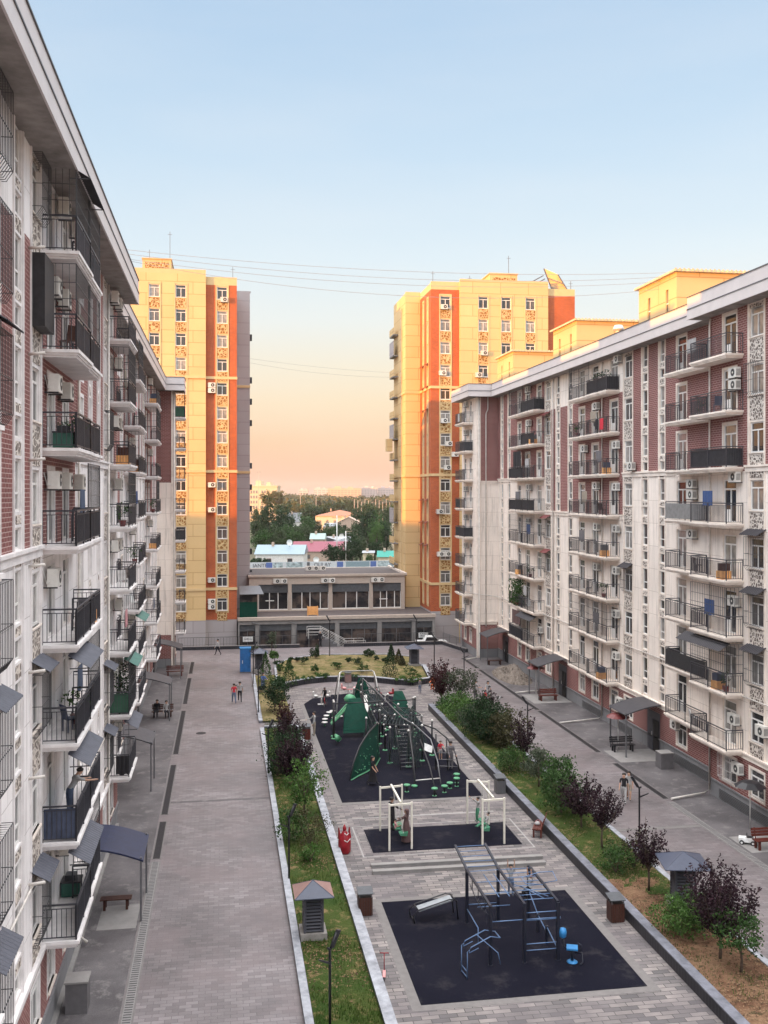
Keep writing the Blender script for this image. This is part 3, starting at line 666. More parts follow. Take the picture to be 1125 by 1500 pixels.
mb.box((-7.2, 96.9, 26.88), (-3.8, 98.3, 27.0), 'soffit'); mb.box((-5.5, 96.84, 26.86), (-3.74, 96.9, 27.42), 'fascia'); mb.box((-5.5, 96.8, 27.42), (-3.72, 97.3, 27.47), 'dark_edge')
mb.box((-5.52, 96.88, 27.47), (-3.78, 96.96, 28.12), 'fascia'); mb.box((-5.52, 96.84, 28.12), (-3.76, 97, 28.17), 'dark_edge'); eave(mb, gV, 96.96, 100.4, .95)
mb.build('roof', LB, world=True)
for y0 in (8.0, 25.5, 42.5, 59.5, 76.5): penthouse(LB, -15.5, -8.5, y0, y0+5.5, 27.4, 31.0, -1)
Lspec = {(0, 7): dict(panels=(1,), pmat='sheet_pink', cage=(0, 1, 3), awn='awning_dark'), (0, 6): dict(cage=(0, 1, 3), panels=(3,)), (0, 5): dict(panels=(1, 3)), (0, 4): dict(panels=(1, 3), cage=(3,)), (0, 3): dict(panels=(1, 3)),
         (0, 2): dict(panels=(1, 3), cage=(3,), awn='awning_grey'), (0, 1): dict(panels=(0, 1, 3), pmat='sheet_blue', awn='awning_grey'), (0, 0): dict(panels=(1, 3), cage=(3,), awn='awning_grey')}
for (sec, k), sp_ in Lspec.items(): balcony(LB, gA, 34.4, FL(k), 6.3, +1, 1.0, .93, 0, 3.2, **sp_)
for k in range(8):
    o1 = {7: {}, 6: dict(panels=(1,), cage=(0, 1)), 5: {}, 4: dict(cage=(1,)), 3: {}, 2: dict(panels=(1,)), 1: dict(panels=(0, 1), pmat='sheet_green', cage=(0, 1), awn='awning_green'), 0: dict(awn='awning_grey', cage=(0,))}[k]
    balcony(LB, gA, 51.6, FL(k), 5.8, +1, .95, -.02, -.94, 3.6, **o1)
    o2 = {7: dict(cage=(0, 1)), 6: dict(panels=(1, 3)), 5: dict(panels=(1,), cage=(0,)), 4: dict(panels=(1,)), 3: {}, 2: dict(panels=(1, 3)), 1: dict(awn='awning_green'), 0: {}}[k]
    balcony(LB, gB, 69.2, FL(k), 6.6, +1, .95, .85, 0, 3.3, **o2)
    o3 = {7: {}, 6: dict(cage=(0, 1, 3)), 5: dict(panels=(1,)), 4: dict(cage=(0, 1)), 3: {}, 2: dict(panels=(1,)), 1: dict(cage=(0, 1)), 0: {}}[k]
    balcony(LB, gB, 86.2, FL(k), 6.6, +1, .95, .85, 0, 3.3, **o3)
    o4 = {7: dict(panels=(0, 1), pmat='sheet_green', cage=(0, 1)), 3: dict(panels=(0, 1))}.get(k, {})
    balcony(LB, gV, 99.15, FL(k), 1.9, +1, .9, .89, 0, .95, **o4)
    if k in (1, 4, 5): balcony(LB, gA, 17.9, FL(k), 6.3, +1, 1.0, .93, 0, 3.2, panels=(1, 3))
for k, ys in {7: (33.9, 36.9), 6: (32.0, 33.9), 5: (32.0, 34.4), 4: (31.9, 34.2, 37.3), 3: (31.8,), 2: (36.8,), 1: (37.0,), 0: (34.0,)}.items():
    for y in ys: ac(LB, gA, y, FL(k)+1.75)
for k in range(8):
    for y in ((50.9,), (49.3, 51.0))[k % 2]: ac(LB, gA, y, FL(k)+1.8)
    ac(LB, gB, 68.7 if k % 3 else 69.9, FL(k)+1.8)
    if k % 2: ac(LB, gB, 86, FL(k)+1.8)
for k, aw in ((6, None), (5, 'awning_dark'), (2, 'awning_grey'), (1, None), (0, 'awning_grey'), (7, 'awning_dark'), (3, None)): wincage(LB, gA, 24.65, FL(k)+.3, 1.7, 2.2, 'cage', aw)
for k, aw in ((7, None), (2, 'awning_grey'), (0, 'awning_grey')): wincage(LB, gA, 30.2, FL(k)+.6, 1.45, 1.8, 'cage', aw)
for k, aw in ((1, 'awning_grey'), (0, 'awning_grey'), (5, None)): wincage(LB, gA, 47.25, FL(k)+.6, 1.45, 1.8, 'cage', aw)
mb = MB(); gA.box(mb, 29.4, 31.0, FL(6)+.4, FL(6)+2.5, .02, .4, 'sheet_dark'); mb.build('window_box', LB, world=True)
for k in range(8): pipe(LB, [(-5.45, 29.15, FL(k)+2.55), (-5.0, 29.15, FL(k)+2.6)], .045, 'pipe', 'rain_spout')
for y, X in ((38.35, -5.36), (47.95, -5.36)):
    pipe(LB, [(X, y, 26.8), (X, y, .4), (X+.3, y, .14)])
pipe(LB, [(-6.3, 73.2, 26.8), (-6.3, 73.2, .3)]); pipe(LB, [(-4.78, 97.86, 26.8), (-4.78, 97.86, .3)])
pipe(LB, [(-5.38, 10, 5.8), (-5.38, 52.6, 5.8), (-6.3, 52.9, 5.8), (-6.3, 97.8, 5.8)], .035, 'pipe', 'gas_pipe')
mb = MB(); gA.box(mb, -8, 52.7, .9, 1.02, 0, .07, 'grey_panel'); gB.box(mb, 52.7, 97.9, .9, 1.02, 0, .07, 'grey_panel'); gA.box(mb, 20, 52, .0, .12, 0, .16, 'concrete'); mb.build('plinth_cap', LB, world=True)
for y in (40.8, 58.9, 76.4, 93.4):
    f_ = gA if y < 52 else gB; mb = MB(); f_.box(mb, y-.9, y+.9, 0, 2.4, 0, .04, 'door_steel'); f_.box(mb, y-.8, y-.05, .05, 2.1, .04, .08, 'black_void')
    o = mb.build('entrance_door', LB, world=True)
wn.flush()
# ================================================================== TOWERS
PT = 2.69
def tower_face(root, wins, fr, s0, s1, z0, z1, wall, cols, rv=.2, zt=38.75, bands=((-.6, 2.75, 'tower_grey'),), trim='tower_trim', names='window', rows=14, wh=1.4):
    mb = MB(); holes = []; Z = [(s0, s1, z0, z1, wall)]+[(s0, s1, a, b, m_) for a, b, m_ in bands]
    for c, w in cols:
        Z.append((c-w/2-.13, c+w/2+.13, zt-(rows-1)*PT-.3, zt+wh+.25, trim))
        for k in range(rows):
            zb = zt-PT*k
            if zb < z0+.3: continue
            holes.append((c-w/2, c+w/2, zb, zb+wh)); wins.add(names, fr, c, zb, w, wh, 'two' if w > .8 else 'slot')
    wallgrid(mb, fr, s0, s1, z0, z1, Z, holes, rv=rv, trim=trim); mb.build('wall', root, world=True)
    m2 = MB()
    for c, w in cols:
        for k in range(rows):
            zb = zt-PT*k
            if w > .8: m4 = MB(); fr.box(m4, c-w/2+.02, c+w/2-.02, zb-PT+wh+.15, zb-.12, -.02, .03, 'ornament_gold'); m4.build('ornament_panel', root, world=True)
        fr.box(m2, c-w/2-.16, c-w/2-.04, zt-(rows-1)*PT-.2, zt+wh+.2, -.02, .06, trim); fr.box(m2, c+w/2+.04, c+w/2+.16, zt-(rows-1)*PT-.2, zt+wh+.2, -.02, .06, trim)
    if cols: m2.build('window_trim', root, world=True)
def tband(root, fr, a, b, zs, trim='tower_trim', d=.09):
    mb = MB()
    for z in zs: fr.box(mb, a, b, z-.13, z+.17, -.02, d, trim)
    mb.build('string_course', root, world=True)
LT = thing('tower_block', 'tall sunlit cream and orange brick tower rising behind the left building', 'building', (-8, 112, 0)); wn = Wins(LT)
xL = [atY(p, 112) for p in (226, 265)]; fm = Fr('S', 112.0); fb = Fr('S', 112.45); xb = atY(325.5, 112.45); xe = atY(347, 112.45); xg = atY(366, 122)
tower_face(LT, wn, fm, -17, -2.0, -.6, 41.4, 'tower_cream', [(-11.6, 1.15), (xL[0], 1.15), (xL[1], 1.15)])
tower_face(LT, wn, fb, -2.0, xe, -.6, 41.0, 'tower_brick', [(xb, 1.15)], bands=((-.6, 2.75, 'tower_grey'), (40.35, 41.0, 'tower_trim')))
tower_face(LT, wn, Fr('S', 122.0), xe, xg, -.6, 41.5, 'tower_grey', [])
mb = MB(); mb.face([(-2.0, 112, -.6), (-2.0, 112.45, -.6), (-2.0, 112.45, 41.4), (-2.0, 112, 41.4)], 'tower_cream'); mb.face([(xe, 112.45, -.6), (xe, 122, -.6), (xe, 122, 41), (xe, 112.45, 41)], 'tower_brick')
mb.box((-17, 112.7, -.6), (xe-.02, 126, 40.9), 'tower_cream'); mb.box((xe+.02, 122.3, -.6), (xg, 134, 41.4), 'tower_grey'); mb.build('rear_wall', LT, world=True)
mb = MB()
mb.box((-17, 112.0+.001, 41.4), (-2.0, 112.25, 41.9), 'tower_trim'); mb.box((-2.0, 112.451, 41.0), (xe, 112.7, 41.25), 'tower_trim'); mb.box((-17, 112.7, 40.9), (xe-.02, 126, 41.0), 'tar_roof'); mb.box((xe, 122, 41.5), (xg+.1, 122.3, 41.7), 'tower_grey'); mb.build('roof', LT, world=True)
tband(LT, fm, -17, -2.0, (29.9, 19.4, 6.2)); tband(LT, fb, -2.0, xe+.05, (29.9, 19.4, 6.2)); tband(LT, Fr('S', 122), xe, xg+.05, (30, 19.5))
xa, xc = atY(209, 113), atY(251, 113); mb = MB(); mb.box((xa, 112.6, 41.0), (xc, 118, 43.05), 'tower_cream'); mb.box((xa+.3, 112.55, 41.9), (xc-.3, 112.6, 42.7), 'ornament_gold'); mb.box((xa-.08, 112.5, 43.05), (xc+.08, 118.1, 43.15), 'tower_trim'); mb.build('lift_house', LT, world=True)
for k, zz in ((4, 0), (4, .6), (8, .2), (9, .1), (12, .3), (13, .0), (13, .6)): ac(LT, fb, xb-1.15, 38.75-PT*(k-.0)+.2+zz if k > 3 else 38, 0)
ac(LT, fb, xb+.2, 38.4)
for k in range(12):
    if k % 4 != 1: mb = MB(); mb.box((xg, 125, 36.2-PT*k), (xg+.35, 126, 36.9-PT*k), 'sheet_dark'); mb.build('balcony', LT, world=True)
for px, z0, h in ((249, 43.1, 3.4), (341, 41.2, 1.6), (219, 43.1, 1.3)):
    mb = MB(); x = atY(px, 114); mb.bar((x, 114, z0-1), (x, 114, z0+h), .05, 'metal_grey'); mb.bar((x-.25, 114, z0+h-.3), (x+.25, 114, z0+h-.3), .03, 'metal_grey'); mb.build('antenna', LT, world=True)
wn.flush()
RT = thing('tower_block', 'tall sunlit orange brick and cream tower rising behind the right building', 'building', (30, 113, 0)); wn = Wins(RT)
X0, X1, X2, X3 = atY(631.5, 113.45), atY(674, 113), atY(803, 113), atY(842, 113.45); XR = atY(594, 120)
f1 = Fr('S', 113.45); f2 = Fr('S', 113.0); fw = Fr('W', X0); f4 = Fr('S', 120.0); f5 = Fr('W', XR)
tower_face(RT, wn, f1, X0, X1, -.6, 41.7, 'tower_brick', [(atY(652.5, 113.45), 1.2)], bands=((-.6, 3.1, 'tower_grey'), (40.9, 41.7, 'tower_trim')))
tower_face(RT, wn, f2, X1, X2, -.6, 41.9, 'tower_cream', [(atY(p, 113), 1.15) for p in (708, 741.5, 777)])
tower_face(RT, wn, f1, X2, X3, -.6, 41.3, 'tower_brick', [], bands=((40.6, 41.3, 'tower_trim'),))
tower_face(RT, wn, fw, 113.45, 120, -.6, 41.7, 'tower_brick', [(115.3, .7), (117.9, .7)], bands=((-.6, 3.1, 'tower_grey'), (40.9, 41.7, 'tower_trim')), names='side_window')
tower_face(RT, wn, f4, XR, X0, -.6, 41.7, 'tower_cream', []); tower_face(RT, wn, f5, 120, 128.5, -.6, 41.7, 'tower_cream', [(122.2, .6)], names='side_window')
mb = MB(); mb.face([(X1, 113, -.6), (X1, 113.45, -.6), (X1, 113.45, 41.9), (X1, 113, 41.9)], 'tower_cream'); mb.face([(X2, 113, -.6), (X2, 113.45, -.6), (X2, 113.45, 41.9), (X2, 113, 41.9)], 'tower_cream')
mb.box((X0+.25, 113.8, -.6), (X3-.02, 128.4, 41.0), 'tower_brick'); mb.box((XR+.25, 120.3, -.6), (X0+.3, 128.4, 41.0), 'tower_cream'); mb.build('rear_wall', RT, world=True)
mb = MB(); mb.box((X0, 113.451, 41.7), (X1, 113.7, 41.85), 'tower_trim'); mb.box((X1, 113.001, 41.9), (X2, 113.3, 42.15), 'tower_trim'); mb.box((X2, 113.451, 41.3), (X3, 113.7, 41.45), 'tower_trim'); mb.box((XR, 120.001, 41.7), (X0, 120.2, 41.85), 'tower_trim')
mb.build('roof', RT, world=True)
tband(RT, f1, X0-.05, X1, (29.4, 19.1, 6.3)); tband(RT, f2, X1, X2, (29.4, 19.1)); tband(RT, fw, 113.45, 120, (29.4, 19.1, 6.3)); tband(RT, f4, XR-.05, X0, (29.4, 19.1)); tband(RT, f5, 120, 128.5, (29.4, 19.1)); tband(RT, f1, X2, X3, (29.4,))
xa, xc = atY(716, 115), atY(756, 115); mb = MB(); mb.box((xa, 114.5, 41.0), (xc, 120, 43.2), 'tower_cream'); mb.box((xa+.3, 114.45, 42.0), (xc-.3, 114.5, 42.8), 'ornament_gold'); mb.box((xa-.1, 114.4, 43.2), (xc+.1, 120.1, 43.32), 'tower_trim'); mb.build('lift_house', RT, world=True)
for px, k, zz in ((650, 0, -.2), (650, 5, -.1), (657, 6, -.1), (648, 3, .1), (666, 6.5, 0), (644, 9, 0), (655, 7, -.2), (645, 11, .4), (655, 11, .4), (707, 2, -.2), (699, 3, -.1)): ac(RT, f1 if px < 674 else f2, atY(px, 113.4), 38.75-PT*k+zz)
for k in range(15): mb = MB(); mb.box((XR-.6, 125.2, 37.4-PT*k-.1), (XR, 128.3, 37.4-PT*k+.05), 'concrete'); mb.box((XR-.62, 125.2, 37.4-PT*k+.05), (XR-.57, 128.3, 37.4-PT*k+(1.9 if k % 4 == 1 else .9)), 'tower_cream' if k % 4 != 1 else 'tower_grey'); mb.build('balcony', RT, world=True)
mb = MB(); mb.box((XR-1.3, 126, 22.4), (XR-.6, 127.4, 24.0), 'tower_cream')
mb.build('balcony', RT, world=True)
for px, z0, h in ((634, 41.7, 1.9), (688, 41.7, 1.5), (745, 43.2, 2.6), (836, 41.4, 1.6)):
    mb = MB(); x = atY(px, 116); mb.bar((x, 116, z0-1), (x, 116, z0+h), .05, 'metal_grey'); mb.bar((x-.25, 116, z0+h-.3), (x+.25, 116, z0+h-.3), .03, 'metal_grey'); mb.build('antenna', RT, world=True)
for k in (3, 4, 5, 9, 10, 11):                       # little metal hoods over the side windows
    for y in (115.3, 117.9):
        mb = MB(); z = 38.75-PT*k+1.5; mb.hull([(X0, y-.5, z+.25), (X0, y+.5, z+.25), (X0-.55, y+.5, z), (X0-.55, y-.5, z)], [(X0, y-.5, z+.28), (X0, y+.5, z+.28), (X0-.55, y+.5, z+.03), (X0-.55, y-.5, z+.03)], 'awning_red'); mb.build('window_hood', RT, world=True)
wn.flush()
# tilted steel hoarding on the roof of the right tower
bx0 = atY(799, 118); tb = thing('rooftop_hoarding', 'tilted steel framed hoarding leaning on the roof of the right tower', 'hoarding', (bx0, 118, 41.0))
mb = MB(); mb.hull([(-.2, 0, 3.9), (1.3, -.9, 3.0), (3.0, -.9, .4), (1.2, 0, .4)], [(-.1, .15, 3.95), (1.4, -.75, 3.05), (3.1, -.75, .45), (1.3, .15, .45)], 'tower_trim'); mb.build('board', tb)
mb = MB()
for a, b_ in (((-.2, 0, 3.9), (1.2, 0, .4)), ((1.3, -.9, 3.0), (3, -.9, .4)), ((.3, -.1, 2.7), (2.1, -1, 1.8)), ((.8, -.1, 1.5), (2.6, -1, 1.0)), ((-3.1, -.5, .9), (-.1, -.1, 2.6)), ((-3.3, -.5, 1.3), (-.3, -.1, 3.0)), ((-1.6, -.3, 0), (1.2, 0, 1.0)), ((-3.2, -.5, 0), (-3.2, -.5, 1.3))): mb.bar(a, b_, .12, 'metal_grey')
mb.build('frame', tb)
# ================================================================== SHOP BUILDING between the towers
SB = thing('shop_building', 'low two storey glass fronted shop building with a terrace between the two towers', 'building', (12, 111, 0))
fl = Fr('S', 111.0); fu = Fr('S', 118.0)
colx = [1.6]+[atY(p, 111) for p in (377.5, 430.5, 494, 556, 606.5)]+[X0-.1]
holes = []; mb = MB()
for i in range(len(colx)-1):
    a = colx[i]+(.25 if i else .1); b_ = colx[i+1]-.25; holes.append((a, b_, -.55, 2.3))
wallgrid(mb, fl, 1.55, X0-.05, -.6, 2.75, [(1.55, X0-.05, -.6, 2.75, 'concrete')], holes, rv=.4, trim='concrete'); mb.build('wall', SB, world=True)
g = MB(); s2 = MB(); fr_ = MB()
for a, b_, c, d in holes:
    fl.box(g, a, b_, c, d, -.36, -.3, 'shop_glass'); fl.box(s2, a, b_, 1.55, 2.3, -.3, -.2, 'roof_grey2')
    n = max(2, int((b_-a)/1.3))
    for k in range(n+1): x = a+(b_-a)*k/n; fl.box(fr_, x-.03, x+.03, c, 1.55, -.3, -.22, 'metal_grey')
g.build('shop_window', SB, world=True); s2.build('roller_shutter', SB, world=True); fr_.build('window_frame', SB, world=True)
mb = MB(); mb.box((1.5, 110.85, 2.75), (X0, 111.25, 3.1), 'shop_cream'); mb.box((1.5, 111.25, 2.75), (X0, 131, 2.9), 'tar_roof'); mb.build('terrace', SB, world=True)
colu = [atY(p, 118) for p in (376, 424.5, 484, 543.5, 590)]; mb = MB(); holes = [(colu[i]+.22, colu[i+1]-.22, 3.05, 6.1) for i in range(4)]
wallgrid(mb, fu, colu[0]-.9, colu[-1]+.25, 2.9, 7.0, [(colu[0]-.9, colu[-1]+.25, 2.9, 7.0, 'shop_cream')], holes, rv=.35, trim='shop_cream')
mb.box((colu[-1]+.2, 118.05, 2.9), (colu[-1]+.25, 131, 7.0), 'cream_stone'); mb.build('wall', SB, world=True)
g = MB(); s2 = MB(); fr_ = MB()
for i, (a, b_, c, d) in enumerate(holes):
    fu.box(g, a, b_, c, d, -.34, -.28, 'shop_glass'); fu.box(s2, a, b_, 5.1, 6.1, -.28, -.1, 'roof_grey2'); n = 3+(i % 2)
    for k in range(n+1): x = a+(b_-a)*(k+(.12 if k % 2 else 0))/n; fu.box(fr_, min(x, b_)-.05, min(x, b_)+.05, c, 5.1, -.28, -.2, 'pvc')
    fu.box(fr_, a, b_, 3.05, 3.15, -.28, -.19, 'pvc')
    if i in (0, 3): fu.box(fr_, (a+b_)/2-.9, (a+b_)/2+.1, 4.1, 4.2, -.28, -.17, 'pvc')
g.build('shop_window', SB, world=True); s2.build('roller_shutter', SB, world=True); fr_.build('window_frame', SB, world=True)
mb = MB(); mb.box((colu[0]-1, 117.8, 7.0), (colu[-1]+.5, 118.1, 7.25), 'shop_cream'); mb.box((colu[0]-1, 118.1, 6.9), (colu[-1]+.5, 131, 7.05), 'tar_roof'); mb.box((colu[0]-1, 130.7, 7.05), (colu[-1]+.5, 131, 7.09), 'cream_trim'); mb.box((colu[-1]+.25, 118.1, 7.05), (colu[-1]+.5, 130.7, 7.3), 'cream_trim'); mb.build('roof', SB, world=True)
for px in (405, 415.5, 475, 485.5, 548, 557.5): ac(SB, fu, atY(px, 118), 6.25)
for px in (452, 461.5, 472): q = ac(SB, fu, atY(px, 126), 7.12, -8)
for px in (377, 431, 606): x = atY(px, 111)+.25; pipe(SB, [(x-.9, 110.9, 2.6), (x, 110.9, 2.3), (x, 110.9, -.5)], .05, 'metal_grey')
# things on and before it
xg0, xg1 = atY(351, 112), atY(377, 112)
t = thing('rooftop_cabin', 'green walled glazed cabin under a sloping grey roof on the shop terrace', 'cabin', ((xg0+xg1)/2, 112.2, 2.95)); w2 = (xg1-xg0)/2
mb = MB(); mb.box((-w2, 0, 0), (w2, .06, 1.75), 'green_play'); mb.box((w2-.06, .06, 0), (w2, 3, 1.75), 'green_play'); mb.build('wall', t)
for m_, (a, b_) in (('shop_glass', ((-w2, .02, 1.75), (w2, .05, 2.7))),): mb = MB(); mb.box(a, b_, m_); mb.box((w2-.05, .05, 1.75), (w2-.02, 3, 2.7), m_); mb.build('window', t)
mb = MB(); mb.hull([(-w2, -.6, 2.65), (w2+.7, -.6, 2.65), (w2+.4, 3, 3.25), (-w2, 3, 3.25)], [(-w2, -.6, 2.7), (w2+.7, -.6, 2.7), (w2+.4, 3, 3.3), (-w2, 3, 3.3)], 'metal_grey'); mb.build('roof', t)
t = thing('wooden_crate', 'pale orange slatted crate standing on the shop terrace', 'crate', (atY(458, 113.5), 113.5, 2.9)); mb = MB()
for k in range(5): mb.box((-.6, -.35, .1+k*.19), (.6, -.32, .24+k*.19), 'orange_box'); mb.box((-.6, .32, .1+k*.19), (.6, .35, .24+k*.19), 'orange_box'); mb.box((-.6, -.32, .1+k*.19), (-.57, .32, .24+k*.19), 'orange_box'); mb.box((.57, -.32, .1+k*.19), (.6, .32, .24+k*.19), 'orange_box')
for x in (-.57, .57):
    for y in (-.33, .33): mb.box((x-.04, y-.04, 0), (x+.04, y+.04, 1.05), 'orange_box')
mb.build('slats', t)
def textmesh(s, size, m, name, parent, loc, rot):
    c = bpy.data.curves.new('letters', 'FONT'); c.body = s; c.size = size; c.extrude = .012; c.align_x = 'CENTER'; c.align_y = 'CENTER'
    o = bpy.data.objects.new('letters', c); COL.objects.link(o); dg = bpy.context.evaluated_depsgraph_get(); me = bpy.data.meshes.new_from_object(o.evaluated_get(dg)); bpy.data.objects.remove(o)
    me.materials.clear(); me.materials.append(MT[m]); q = bpy.data.objects.new(name, me); COL.objects.link(q); q.parent = parent; q.location = loc; q.rotation_euler = rot; return q
for px, s, lab, txt in ((363, 1, 'small white sign board with dark script in the leftmost shop window', 'Salon'), (620.5, 2, 'small white sign board with two lines of text in the rightmost shop window', 'АРЕНДА')):
    x = atY(px, 110.6); t = thing('sign_board', lab, 'sign', (x, 110.75, .75)); mb = MB(); mb.box((-.55, 0, -.3), (.55, .04, .3), 'signwhite'); mb.build('board', t)
    mb = MB(); rg2 = random.Random(s)                # the script on it is too small to read: dark strokes of its size
    for row in range(s):
        xx = -.42
        while xx < .4:
            w_ = rg2.uniform(.05, .13); mb.box((xx, -.01, (.08 if row == 0 and s == 2 else -.16 if row else -.05)), (xx+w_, 0, (.08 if row == 0 and s == 2 else -.16 if row else -.05)+rg2.uniform(.07, .13)), 'ink'); xx += w_+.04
    mb.build('lettering', t)
# ================================================================== GROUND
def terrain(name, x0, x1, y0, y1, z, m, nx, ny, amp=.04, seed=1, kind='structure', edge=True):
    rg = random.Random(seed); v = []; f = []
    ph = [rg.uniform(0, 6) for _ in range(6)]
    for j in range(ny+1):
        for i in range(nx+1):
            x = x0+(x1-x0)*i/nx; y = y0+(y1-y0)*j/ny
            h = math.sin(x*1.3+ph[0])*math.sin(y*.9+ph[1])*.5+math.sin(x*3.1+ph[2])*math.sin(y*2.7+ph[3])*.3+rg.uniform(-.3, .3)
            if edge and (i in (0, nx) or j in (0, ny)): h = -.5
            v.append((x, y, z+amp*h))
    for j in range(ny):
        for i in range(nx): a = j*(nx+1)+i; f.append((a, a+1, a+nx+2, a+nx+1))
    mb = MB(); mb.v = v; mb.f = f; mb.m = [mb.mi(m)]*len(f); mb.sm = [True]*len(f); return tag(mb.build(name), kind=kind)
def sheet(name, x0, y0, x1, y1, z, m, th=.02): return poly_sheet(name, [(x0, y0), (x1, y0), (x1, y1), (x0, y1)], z, m, th=th)
sheet('ground', -3000, 131.5, 5000, 8000, -1.6, 'far_ground', .5)
sheet('ground', -3000, -300, -21, 131.4, -1.6, 'far_ground', .5); sheet('ground', 43, -300, 5000, 131.4, -1.6, 'far_ground', .5)
sheet('lower_street', -20.9, 108.9, 42.9, 131.4, -.6, 'road_paver', .5)
sheet('road', -20.9, -20, 42.9, 108.6, 0, 'road_paver', .6)
sheet('apron', -6.4, -20, -3.35, 101, .006, 'apron_concrete'); sheet('apron', 24.45, 26, 28, 100, .006, 'apron_concrete')
sheet('plaza', 5.3, -5, 16.0, 86, .008, 'plaza_paver'); sheet('plaza', 16.0, 76.2, 19.2, 86.4, .0075, 'plaza_paver')
sheet('rubber_mat', 6.45, 32.1, 14.4, 40.45, .016, 'asphalt_mat'); sheet('rubber_mat', 6.95, 46.05, 14.25, 49.3, .016, 'asphalt_mat')
poly_sheet('rubber_mat', [(6.4, 53.8), (14.35, 53.75), (14.4, 80.4), (13.6, 81.6), (12.2, 82.6), (10.4, 83.0), (8.6, 82.6), (7.2, 81.4), (6.35, 79.4)], .016, 'asphalt_mat')
def strip(x0, y0, x1, y1, m='border', z=.013): sheet('paving_border', x0, y0, x1, y1, z, m)
for a in ((6.1, 32.1, 6.45, 40.8), (14.4, 32.1, 14.75, 40.8), (6.45, 40.45, 14.4, 40.8), (6.1, 31.75, 14.75, 32.1), (6.05, 53.4, 14.7, 53.75), (6.05, 53.75, 6.38, 79.2), (14.4, 53.75, 14.7, 80.4)): strip(*a)
for a in ((6.4, 45.55, 14.75, 45.63), (6.4, 49.75, 14.75, 49.83), (6.4, 45.63, 6.48, 49.75), (14.67, 45.63, 14.75, 49.75), (6.4, 51.0, 14.2, 51.1), (9.0, 51.1, 14.2, 51.16)): strip(*a, m='line_pale')
mb = MB(); rg = random.Random(3)
sheet('apron', -4.9, 39.6, -3.4, 41.9, .012, 'concrete'); sheet('apron', 24.6, 43.2, 26.8, 45.4, .012, 'concrete'); sheet('apron', 24.7, 59, 27.9, 61.9, .012, 'concrete'); sheet('apron', 24.7, 76.6, 27.9, 80.2, .012, 'concrete')
for x, y, r_ in ((-1.6, 71, .35), (1.2, 88, .35), (21.5, 60.5, .35), (22.6, 79.5, .35), (15.2, 84, .3)):
    mb = MB(); mb.lathe([(r_, .0), (r_, .012), (r_-.05, .014), (r_-.05, .011)], 'drain_dark', 20, (x, y, 0)); tag(mb.build('manhole_cover'), kind='structure')
sheet('paving_patch', -3.0, 55.2, 2.5, 55.5, .005, 'apron_concrete'); sheet('paving_patch', 19.2, 47.0, 24.0, 47.35, .005, 'border')
# drains
def drain(x, y0, y1, dark, sl=0.0):
    mb = MB(); m = 'drain_dark' if dark else 'drain_pale'; mb.box((x-.02, y0, -.02), (x+.42, y1, .012), 'border'); mb.box((x+.04, y0+.05, 0), (x+.36, y1-.05, .018), m)
    n = int((y1-y0)/.16)
    for k in range(n): y = y0+.05+k*.16; mb.box((x+.07, y, .018), (x+.33, y+.05, .024), 'ac_dark' if not dark else 'drain_dark')
    tag(mb.build('drain_channel'), kind='structure')
for y0, y1, dk in ((24, 46.6, 0), (46.9, 52.2, 1), (53.3, 63.0, 1), (65.5, 78.5, 1), (81, 92.2, 1), (94.5, 101, 1)): drain(-3.3, y0, y1, dk)
for y0, y1, dk in ((28, 51.0, 0), (51.6, 58.9, 1), (61.6, 74.0, 1), (74.4, 92.2, 1), (93, 99, 1)): drain(24.05, y0, y1, dk)
# beds
terrain('planting_bed', 2.85, 5.05, 27, 71.2, .16, 'grass_bed', 14, 240, .07, 2); terrain('planting_bed', 2.85, 5.05, 73.5, 92, .16, 'dry_bed', 10, 80, .07, 3)
terrain('planting_bed', 16.2, 18.9, 26, 40.4, .335, 'mulch_bed', 18, 80, .09, 4, edge=False); terrain('planting_bed', 16.2, 18.9, 38.6, 75.6, .33, 'grass_bed', 18, 190, .09, 5, edge=False)
bed = [(4.6, 85.2), (5.6, 86.6), (7.2, 87.9), (9.0, 88.5), (11.2, 88.5), (13.4, 87.7), (15.2, 86.2), (16.4, 85.7), (18.3, 86.6), (19.0, 93.2), (18.9, 99.6), (17.0, 101.2), (10.0, 102.2), (6.6, 100.2), (4.9, 96.6)]
poly_sheet('planting_bed', bed, .2, 'dry_bed', th=.2); 
terrain('planting_bed', 5.6, 18.2, 88.8, 99.3, .25, 'dry_bed', 50, 44, .18, 6)
# kerbs and low walls
def wallbar(name, pts, w, z0, z1, top, side, label, cat, cap=.05, group=None):
    t = thing(name, label, cat, (pts[0][0], pts[0][1], 0), group=group); mb = MB(); mc = MB()
    for i in range(len(pts)-1):
        a, b_ = Vector(pts[i]+(0,)), Vector(pts[i+1]+(0,)); d = (b_-a).normalized(); n = Vector((-d.y, d.x, 0))*w/2; e = d*.01
        q = [a-n, b_-n, b_+n, a+n]; q2 = [a-n*1.08-e, b_-n*1.08+e, b_+n*1.08+e, a+n*1.08-e]
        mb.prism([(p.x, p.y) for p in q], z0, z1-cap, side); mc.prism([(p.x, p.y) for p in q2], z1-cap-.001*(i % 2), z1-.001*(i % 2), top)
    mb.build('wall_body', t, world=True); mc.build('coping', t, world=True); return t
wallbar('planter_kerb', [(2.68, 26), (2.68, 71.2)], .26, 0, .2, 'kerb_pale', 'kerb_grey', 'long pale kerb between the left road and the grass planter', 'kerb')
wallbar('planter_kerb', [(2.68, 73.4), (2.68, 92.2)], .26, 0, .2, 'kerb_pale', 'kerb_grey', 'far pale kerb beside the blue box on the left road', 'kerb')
wallbar('planter_wall', [(5.2, 26), (5.2, 71.3)], .36, 0, .32, 'kerb_pale', 'kerb_grey', 'pale flat topped wall between the left grass planter and the playground', 'wall')
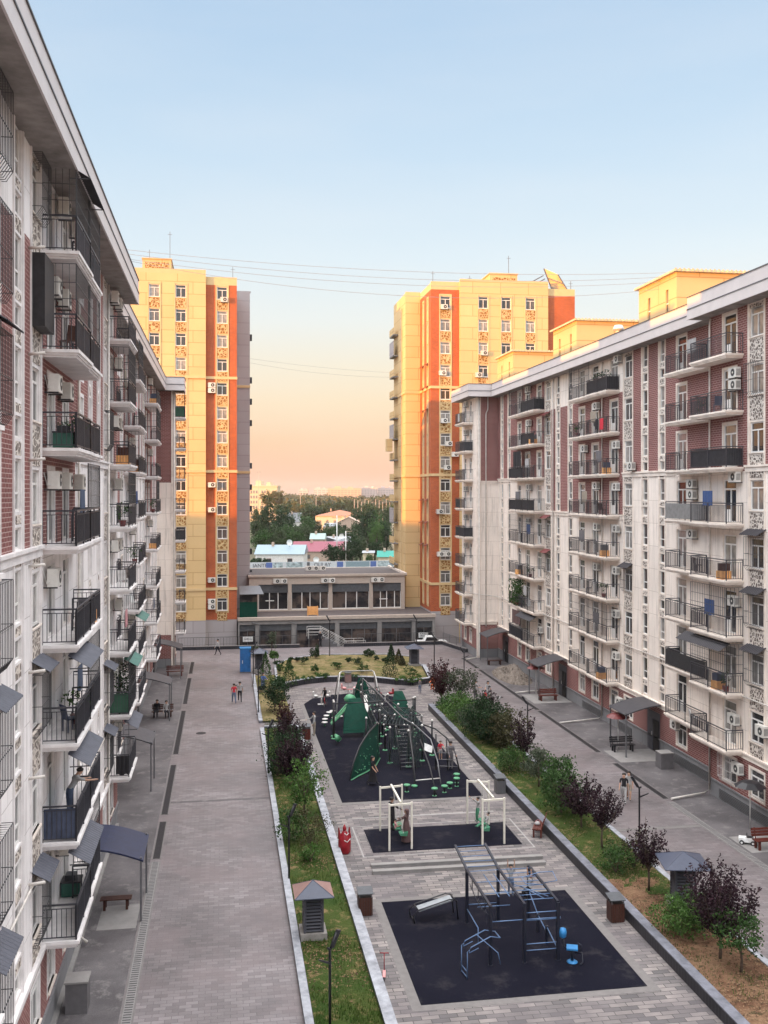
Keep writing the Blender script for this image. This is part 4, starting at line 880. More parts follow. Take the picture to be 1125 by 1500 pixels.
wallbar('planter_wall', [(2.86, 71.3), (5.02, 71.3)], .2, 0, .28, 'kerb_pale', 'kerb_grey', 'short pale wall closing the far end of the left grass planter', 'wall')
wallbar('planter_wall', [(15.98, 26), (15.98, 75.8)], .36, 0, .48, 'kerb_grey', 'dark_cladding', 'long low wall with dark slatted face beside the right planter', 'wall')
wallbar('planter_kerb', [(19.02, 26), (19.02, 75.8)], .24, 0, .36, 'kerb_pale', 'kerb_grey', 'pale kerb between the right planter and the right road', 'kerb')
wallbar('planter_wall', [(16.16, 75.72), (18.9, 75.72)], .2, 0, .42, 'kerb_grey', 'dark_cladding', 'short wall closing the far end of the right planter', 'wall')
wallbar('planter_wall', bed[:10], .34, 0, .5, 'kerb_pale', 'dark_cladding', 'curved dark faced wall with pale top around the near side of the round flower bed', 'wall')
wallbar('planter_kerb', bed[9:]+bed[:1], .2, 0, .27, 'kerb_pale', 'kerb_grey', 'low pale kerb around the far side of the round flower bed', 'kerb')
wallbar('parapet_wall', [(-5.2, 108.8), (8.2, 108.6)], .3, -.6, .38, 'border', 'dark_cladding', 'long low dark parapet below the left tower at the end of the road', 'wall')
wallbar('parapet_wall', [(13.1, 108.5), (24.2, 108.3), (25.6, 102.5)], .3, -.6, .4, 'border', 'dark_cladding', 'long low dark parapet in front of the shops on the right of the stairs', 'wall')
wallbar('step_bar', [(6.6, 44.3), (14.6, 44.15)], .26, 0, .16, 'concrete', 'concrete', 'farther of the two long pale concrete bars across the plaza', 'step')
wallbar('step_bar', [(6.55, 43.55), (14.5, 43.4)], .26, 0, .16, 'concrete', 'concrete', 'nearer of the two long pale concrete bars across the plaza', 'step')
# stairs with rails down from the courtyard to the shops
t = thing('staircase', 'short staircase with pale metal handrails in front of the shop windows', 'stairs', (12.2, 108.8, 0)); mb = MB()
for k in range(6): mb.box((-1.6+.45*k, .2, -.6), (-1.15+.45*k, 2.0, 1.05-.27*k), 'metal_grey')
mb.build('steps', t); mb = MB()
for y in (.2, 2.0):
    pts = [(-3.0, y, 2.0), (-1.5, y, 2.0), (1.2, y, .55), (3.4, y, .55)]; mb.tube(pts, .03, 'metal_pale', 5); mb.tube([(a, b_, c-.35) for a, b_, c in pts], .02, 'metal_pale', 5); mb.tube([(a, b_, c-.7) for a, b_, c in pts], .02, 'metal_pale', 5)
    for x, zt in ((-3.0, 2.0), (-1.5, 2.0), (-.6, 1.52), (.3, 1.03), (1.2, .55), (2.3, .55), (3.4, .55)): mb.bar((x, y, max(-.6, zt-1.1)), (x, y, zt), .05, 'metal_pale')
mb.build('handrail', t)
def iron_fence(x0, x1, y, z, h, label, m='cage', yb=None):
    yb = y if yb is None else yb; L = math.hypot(x1-x0, yb-y); t = thing('iron_railing', label, 'railing', (x0, y, z), math.atan2(yb-y, x1-x0)); mb = MB()
    n = int(L/.16)
    for k in range(n+1): mb.bar((L*k/n, 0, 0), (L*k/n, 0, h-.05), .022 if k % 10 else .05, m)
    mb.bar((0, 0, h), (L, 0, h), .045, m); mb.bar((0, 0, .12), (L, 0, .12), .03, m); mb.build('bars', t)
iron_fence(-4.9, 8.2, 110.0, -.6, 1.75, 'dark iron railing before the shop windows left of the stairs'); iron_fence(14.8, 23.6, 109.9, -.6, 1.75, 'dark iron railing before the shop windows right of the stairs')
iron_fence(24.3, 25.5, 108.4, 0, 1.3, 'short grey iron railing at the foot of the right tower', 'metal_grey', 103.5)
# ================================================================== LEAVES
def leaves(mb, pts, size, rg, m, up=.0):
    """pts: array of leaf centres; one small folded quad at each"""
    n = len(pts); P = np.array(pts, 'f'); rs = np.random.RandomState(rg.randint(0, 1 << 30))
    a = rs.normal(size=(n, 3)); a[:, 2] += up; a /= np.linalg.norm(a, axis=1)[:, None]+1e-6
    b_ = rs.normal(size=(n, 3)); b_ -= (b_*a).sum(1)[:, None]*a; b_ /= np.linalg.norm(b_, axis=1)[:, None]+1e-6
    s_ = size*rs.uniform(.6, 1.35, n)[:, None]; q = np.stack([P-a*s_, P+b_*s_*.5, P+a*s_, P-b_*s_*.5], 1).reshape(-1, 3)
    i = len(mb.v); mb.v += [tuple(x) for x in q.tolist()]; k = mb.mi(m)
    mb.f += [(i+4*j, i+4*j+1, i+4*j+2, i+4*j+3) for j in range(n)]; mb.m += [k]*n; mb.sm += [False]*n
def clumps(rg, R_, H, zc, n, nl, spread=.3, hollow=.35):
    """leaf centres gathered in clumps through a squashed ball of half sizes R_ and H"""
    out = []; rs = np.random.RandomState(rg.randint(0, 1 << 30))
    for _ in range(n):
        d = rs.normal(size=3); d /= np.linalg.norm(d); r = hollow+(1-hollow)*rs.uniform()**.5
        r *= 1+.22*math.sin(d[0]*5+d[1]*4+zc*9)
        c = np.array([d[0]*R_*r, d[1]*R_*r, zc+d[2]*H*r]); out.append(c+rs.normal(size=(nl, 3))*spread*np.array([R_, R_, H])*rs.uniform(.45, 1))
    P = np.concatenate(out); return P[P[:, 2] > .03]
def tree(name, label, x, y, z, h, r, kind, trunk=.9, leaf='leaf_green', group=None, n=46, nl=34, size=.075, seed=0, cat='tree'):
    n = int(n*1.25); nl = int(nl*1.35)
    rg = random.Random(seed*7+3); t = thing(name, label, cat, (x, y, z), rg.uniform(0, 6), group); mb = MB(); cr_ = MB()
    tr = .022+.018*h/2
    if kind == 'plum':                               # upright shoots covered in leaves
        P = []; rs = np.random.RandomState(seed+5)
        mb.tube([(0, 0, -.1), (.02, .01, trunk*.5), (0, 0, trunk)], [tr*1.3, tr, tr*.85], 'bark', 7)
        for k in range(n):
            a = rs.uniform(0, 6.28); e = rs.uniform(.12, 1.0)**.7; ln = (h-trunk)*rs.uniform(.66, 1.22)*(1-.28*e*e)
            tip = np.array([math.cos(a)*r*e, math.sin(a)*r*e, trunk+ln]); mid = np.array([math.cos(a)*r*e*.62, math.sin(a)*r*e*.62, trunk+ln*.45]); b0 = np.array([0, 0, trunk*rs.uniform(.85, 1.1)])
            if k < 14: mb.tube([tuple(b0), tuple(mid), tuple(tip)], [tr*.5, tr*.3, .006], 'bark', 4)
            tt = rs.uniform(.22, 1, nl); c = ((1-tt)**2)[:, None]*b0+(2*tt*(1-tt))[:, None]*mid+(tt**2)[:, None]*tip
            P.append(c+rs.normal(size=(nl, 3))*(r*.085*(1.15-tt*.75))[:, None])
        leaves(cr_, np.concatenate(P), size, rg, leaf)
    else:
        zc = trunk+(h-trunk)*.5
        mb.tube([(0, 0, -.1), (.03, .02, trunk*.6), (0, .02, trunk), (.02, 0, zc)], [tr*1.4, tr, tr*.9, tr*.4], 'bark', 7)
        for k in range(7): a = k*.9+seed; mb.tube([(0, 0, trunk*.9+.05*k), (math.cos(a)*r*.4, math.sin(a)*r*.4, zc), (math.cos(a)*r*.75, math.sin(a)*r*.75, zc+(h-zc)*.35)], [tr*.5, tr*.3, .006], 'bark', 4)
        leaves(cr_, clumps(rg, r, (h-trunk)*.5, zc, n, nl, .2), size, rg, leaf)
    mb.build('trunk', t); cr_.build('crown', t); return t
def shrub(label, x, y, z, h, r, leaf='leaf_green', seed=0, n=30, nl=26, size=.06, group=None, name='shrub', cat='shrub', twigs=True, kind='ball'):
    n = int(n*1.3); nl = int(nl*1.35); r *= 1.1; h *= 1.08
    rg = random.Random(seed*13+1); t = thing(name, label, cat, (x, y, z), rg.uniform(0, 6), group); cr_ = MB(); mb = MB()
    if kind == 'cone':
        rs = np.random.RandomState(seed); tt = rs.uniform(0, 1, n*nl); a = rs.uniform(0, 6.28, n*nl); rr = r*(1-tt)**.8*rs.uniform(.5, 1.05, n*nl); P = np.stack([rr*np.cos(a), rr*np.sin(a), .05+tt*h], 1)
    else: P = clumps(rg, r*.92, h*.5, h*.5, n, nl, .2)
    leaves(cr_, P, size, rg, leaf)
    for k in range(6 if twigs else 1): a = k*1.05+seed; mb.tube([(0, 0, -.05), (math.cos(a)*r*.3*(twigs), math.sin(a)*r*.3*twigs, h*.4), (math.cos(a)*r*.6*twigs, math.sin(a)*r*.6*twigs, h*.75)], [.02, .014, .005], 'bark', 4)
    mb.build('stems', t); cr_.build('foliage', t); return t
# left planter, near to far
zb = .16
tree('ornamental_tree', 'slim young fresh green tree in the left planter above the brown bush', 4.15, 51.6, zb, 2.9, .95, 'round', .55, 'leaf_fresh', n=40, nl=30, seed=1)
shrub('wide bush of brown twigs and sparse leaves in the left planter', 4.05, 47.3, zb, 1.5, .95, 'leaf_olive', 2, n=36, nl=22, size=.05)
shrub('dark green bush leaning on the outer kerb beside the brown twiggy bush', 3.3, 47.9, zb, 1.4, .7, 'leaf_green', 3)
shrub('low fresh green shrub on the grass before the brown bush', 3.9, 45.2, zb, .7, .5, 'leaf_fresh', 4, n=16, size=.05)
tree('purple_leaf_tree', 'nearest dark purple bush tree of the left planter, with bare lower twigs', 4.0, 57.2, zb, 2.5, 1.3, 'plum', .2, 'leaf_plum', n=84, nl=36, seed=5)
tree('purple_leaf_tree', 'dark purple bush tree of the left planter beside the wooden bin', 4.1, 63.6, zb, 2.3, 1.2, 'plum', .2, 'leaf_plum', n=76, nl=32, seed=6)
shrub('large dark olive bush between the two purple trees of the left planter', 3.9, 60.4, zb, 2.1, 1.35, 'leaf_dark', 7, n=76, size=.065)
shrub('dark green bush hanging over the outer kerb halfway up the left planter', 3.15, 59.0, zb, 1.6, .75, 'leaf_dark', 8)
shrub('small yellowish shrub at the far end of the left grass planter', 4.0, 67.0, zb, 1.4, .95, 'leaf_dark', 9, n=34)
tree('purple_leaf_tree', 'farthest purple bush tree of the left planter, beside its white end wall', 4.3, 69.6, zb, 2.0, .9, 'plum', .25, 'leaf_maroon', n=40, nl=26, seed=10)
tree('ornamental_tree', 'dense dark green tree beyond the gap in the left planter', 3.9, 76.6, zb, 2.5, 1.0, 'round', .4, 'leaf_dark', n=52, nl=32, size=.075, seed=11)
tree('ornamental_tree', 'loose green tree next to the blue clothed group at the far left planter', 4.4, 82.2, zb, 1.6, .6, 'round', .7, 'leaf_green', n=30, nl=26, size=.085, seed=12)
# right planter
zr = .34
tree('ornamental_tree', 'small green tree on a thin stem at the bottom right corner', 17.72, 31.86, zr, 2.15, .85, 'round', .75, 'leaf_green', n=34, nl=26, size=.06, seed=20)
tree('purple_leaf_tree', 'largest purple tree, standing on brown mulch at the lower right', 17.5, 32.9, zr, 3.15, 1.4, 'plum', .75, 'leaf_plum', n=96, nl=40, size=.062, seed=21)
shrub('big bright green bush at the foot of the largest purple tree', 17.0, 35.0, zr, 1.35, .95, 'leaf_fresh', 22, n=56, nl=30, size=.055)
shrub('dark green bush against the louvred cabinet in the right planter', 17.7, 35.6, zr, 1.3, .8, 'leaf_green', 23, n=40, size=.055)
tree('purple_leaf_tree', 'small grey purple tree on a thin stem left of the slate roofed cabinet', 17.54, 39.0, zr, 2.75, .95, 'plum', .95, 'leaf_plum', n=46, nl=24, size=.06, seed=24)
shrub('sparse green shrub between two thin stemmed purple trees', 17.0, 41.2, zr, 1.1, .85, 'leaf_green', 25, n=28)
shrub('low dark green shrub beside the right road behind the sparse shrub', 18.0, 41.6, zr, 1.2, .8, 'leaf_olive', 26, n=28)
tree('purple_leaf_tree', 'purple tree with sprays to the right on a bare stem, beside the wooden bench', 17.48, 44.0, zr, 2.7, 1.05, 'plum', .95, 'leaf_plum', n=56, nl=26, size=.06, seed=27)
tree('purple_leaf_tree', 'drooping dark purple tree merging into the tall green bushes', 17.6, 47.0, zr, 2.5, 1.15, 'plum', .5, 'leaf_plum', n=56, nl=28, seed=28)
tree('ornamental_tree', 'tall dark green bush tree behind the wooden bench', 17.3, 49.2, zr, 2.4, 1.05, 'round', .2, 'leaf_green', n=54, nl=30, seed=29)
tree('ornamental_tree', 'pale green bush tree just beyond the tall dark green one', 18.0, 51.6, zr, 2.3, .95, 'round', .3, 'leaf_green', n=44, nl=28, seed=30)
tree('ornamental_tree', 'small silvery green tree between the tall bushes and the second bin', 17.6, 53.8, zr, 2.2, .95, 'round', .5, 'leaf_grey', n=34, nl=24, seed=31)
tree('purple_leaf_tree', 'slender dark purple tree in front of the second street lamp', 18.1, 58.2, zr, 2.9, .85, 'plum', .6, 'leaf_plum', n=40, nl=24, seed=32)
shrub('rounded fresh green bush beside the small grey bin', 17.0, 57.2, zr, 1.3, .95, 'leaf_green', 33, n=46)
shrub('dark green bush under the slender purple tree', 18.3, 56.4, zr, 1.2, .8, 'leaf_dark', 34, n=30)
tree('purple_leaf_tree', 'tall dark purple tree rising from the big dark bush group', 18.0, 66.0, zr, 3.0, .9, 'plum', .7, 'leaf_plum', n=44, nl=26, seed=35)
shrub('very large dark green bush in the middle of the far bush group', 17.5, 64.6, zr, 2.5, 1.6, 'leaf_dark', 36, n=100, nl=36, size=.085)
shrub('large brownish bush at the road side of the far bush group', 18.5, 62.6, zr, 2.2, 1.3, 'leaf_olive', 37, n=74, size=.08)
shrub('grey green bush leaning over the dark wall beside the playground', 17.0, 66.6, zr, 1.9, 1.1, 'leaf_grey', 38, n=46, size=.07)
shrub('wide fresh green bush near the far end of the right planter', 17.3, 70.4, zr, 1.6, 1.5, 'leaf_fresh', 39, n=84, size=.07)
shrub('low green bush at the far end of the right planter', 17.4, 73.6, zr, 1.3, 1.35, 'leaf_green', 40, n=70, size=.065)
tree('purple_leaf_tree', 'reddish purple tree beside the person in orange', 17.4, 78.2, 0, 3.3, 1.35, 'plum', .5, 'leaf_maroon', n=64, nl=26, size=.085, seed=41)
tree('ornamental_tree', 'round grey green tree beside the reddish purple one', 18.8, 77.4, 0, 2.9, 1.25, 'round', .8, 'leaf_grey', n=50, nl=28, size=.085, seed=42)
# round bed
zd = .3; nth = ['first', 'second', 'third', 'fourth', 'fifth', 'sixth', 'seventh', 'eighth', 'ninth', 'tenth', 'eleventh', 'twelfth', 'thirteenth']
for i, (px, py, h, r) in enumerate([(408, 975, .8, .55), (425, 980, .5, .35), (427, 969, .6, .4), (436, 968, .5, .35), (445, 972, .9, .55), (510, 970, .6, .4), (523, 972, .9, .5), (551, 967, .5, .35), (564, 969, .5, .35)]):
    h *= .7; r *= .8; x, y = G(px, py, zd); shrub('small dark clipped shrub in the round bed, %s from the left in its rear row' % nth[i], x, y, zd, h, r, 'leaf_dark', 50+i, n=14, nl=18, size=.07, group='clipped shrubs in the rear row of the round bed', twigs=False)
for i, (px, py, h, r) in enumerate([(411, 984, 1.0, .5), (461, 985, .9, .5), (494, 979, .8, .6), (533, 985, 1.2, .7), (601, 990, 1.2, .7)]):
    h *= .7; r *= .8; x, y = G(px, py, zd); shrub('round green shrub on the dry slope of the round bed, %s from the left' % nth[i], x, y, zd, h, r, 'leaf_green', 60+i, n=16, nl=18, size=.07, group='shrubs on the slope of the round bed', twigs=False)
for i, (px, py, h, r) in enumerate([(436, 998, .5, .4), (445, 997, .5, .4), (456, 996, .5, .4), (468, 994, .8, .5), (477, 994, .6, .45), (505, 993, .5, .7), (518, 993, .5, .6), (587, 998, .6, .6), (600, 1000, .6, .5), (612, 998, .7, .6)]):
    h *= .7; r *= .8; x, y = G(px, py, zd); shrub('low shrub just inside the curved wall of the round bed, %s from the left' % nth[i], x, y, zd, h, r, 'leaf_fresh' if i % 2 else 'leaf_green', 70+i, n=14, nl=18, size=.07, group='low shrubs inside the curved wall', twigs=False)
for (px, py, h, r, k, lf, lab) in [(389, 998, 3.4, .85, 'cone', 'leaf_green', 'pointed green conifer beside the louvred kiosk at the far left'), (423, 1002, 2.9, .9, 'cone', 'leaf_green', 'loose green conifer at the left tip of the round bed'),
                                 (571, 990, 3.0, 1.0, 'cone', 'leaf_dark', 'largest dark conifer in the right half of the round bed'), (573, 968, 2.2, .6, 'cone', 'leaf_dark', 'narrow pointed conifer at the rear right of the round bed'),
                                 (584, 972, 1.8, .6, 'cone', 'leaf_olive', 'brownish pointed conifer at the rear right of the round bed'), (589, 975, 1.2, .5, 'cone', 'leaf_olive', 'small brownish conifer right of the brownish pointed one')]:
    h *= .7; r *= .8; x, y = G(px, py, zd); shrub(lab, x, y, zd, h, r, lf, int(px), n=22, nl=26, size=.075, name='conifer', cat='conifer', kind=k, twigs=False)
for (px, py, h, r, tr_, lf, lab) in [(462, 966, 2.0, .62, .35, 'leaf_dark', 'dark egg shaped tree at the rear edge of the round bed'), (541, 966, 1.7, .75, .5, 'leaf_dark', 'small round headed tree at the rear edge of the round bed, right of the lamp'),
                                  (402, 970, 1.7, .6, .5, 'leaf_fresh', 'small fresh green tree at the left rear of the round bed'), (398, 953, 3.0, .7, .5, 'leaf_grey', 'pale young tree before the shop windows'), (372, 960, 1.4, 1.1, .2, 'leaf_grey', 'pale wide bush tree below the left sign board')]:
    h *= .66; r *= .75; tr_ *= .6; x, y = G(px, py, .1); tree('ornamental_tree', lab, x, y, .1, h, r, 'round', tr_, lf, n=26, nl=26, size=.075, seed=int(px))
# grass blades on the near lawn
rg = random.Random(9); mb = MB(); P = []
for _ in range(15000):
    y = 30+44*rg.random()**1.5; x = rg.uniform(2.9, 5.0); P.append((x, y, .17)) 
for _ in range(9000): y = rg.uniform(30, 75); P.append((rg.uniform(16.25, 18.8), y, .35))
for x, y, z in P:
    if math.sin(x*2.1+y*.7)+math.sin(y*1.3+x) < -.55: continue
    a = rg.uniform(0, 6.28); h = rg.uniform(.05, .15); w = .013; dx, dy = math.cos(a), math.sin(a); i = len(mb.v)
    mb.v += [(x-dx*w, y-dy*w, z-.02), (x+dx*w, y+dy*w, z-.02), (x+dy*h*.4, y-dx*h*.4, z+h)]; mb.f.append((i, i+1, i+2)); mb.m.append(mb.mi('blade')); mb.sm.append(False)
tag(mb.build('grass'), kind='stuff')
rg = random.Random(19); mb = MB()                    # clods, bark and dry litter lying on the beds
for _ in range(5200):
    if rg.random() < .55: x, y, z = rg.uniform(16.25, 18.85), rg.uniform(28, 41.5+1.5*math.sin(rg.uniform(0, 6))), .36
    elif rg.random() < .5: x, y, z = rg.uniform(16.25, 18.85), rg.choice([43.5, 46, 57, 69])+rg.gauss(0, 1.1), .35
    else: x, y, z = rg.uniform(2.9, 5.0), rg.choice([34.2, 36, 45, 54.5])+rg.gauss(0, .7), .18
    s_ = rg.uniform(.015, .06); a = rg.uniform(0, 6.28); dx, dy = math.cos(a)*s_, math.sin(a)*s_; i = len(mb.v)
    mb.v += [(x-dx, y-dy, z), (x+dy*.5, y-dx*.5, z+.005), (x+dx, y+dy, z+.01), (x-dy*.5, y+dx*.5, z+.01), (x, y, z+s_*.6)]
    for q in ((0, 1, 4), (1, 2, 4), (2, 3, 4), (3, 0, 4)): mb.f.append(tuple(i+k for k in q)); mb.m.append(mb.mi(('litter_pale', 'litter_dark', 'litter_pale')[_ % 3])); mb.sm.append(False)
tag(mb.build('leaf_litter'), kind='stuff')
# ================================================================== STREET FURNITURE
def lamp_proto(h):
    mb = MB(); mb.tube([(0, 0, 0), (0, 0, h-.5), (0, 0, h-.45)], .045, 'lamp_black', 8); mb.box((-.12, -.12, 0), (.12, .12, .03), 'lamp_black'); return mb
LAMPS = [(19.66, 44.75, 3.3, 'nearest black street lamp, standing beside the right road among purple trees', 2.6), (20.2, 64.1, 3.2, 'second black street lamp along the right road, bent arm over the dark bush', 2.6), (21.4, 86.8, 3.0, 'third black street lamp along the right road, at the gravel heap', 2.6),
         (18.8, 87.5, 4.4, 'tall black street lamp at the right edge of the round bed', 2.6), (19.9, 101.4, 4.2, 'black street lamp behind the round bed beside the far kiosk', 2.6), (10.75, 101.2, 4.3, 'black street lamp at the middle of the rear edge of the round bed', 2.6),
         (2.8, 43.15, 3.3, 'black street lamp behind the kiosk with the copper roof', .6), (3.3, 31.0, 3.05, 'nearest black street lamp in the grass at the bottom edge', .6), (2.62, 59.5, 3.3, 'black street lamp on the left kerb beside the purple bushes', .6),
         (2.6, 76.2, 3.9, 'black street lamp on the left kerb beyond the planter gap', .6), (2.55, 87.6, 3.8, 'farthest black street lamp on the left kerb beside the blue box', .6)]
for x, y, h, lab, ang in LAMPS:
    t = thing('street_lamp', lab, 'street lamp', (x, y, 0), ang, 'black street lamps of the courtyard'); mb = lamp_proto(h); mb.build('pole', t)
    mb = MB(); mb.tube([(0, 0, h-.46), (-.05, 0, h-.4), (-.10, 0, h-.38)], .04, 'lamp_black', 6); mb.tube([(0, 0, h-.47), (.28, 0, h)], [.045, .04], 'lamp_black', 6); mb.build('lamp_arm', t)
    mb = MB(); mb.hull([(.02, -.05, h-.42), (.12, -.05, h-.42), (.42, -.06, h+.05), (.30, -.06, h+.08)], [(.02, .05, h-.42), (.12, .05, h-.42), (.42, .06, h+.05), (.30, .06, h+.08)], 'lamp_black'); mb.hull([(-.45, -.05, h-.62), (-.42, -.05, h-.68), (0, -.04, h-.92), (0, -.04, h-.84)], [(-.45, .05, h-.62), (-.42, .05, h-.68), (0, .04, h-.92), (0, .04, h-.84)], 'lamp_black'); mb.build('lamp_head', t)
def kiosk(lab, x, y, z, w, h, ov, rot, copper):
    t = thing('louvred_kiosk', lab, 'kiosk', (x, y, z), rot, 'louvred ventilation kiosks with pyramid roofs'); mb = MB(); mb.box((-w-.12, -w-.12, -z), (w+.12, w+.12, .28), 'louvre_base'); mb.build('plinth', t)
    mb = MB(); 
    for sx in (-1, 1):
        for sy in (-1, 1): mb.box((sx*w-.035*(1+sx), sy*w-.035*(1+sy), .28), (sx*w+.035*(1-sx), sy*w+.035*(1-sy), h), 'louvre')
    mb.box((-w+.12, -w+.12, .3), (w-.12, w-.12, h), 'black_void'); mb.build('frame', t); mb = MB(); n = int((h-.35)/.125)
    for k in range(n):
        z_ = .33+k*.125
        for s_ in (-1, 1):
            mb.hull([(-w+.06, s_*w, z_), (w-.06, s_*w, z_), (w-.06, s_*(w-.07), z_+.05), (-w+.06, s_*(w-.07), z_+.05)], [(-w+.06, s_*w, z_+.015), (w-.06, s_*w, z_+.015), (w-.06, s_*(w-.07), z_+.065), (-w+.06, s_*(w-.07), z_+.065)], 'louvre')
            mb.hull([(s_*w, -w+.06, z_), (s_*w, w-.06, z_), (s_*(w-.07), w-.06, z_+.05), (s_*(w-.07), -w+.06, z_+.05)], [(s_*w, -w+.06, z_+.015), (s_*w, w-.06, z_+.015), (s_*(w-.07), w-.06, z_+.065), (s_*(w-.07), -w+.06, z_+.065)], 'louvre')
    mb.build('louvres', t); mb = MB(); o = w+ov; hh = .42
    c = [(-o, -o, h), (o, -o, h), (o, o, h), (-o, o, h)]; ap = (0, 0, h+hh); ms_ = ['roof_slate', 'roof_copper', 'roof_slate', 'roof_copper'] if copper else ['roof_slate']*4
    for k in range(4): mb.face([c[k], c[(k+1) % 4], ap], ms_[k])
    mb.face([(a, b_, h-.03) for a, b_, _ in c], 'roof_slate')
    for k in range(4): a, b_ = c[k], c[(k+1) % 4]; mb.face([a, b_, (b_[0], b_[1], h-.03), (a[0], a[1], h-.03)], 'roof_slate'); mb.bar(a, ap, .02, 'roof_slate')
    mb.build('roof', t); return t
kiosk('louvred kiosk with slate and copper coloured pyramid roof in the left grass planter', 3.35, 37.6, .1, .38, 1.72, .36, 0, True)
kiosk('louvred kiosk with slate grey pyramid roof beside the largest purple tree', 18.25, 37.3, .3, .42, 1.85, .5, R(-12), False)
kiosk('far louvred kiosk at the rear right corner of the round bed', 18.3, 94.5, .1, .42, 1.8, .4, 0, False)
kiosk('far louvred kiosk beside the blue box on the left road', 3.3, 94.2, .1, .42, 1.8, .4, 0, False)
BINS = [('slatted dark wooden bin with grey lid beside the left planter wall, nearest the camera', 5.62, 39.5, 'wood'), ('red brown wooden bin beside the person in pale clothes', 5.62, 68.2, 'wood_red'), ('small dark bin with a grey front leaning on the right planter wall', 15.45, 54.2, 'metal_grey'),
        ('slatted dark wooden bin against the right wall beside the navy mat', 15.38, 37.3, 'wood'), ('pale brown wooden bin at the curved wall of the round bed', 11.0, 88.0, 'roof_copper')]
for lab, x, y, mw in BINS:
    t = thing('litter_bin', lab, 'bin', (x, y, 0), 0, 'litter bins around the playground'); w = .27; mb = MB(); mb.box((-w+.03, -w+.03, .02), (w-.03, w-.03, .72), 'black_void')
    for k in range(5):
        a = -w+.02+k*(2*w-.04)/5
        for s_ in (-1, 1): mb.box((a, s_*w-.012, .02), (a+.085, s_*w+.012, .74), mw); mb.box((s_*w-.012, a, .02), (s_*w+.012, a+.085, .74), mw)
    mb.build('bin_body', t); mb = MB(); mb.hull([(-w-.04, -w-.04, .88), (w+.04, -w-.04, .88), (w+.04, w+.04, .96), (-w-.04, w+.04, .96)], [(-w-.04, -w-.04, .91), (w+.04, -w-.04, .91), (w+.04, w+.04, .99), (-w-.04, w+.04, .99)], 'roof_grey2')
    for sx in (-1, 1):
        for sy in (-1, 1): mb.bar((sx*w*.9, sy*w*.9, .7), (sx*w*.9, sy*w*.9, .92), .03, 'metal_grey')
    mb.build('lid', t)
def bench(lab, x, y, rot, m, L=1.5, back=True):
    t = thing('bench', lab, 'bench', (x, y, 0), rot, 'wooden benches at the entrances'); mb = MB()
    for k in range(4): mb.box((-L/2, -.22+k*.115, .42), (L/2, -.13+k*.115, .46), m)
    mb.build('seat', t)
    if back:
        mb = MB()
        for k in range(3): mb.hull([(-L/2, .25+.03*k, .55+.13*k), (L/2, .25+.03*k, .55+.13*k), (L/2, .28+.03*k, .55+.13*k), (-L/2, .28+.03*k, .55+.13*k)], [(-L/2, .28+.03*k, .65+.13*k), (L/2, .28+.03*k, .65+.13*k), (L/2, .31+.03*k, .65+.13*k), (-L/2, .31+.03*k, .65+.13*k)], m)
        mb.build('backrest', t)
    for s_ in (-1, 1):
        mb = MB(); mb.box((s_*(L/2-.18)-.05, -.2, 0), (s_*(L/2-.18)+.05, -.12, .42), m); mb.box((s_*(L/2-.18)-.05, .16, 0), (s_*(L/2-.18)+.05, .24, .42), m); mb.box((s_*(L/2-.18)-.045, -.2, .36), (s_*(L/2-.18)+.045, .24, .415), m)
        if back: mb.bar((s_*(L/2-.18), .22, .42), (s_*(L/2-.18), .36, .95), .05, m)
        mb.build('leg', t)
bench('brown slatted bench facing the road below the blue entrance canopy on the left', -4.35, 41.6, 0, 'wood', 1.25, False)
bench('open red brown bench beside the right planter wall, a pale bag on its seat', 15.45, 47.3, R(-115), 'wood_red', 1.35)
bench('red brown bench at the right picture edge beside the toy car', 25.75, 43.6, R(0), 'wood_red', 1.6); bench('red brown bench under the second canopy on the right', 26.2, 77.6, R(0), 'wood_red', 1.6)
bench('dark metal bench under the nearest canopy on the right', 25.9, 61.6, 0, 'lamp_black', 1.6); bench('dark bench in the shade of the farthest canopy on the right', 26.4, 94.6, 0, 'wood', 1.5, False)
bench('dark bench with seated people under the third canopy on the left', -4.6, 76.6, 0, 'wood', 1.6); bench('red brown bench under the farthest canopy on the left', -4.5, 93.6, 0, 'wood_red', 1.6)
t = thing('handbag', 'pale crumpled bag lying on the open bench by the right wall', 'bag', (15.42, 47.35, .46)); mb = MB(); mb.lathe([(.06, 0), (.15, .03), (.14, .1), (.08, .16), (.02, .17)], 'cloth_white', 9); mb.tube([(.1, 0, .1), (.12, 0, .22), (0, 0, .26), (-.1, 0, .14)], .012, 'cloth_pink', 5); mb.build('bag_body', t)
def canopy(lab, x, y, side, m, L=2.6, D=2.4, z=2.75, post=.04):
    """arched entrance roof: x,y at the wall; side +1 reaches towards +X"""
    t = thing('entrance_canopy', lab, 'canopy', (x, y, 0), 0, 'arched canopies over the entrances'); mb = MB(); n = 10
    for k in range(n):
        def q(i): u = i/n; return (side*D*u, z+.55*math.sin(math.pi*(1-u)/2.0)-.0*u)
        a, b_ = q(k), q(k+1); mb.face([(a[0], -L/2, a[1]), (a[0], L/2, a[1]), (b_[0], L/2, b_[1]), (b_[0], -L/2, b_[1])], m, True); mb.face([(a[0], -L/2, a[1]-.04), (a[0], L/2, a[1]-.04), (b_[0], L/2, b_[1]-.04), (b_[0], -L/2, b_[1]-.04)], m, True)
        for yy in (-L/2, L/2): mb.face([(a[0], yy, a[1]), (b_[0], yy, b_[1]), (b_[0], yy, b_[1]-.07), (a[0], yy, a[1]-.07)], m)
    mb.build('arched_roof', t)
    for yy in (-L/2+.1, L/2-.1): mb = MB(); mb.bar((side*(D-.1), yy, 0), (side*(D-.1), yy, z+.1), post*2, 'metal_grey'); mb.build('post', t)
    return t
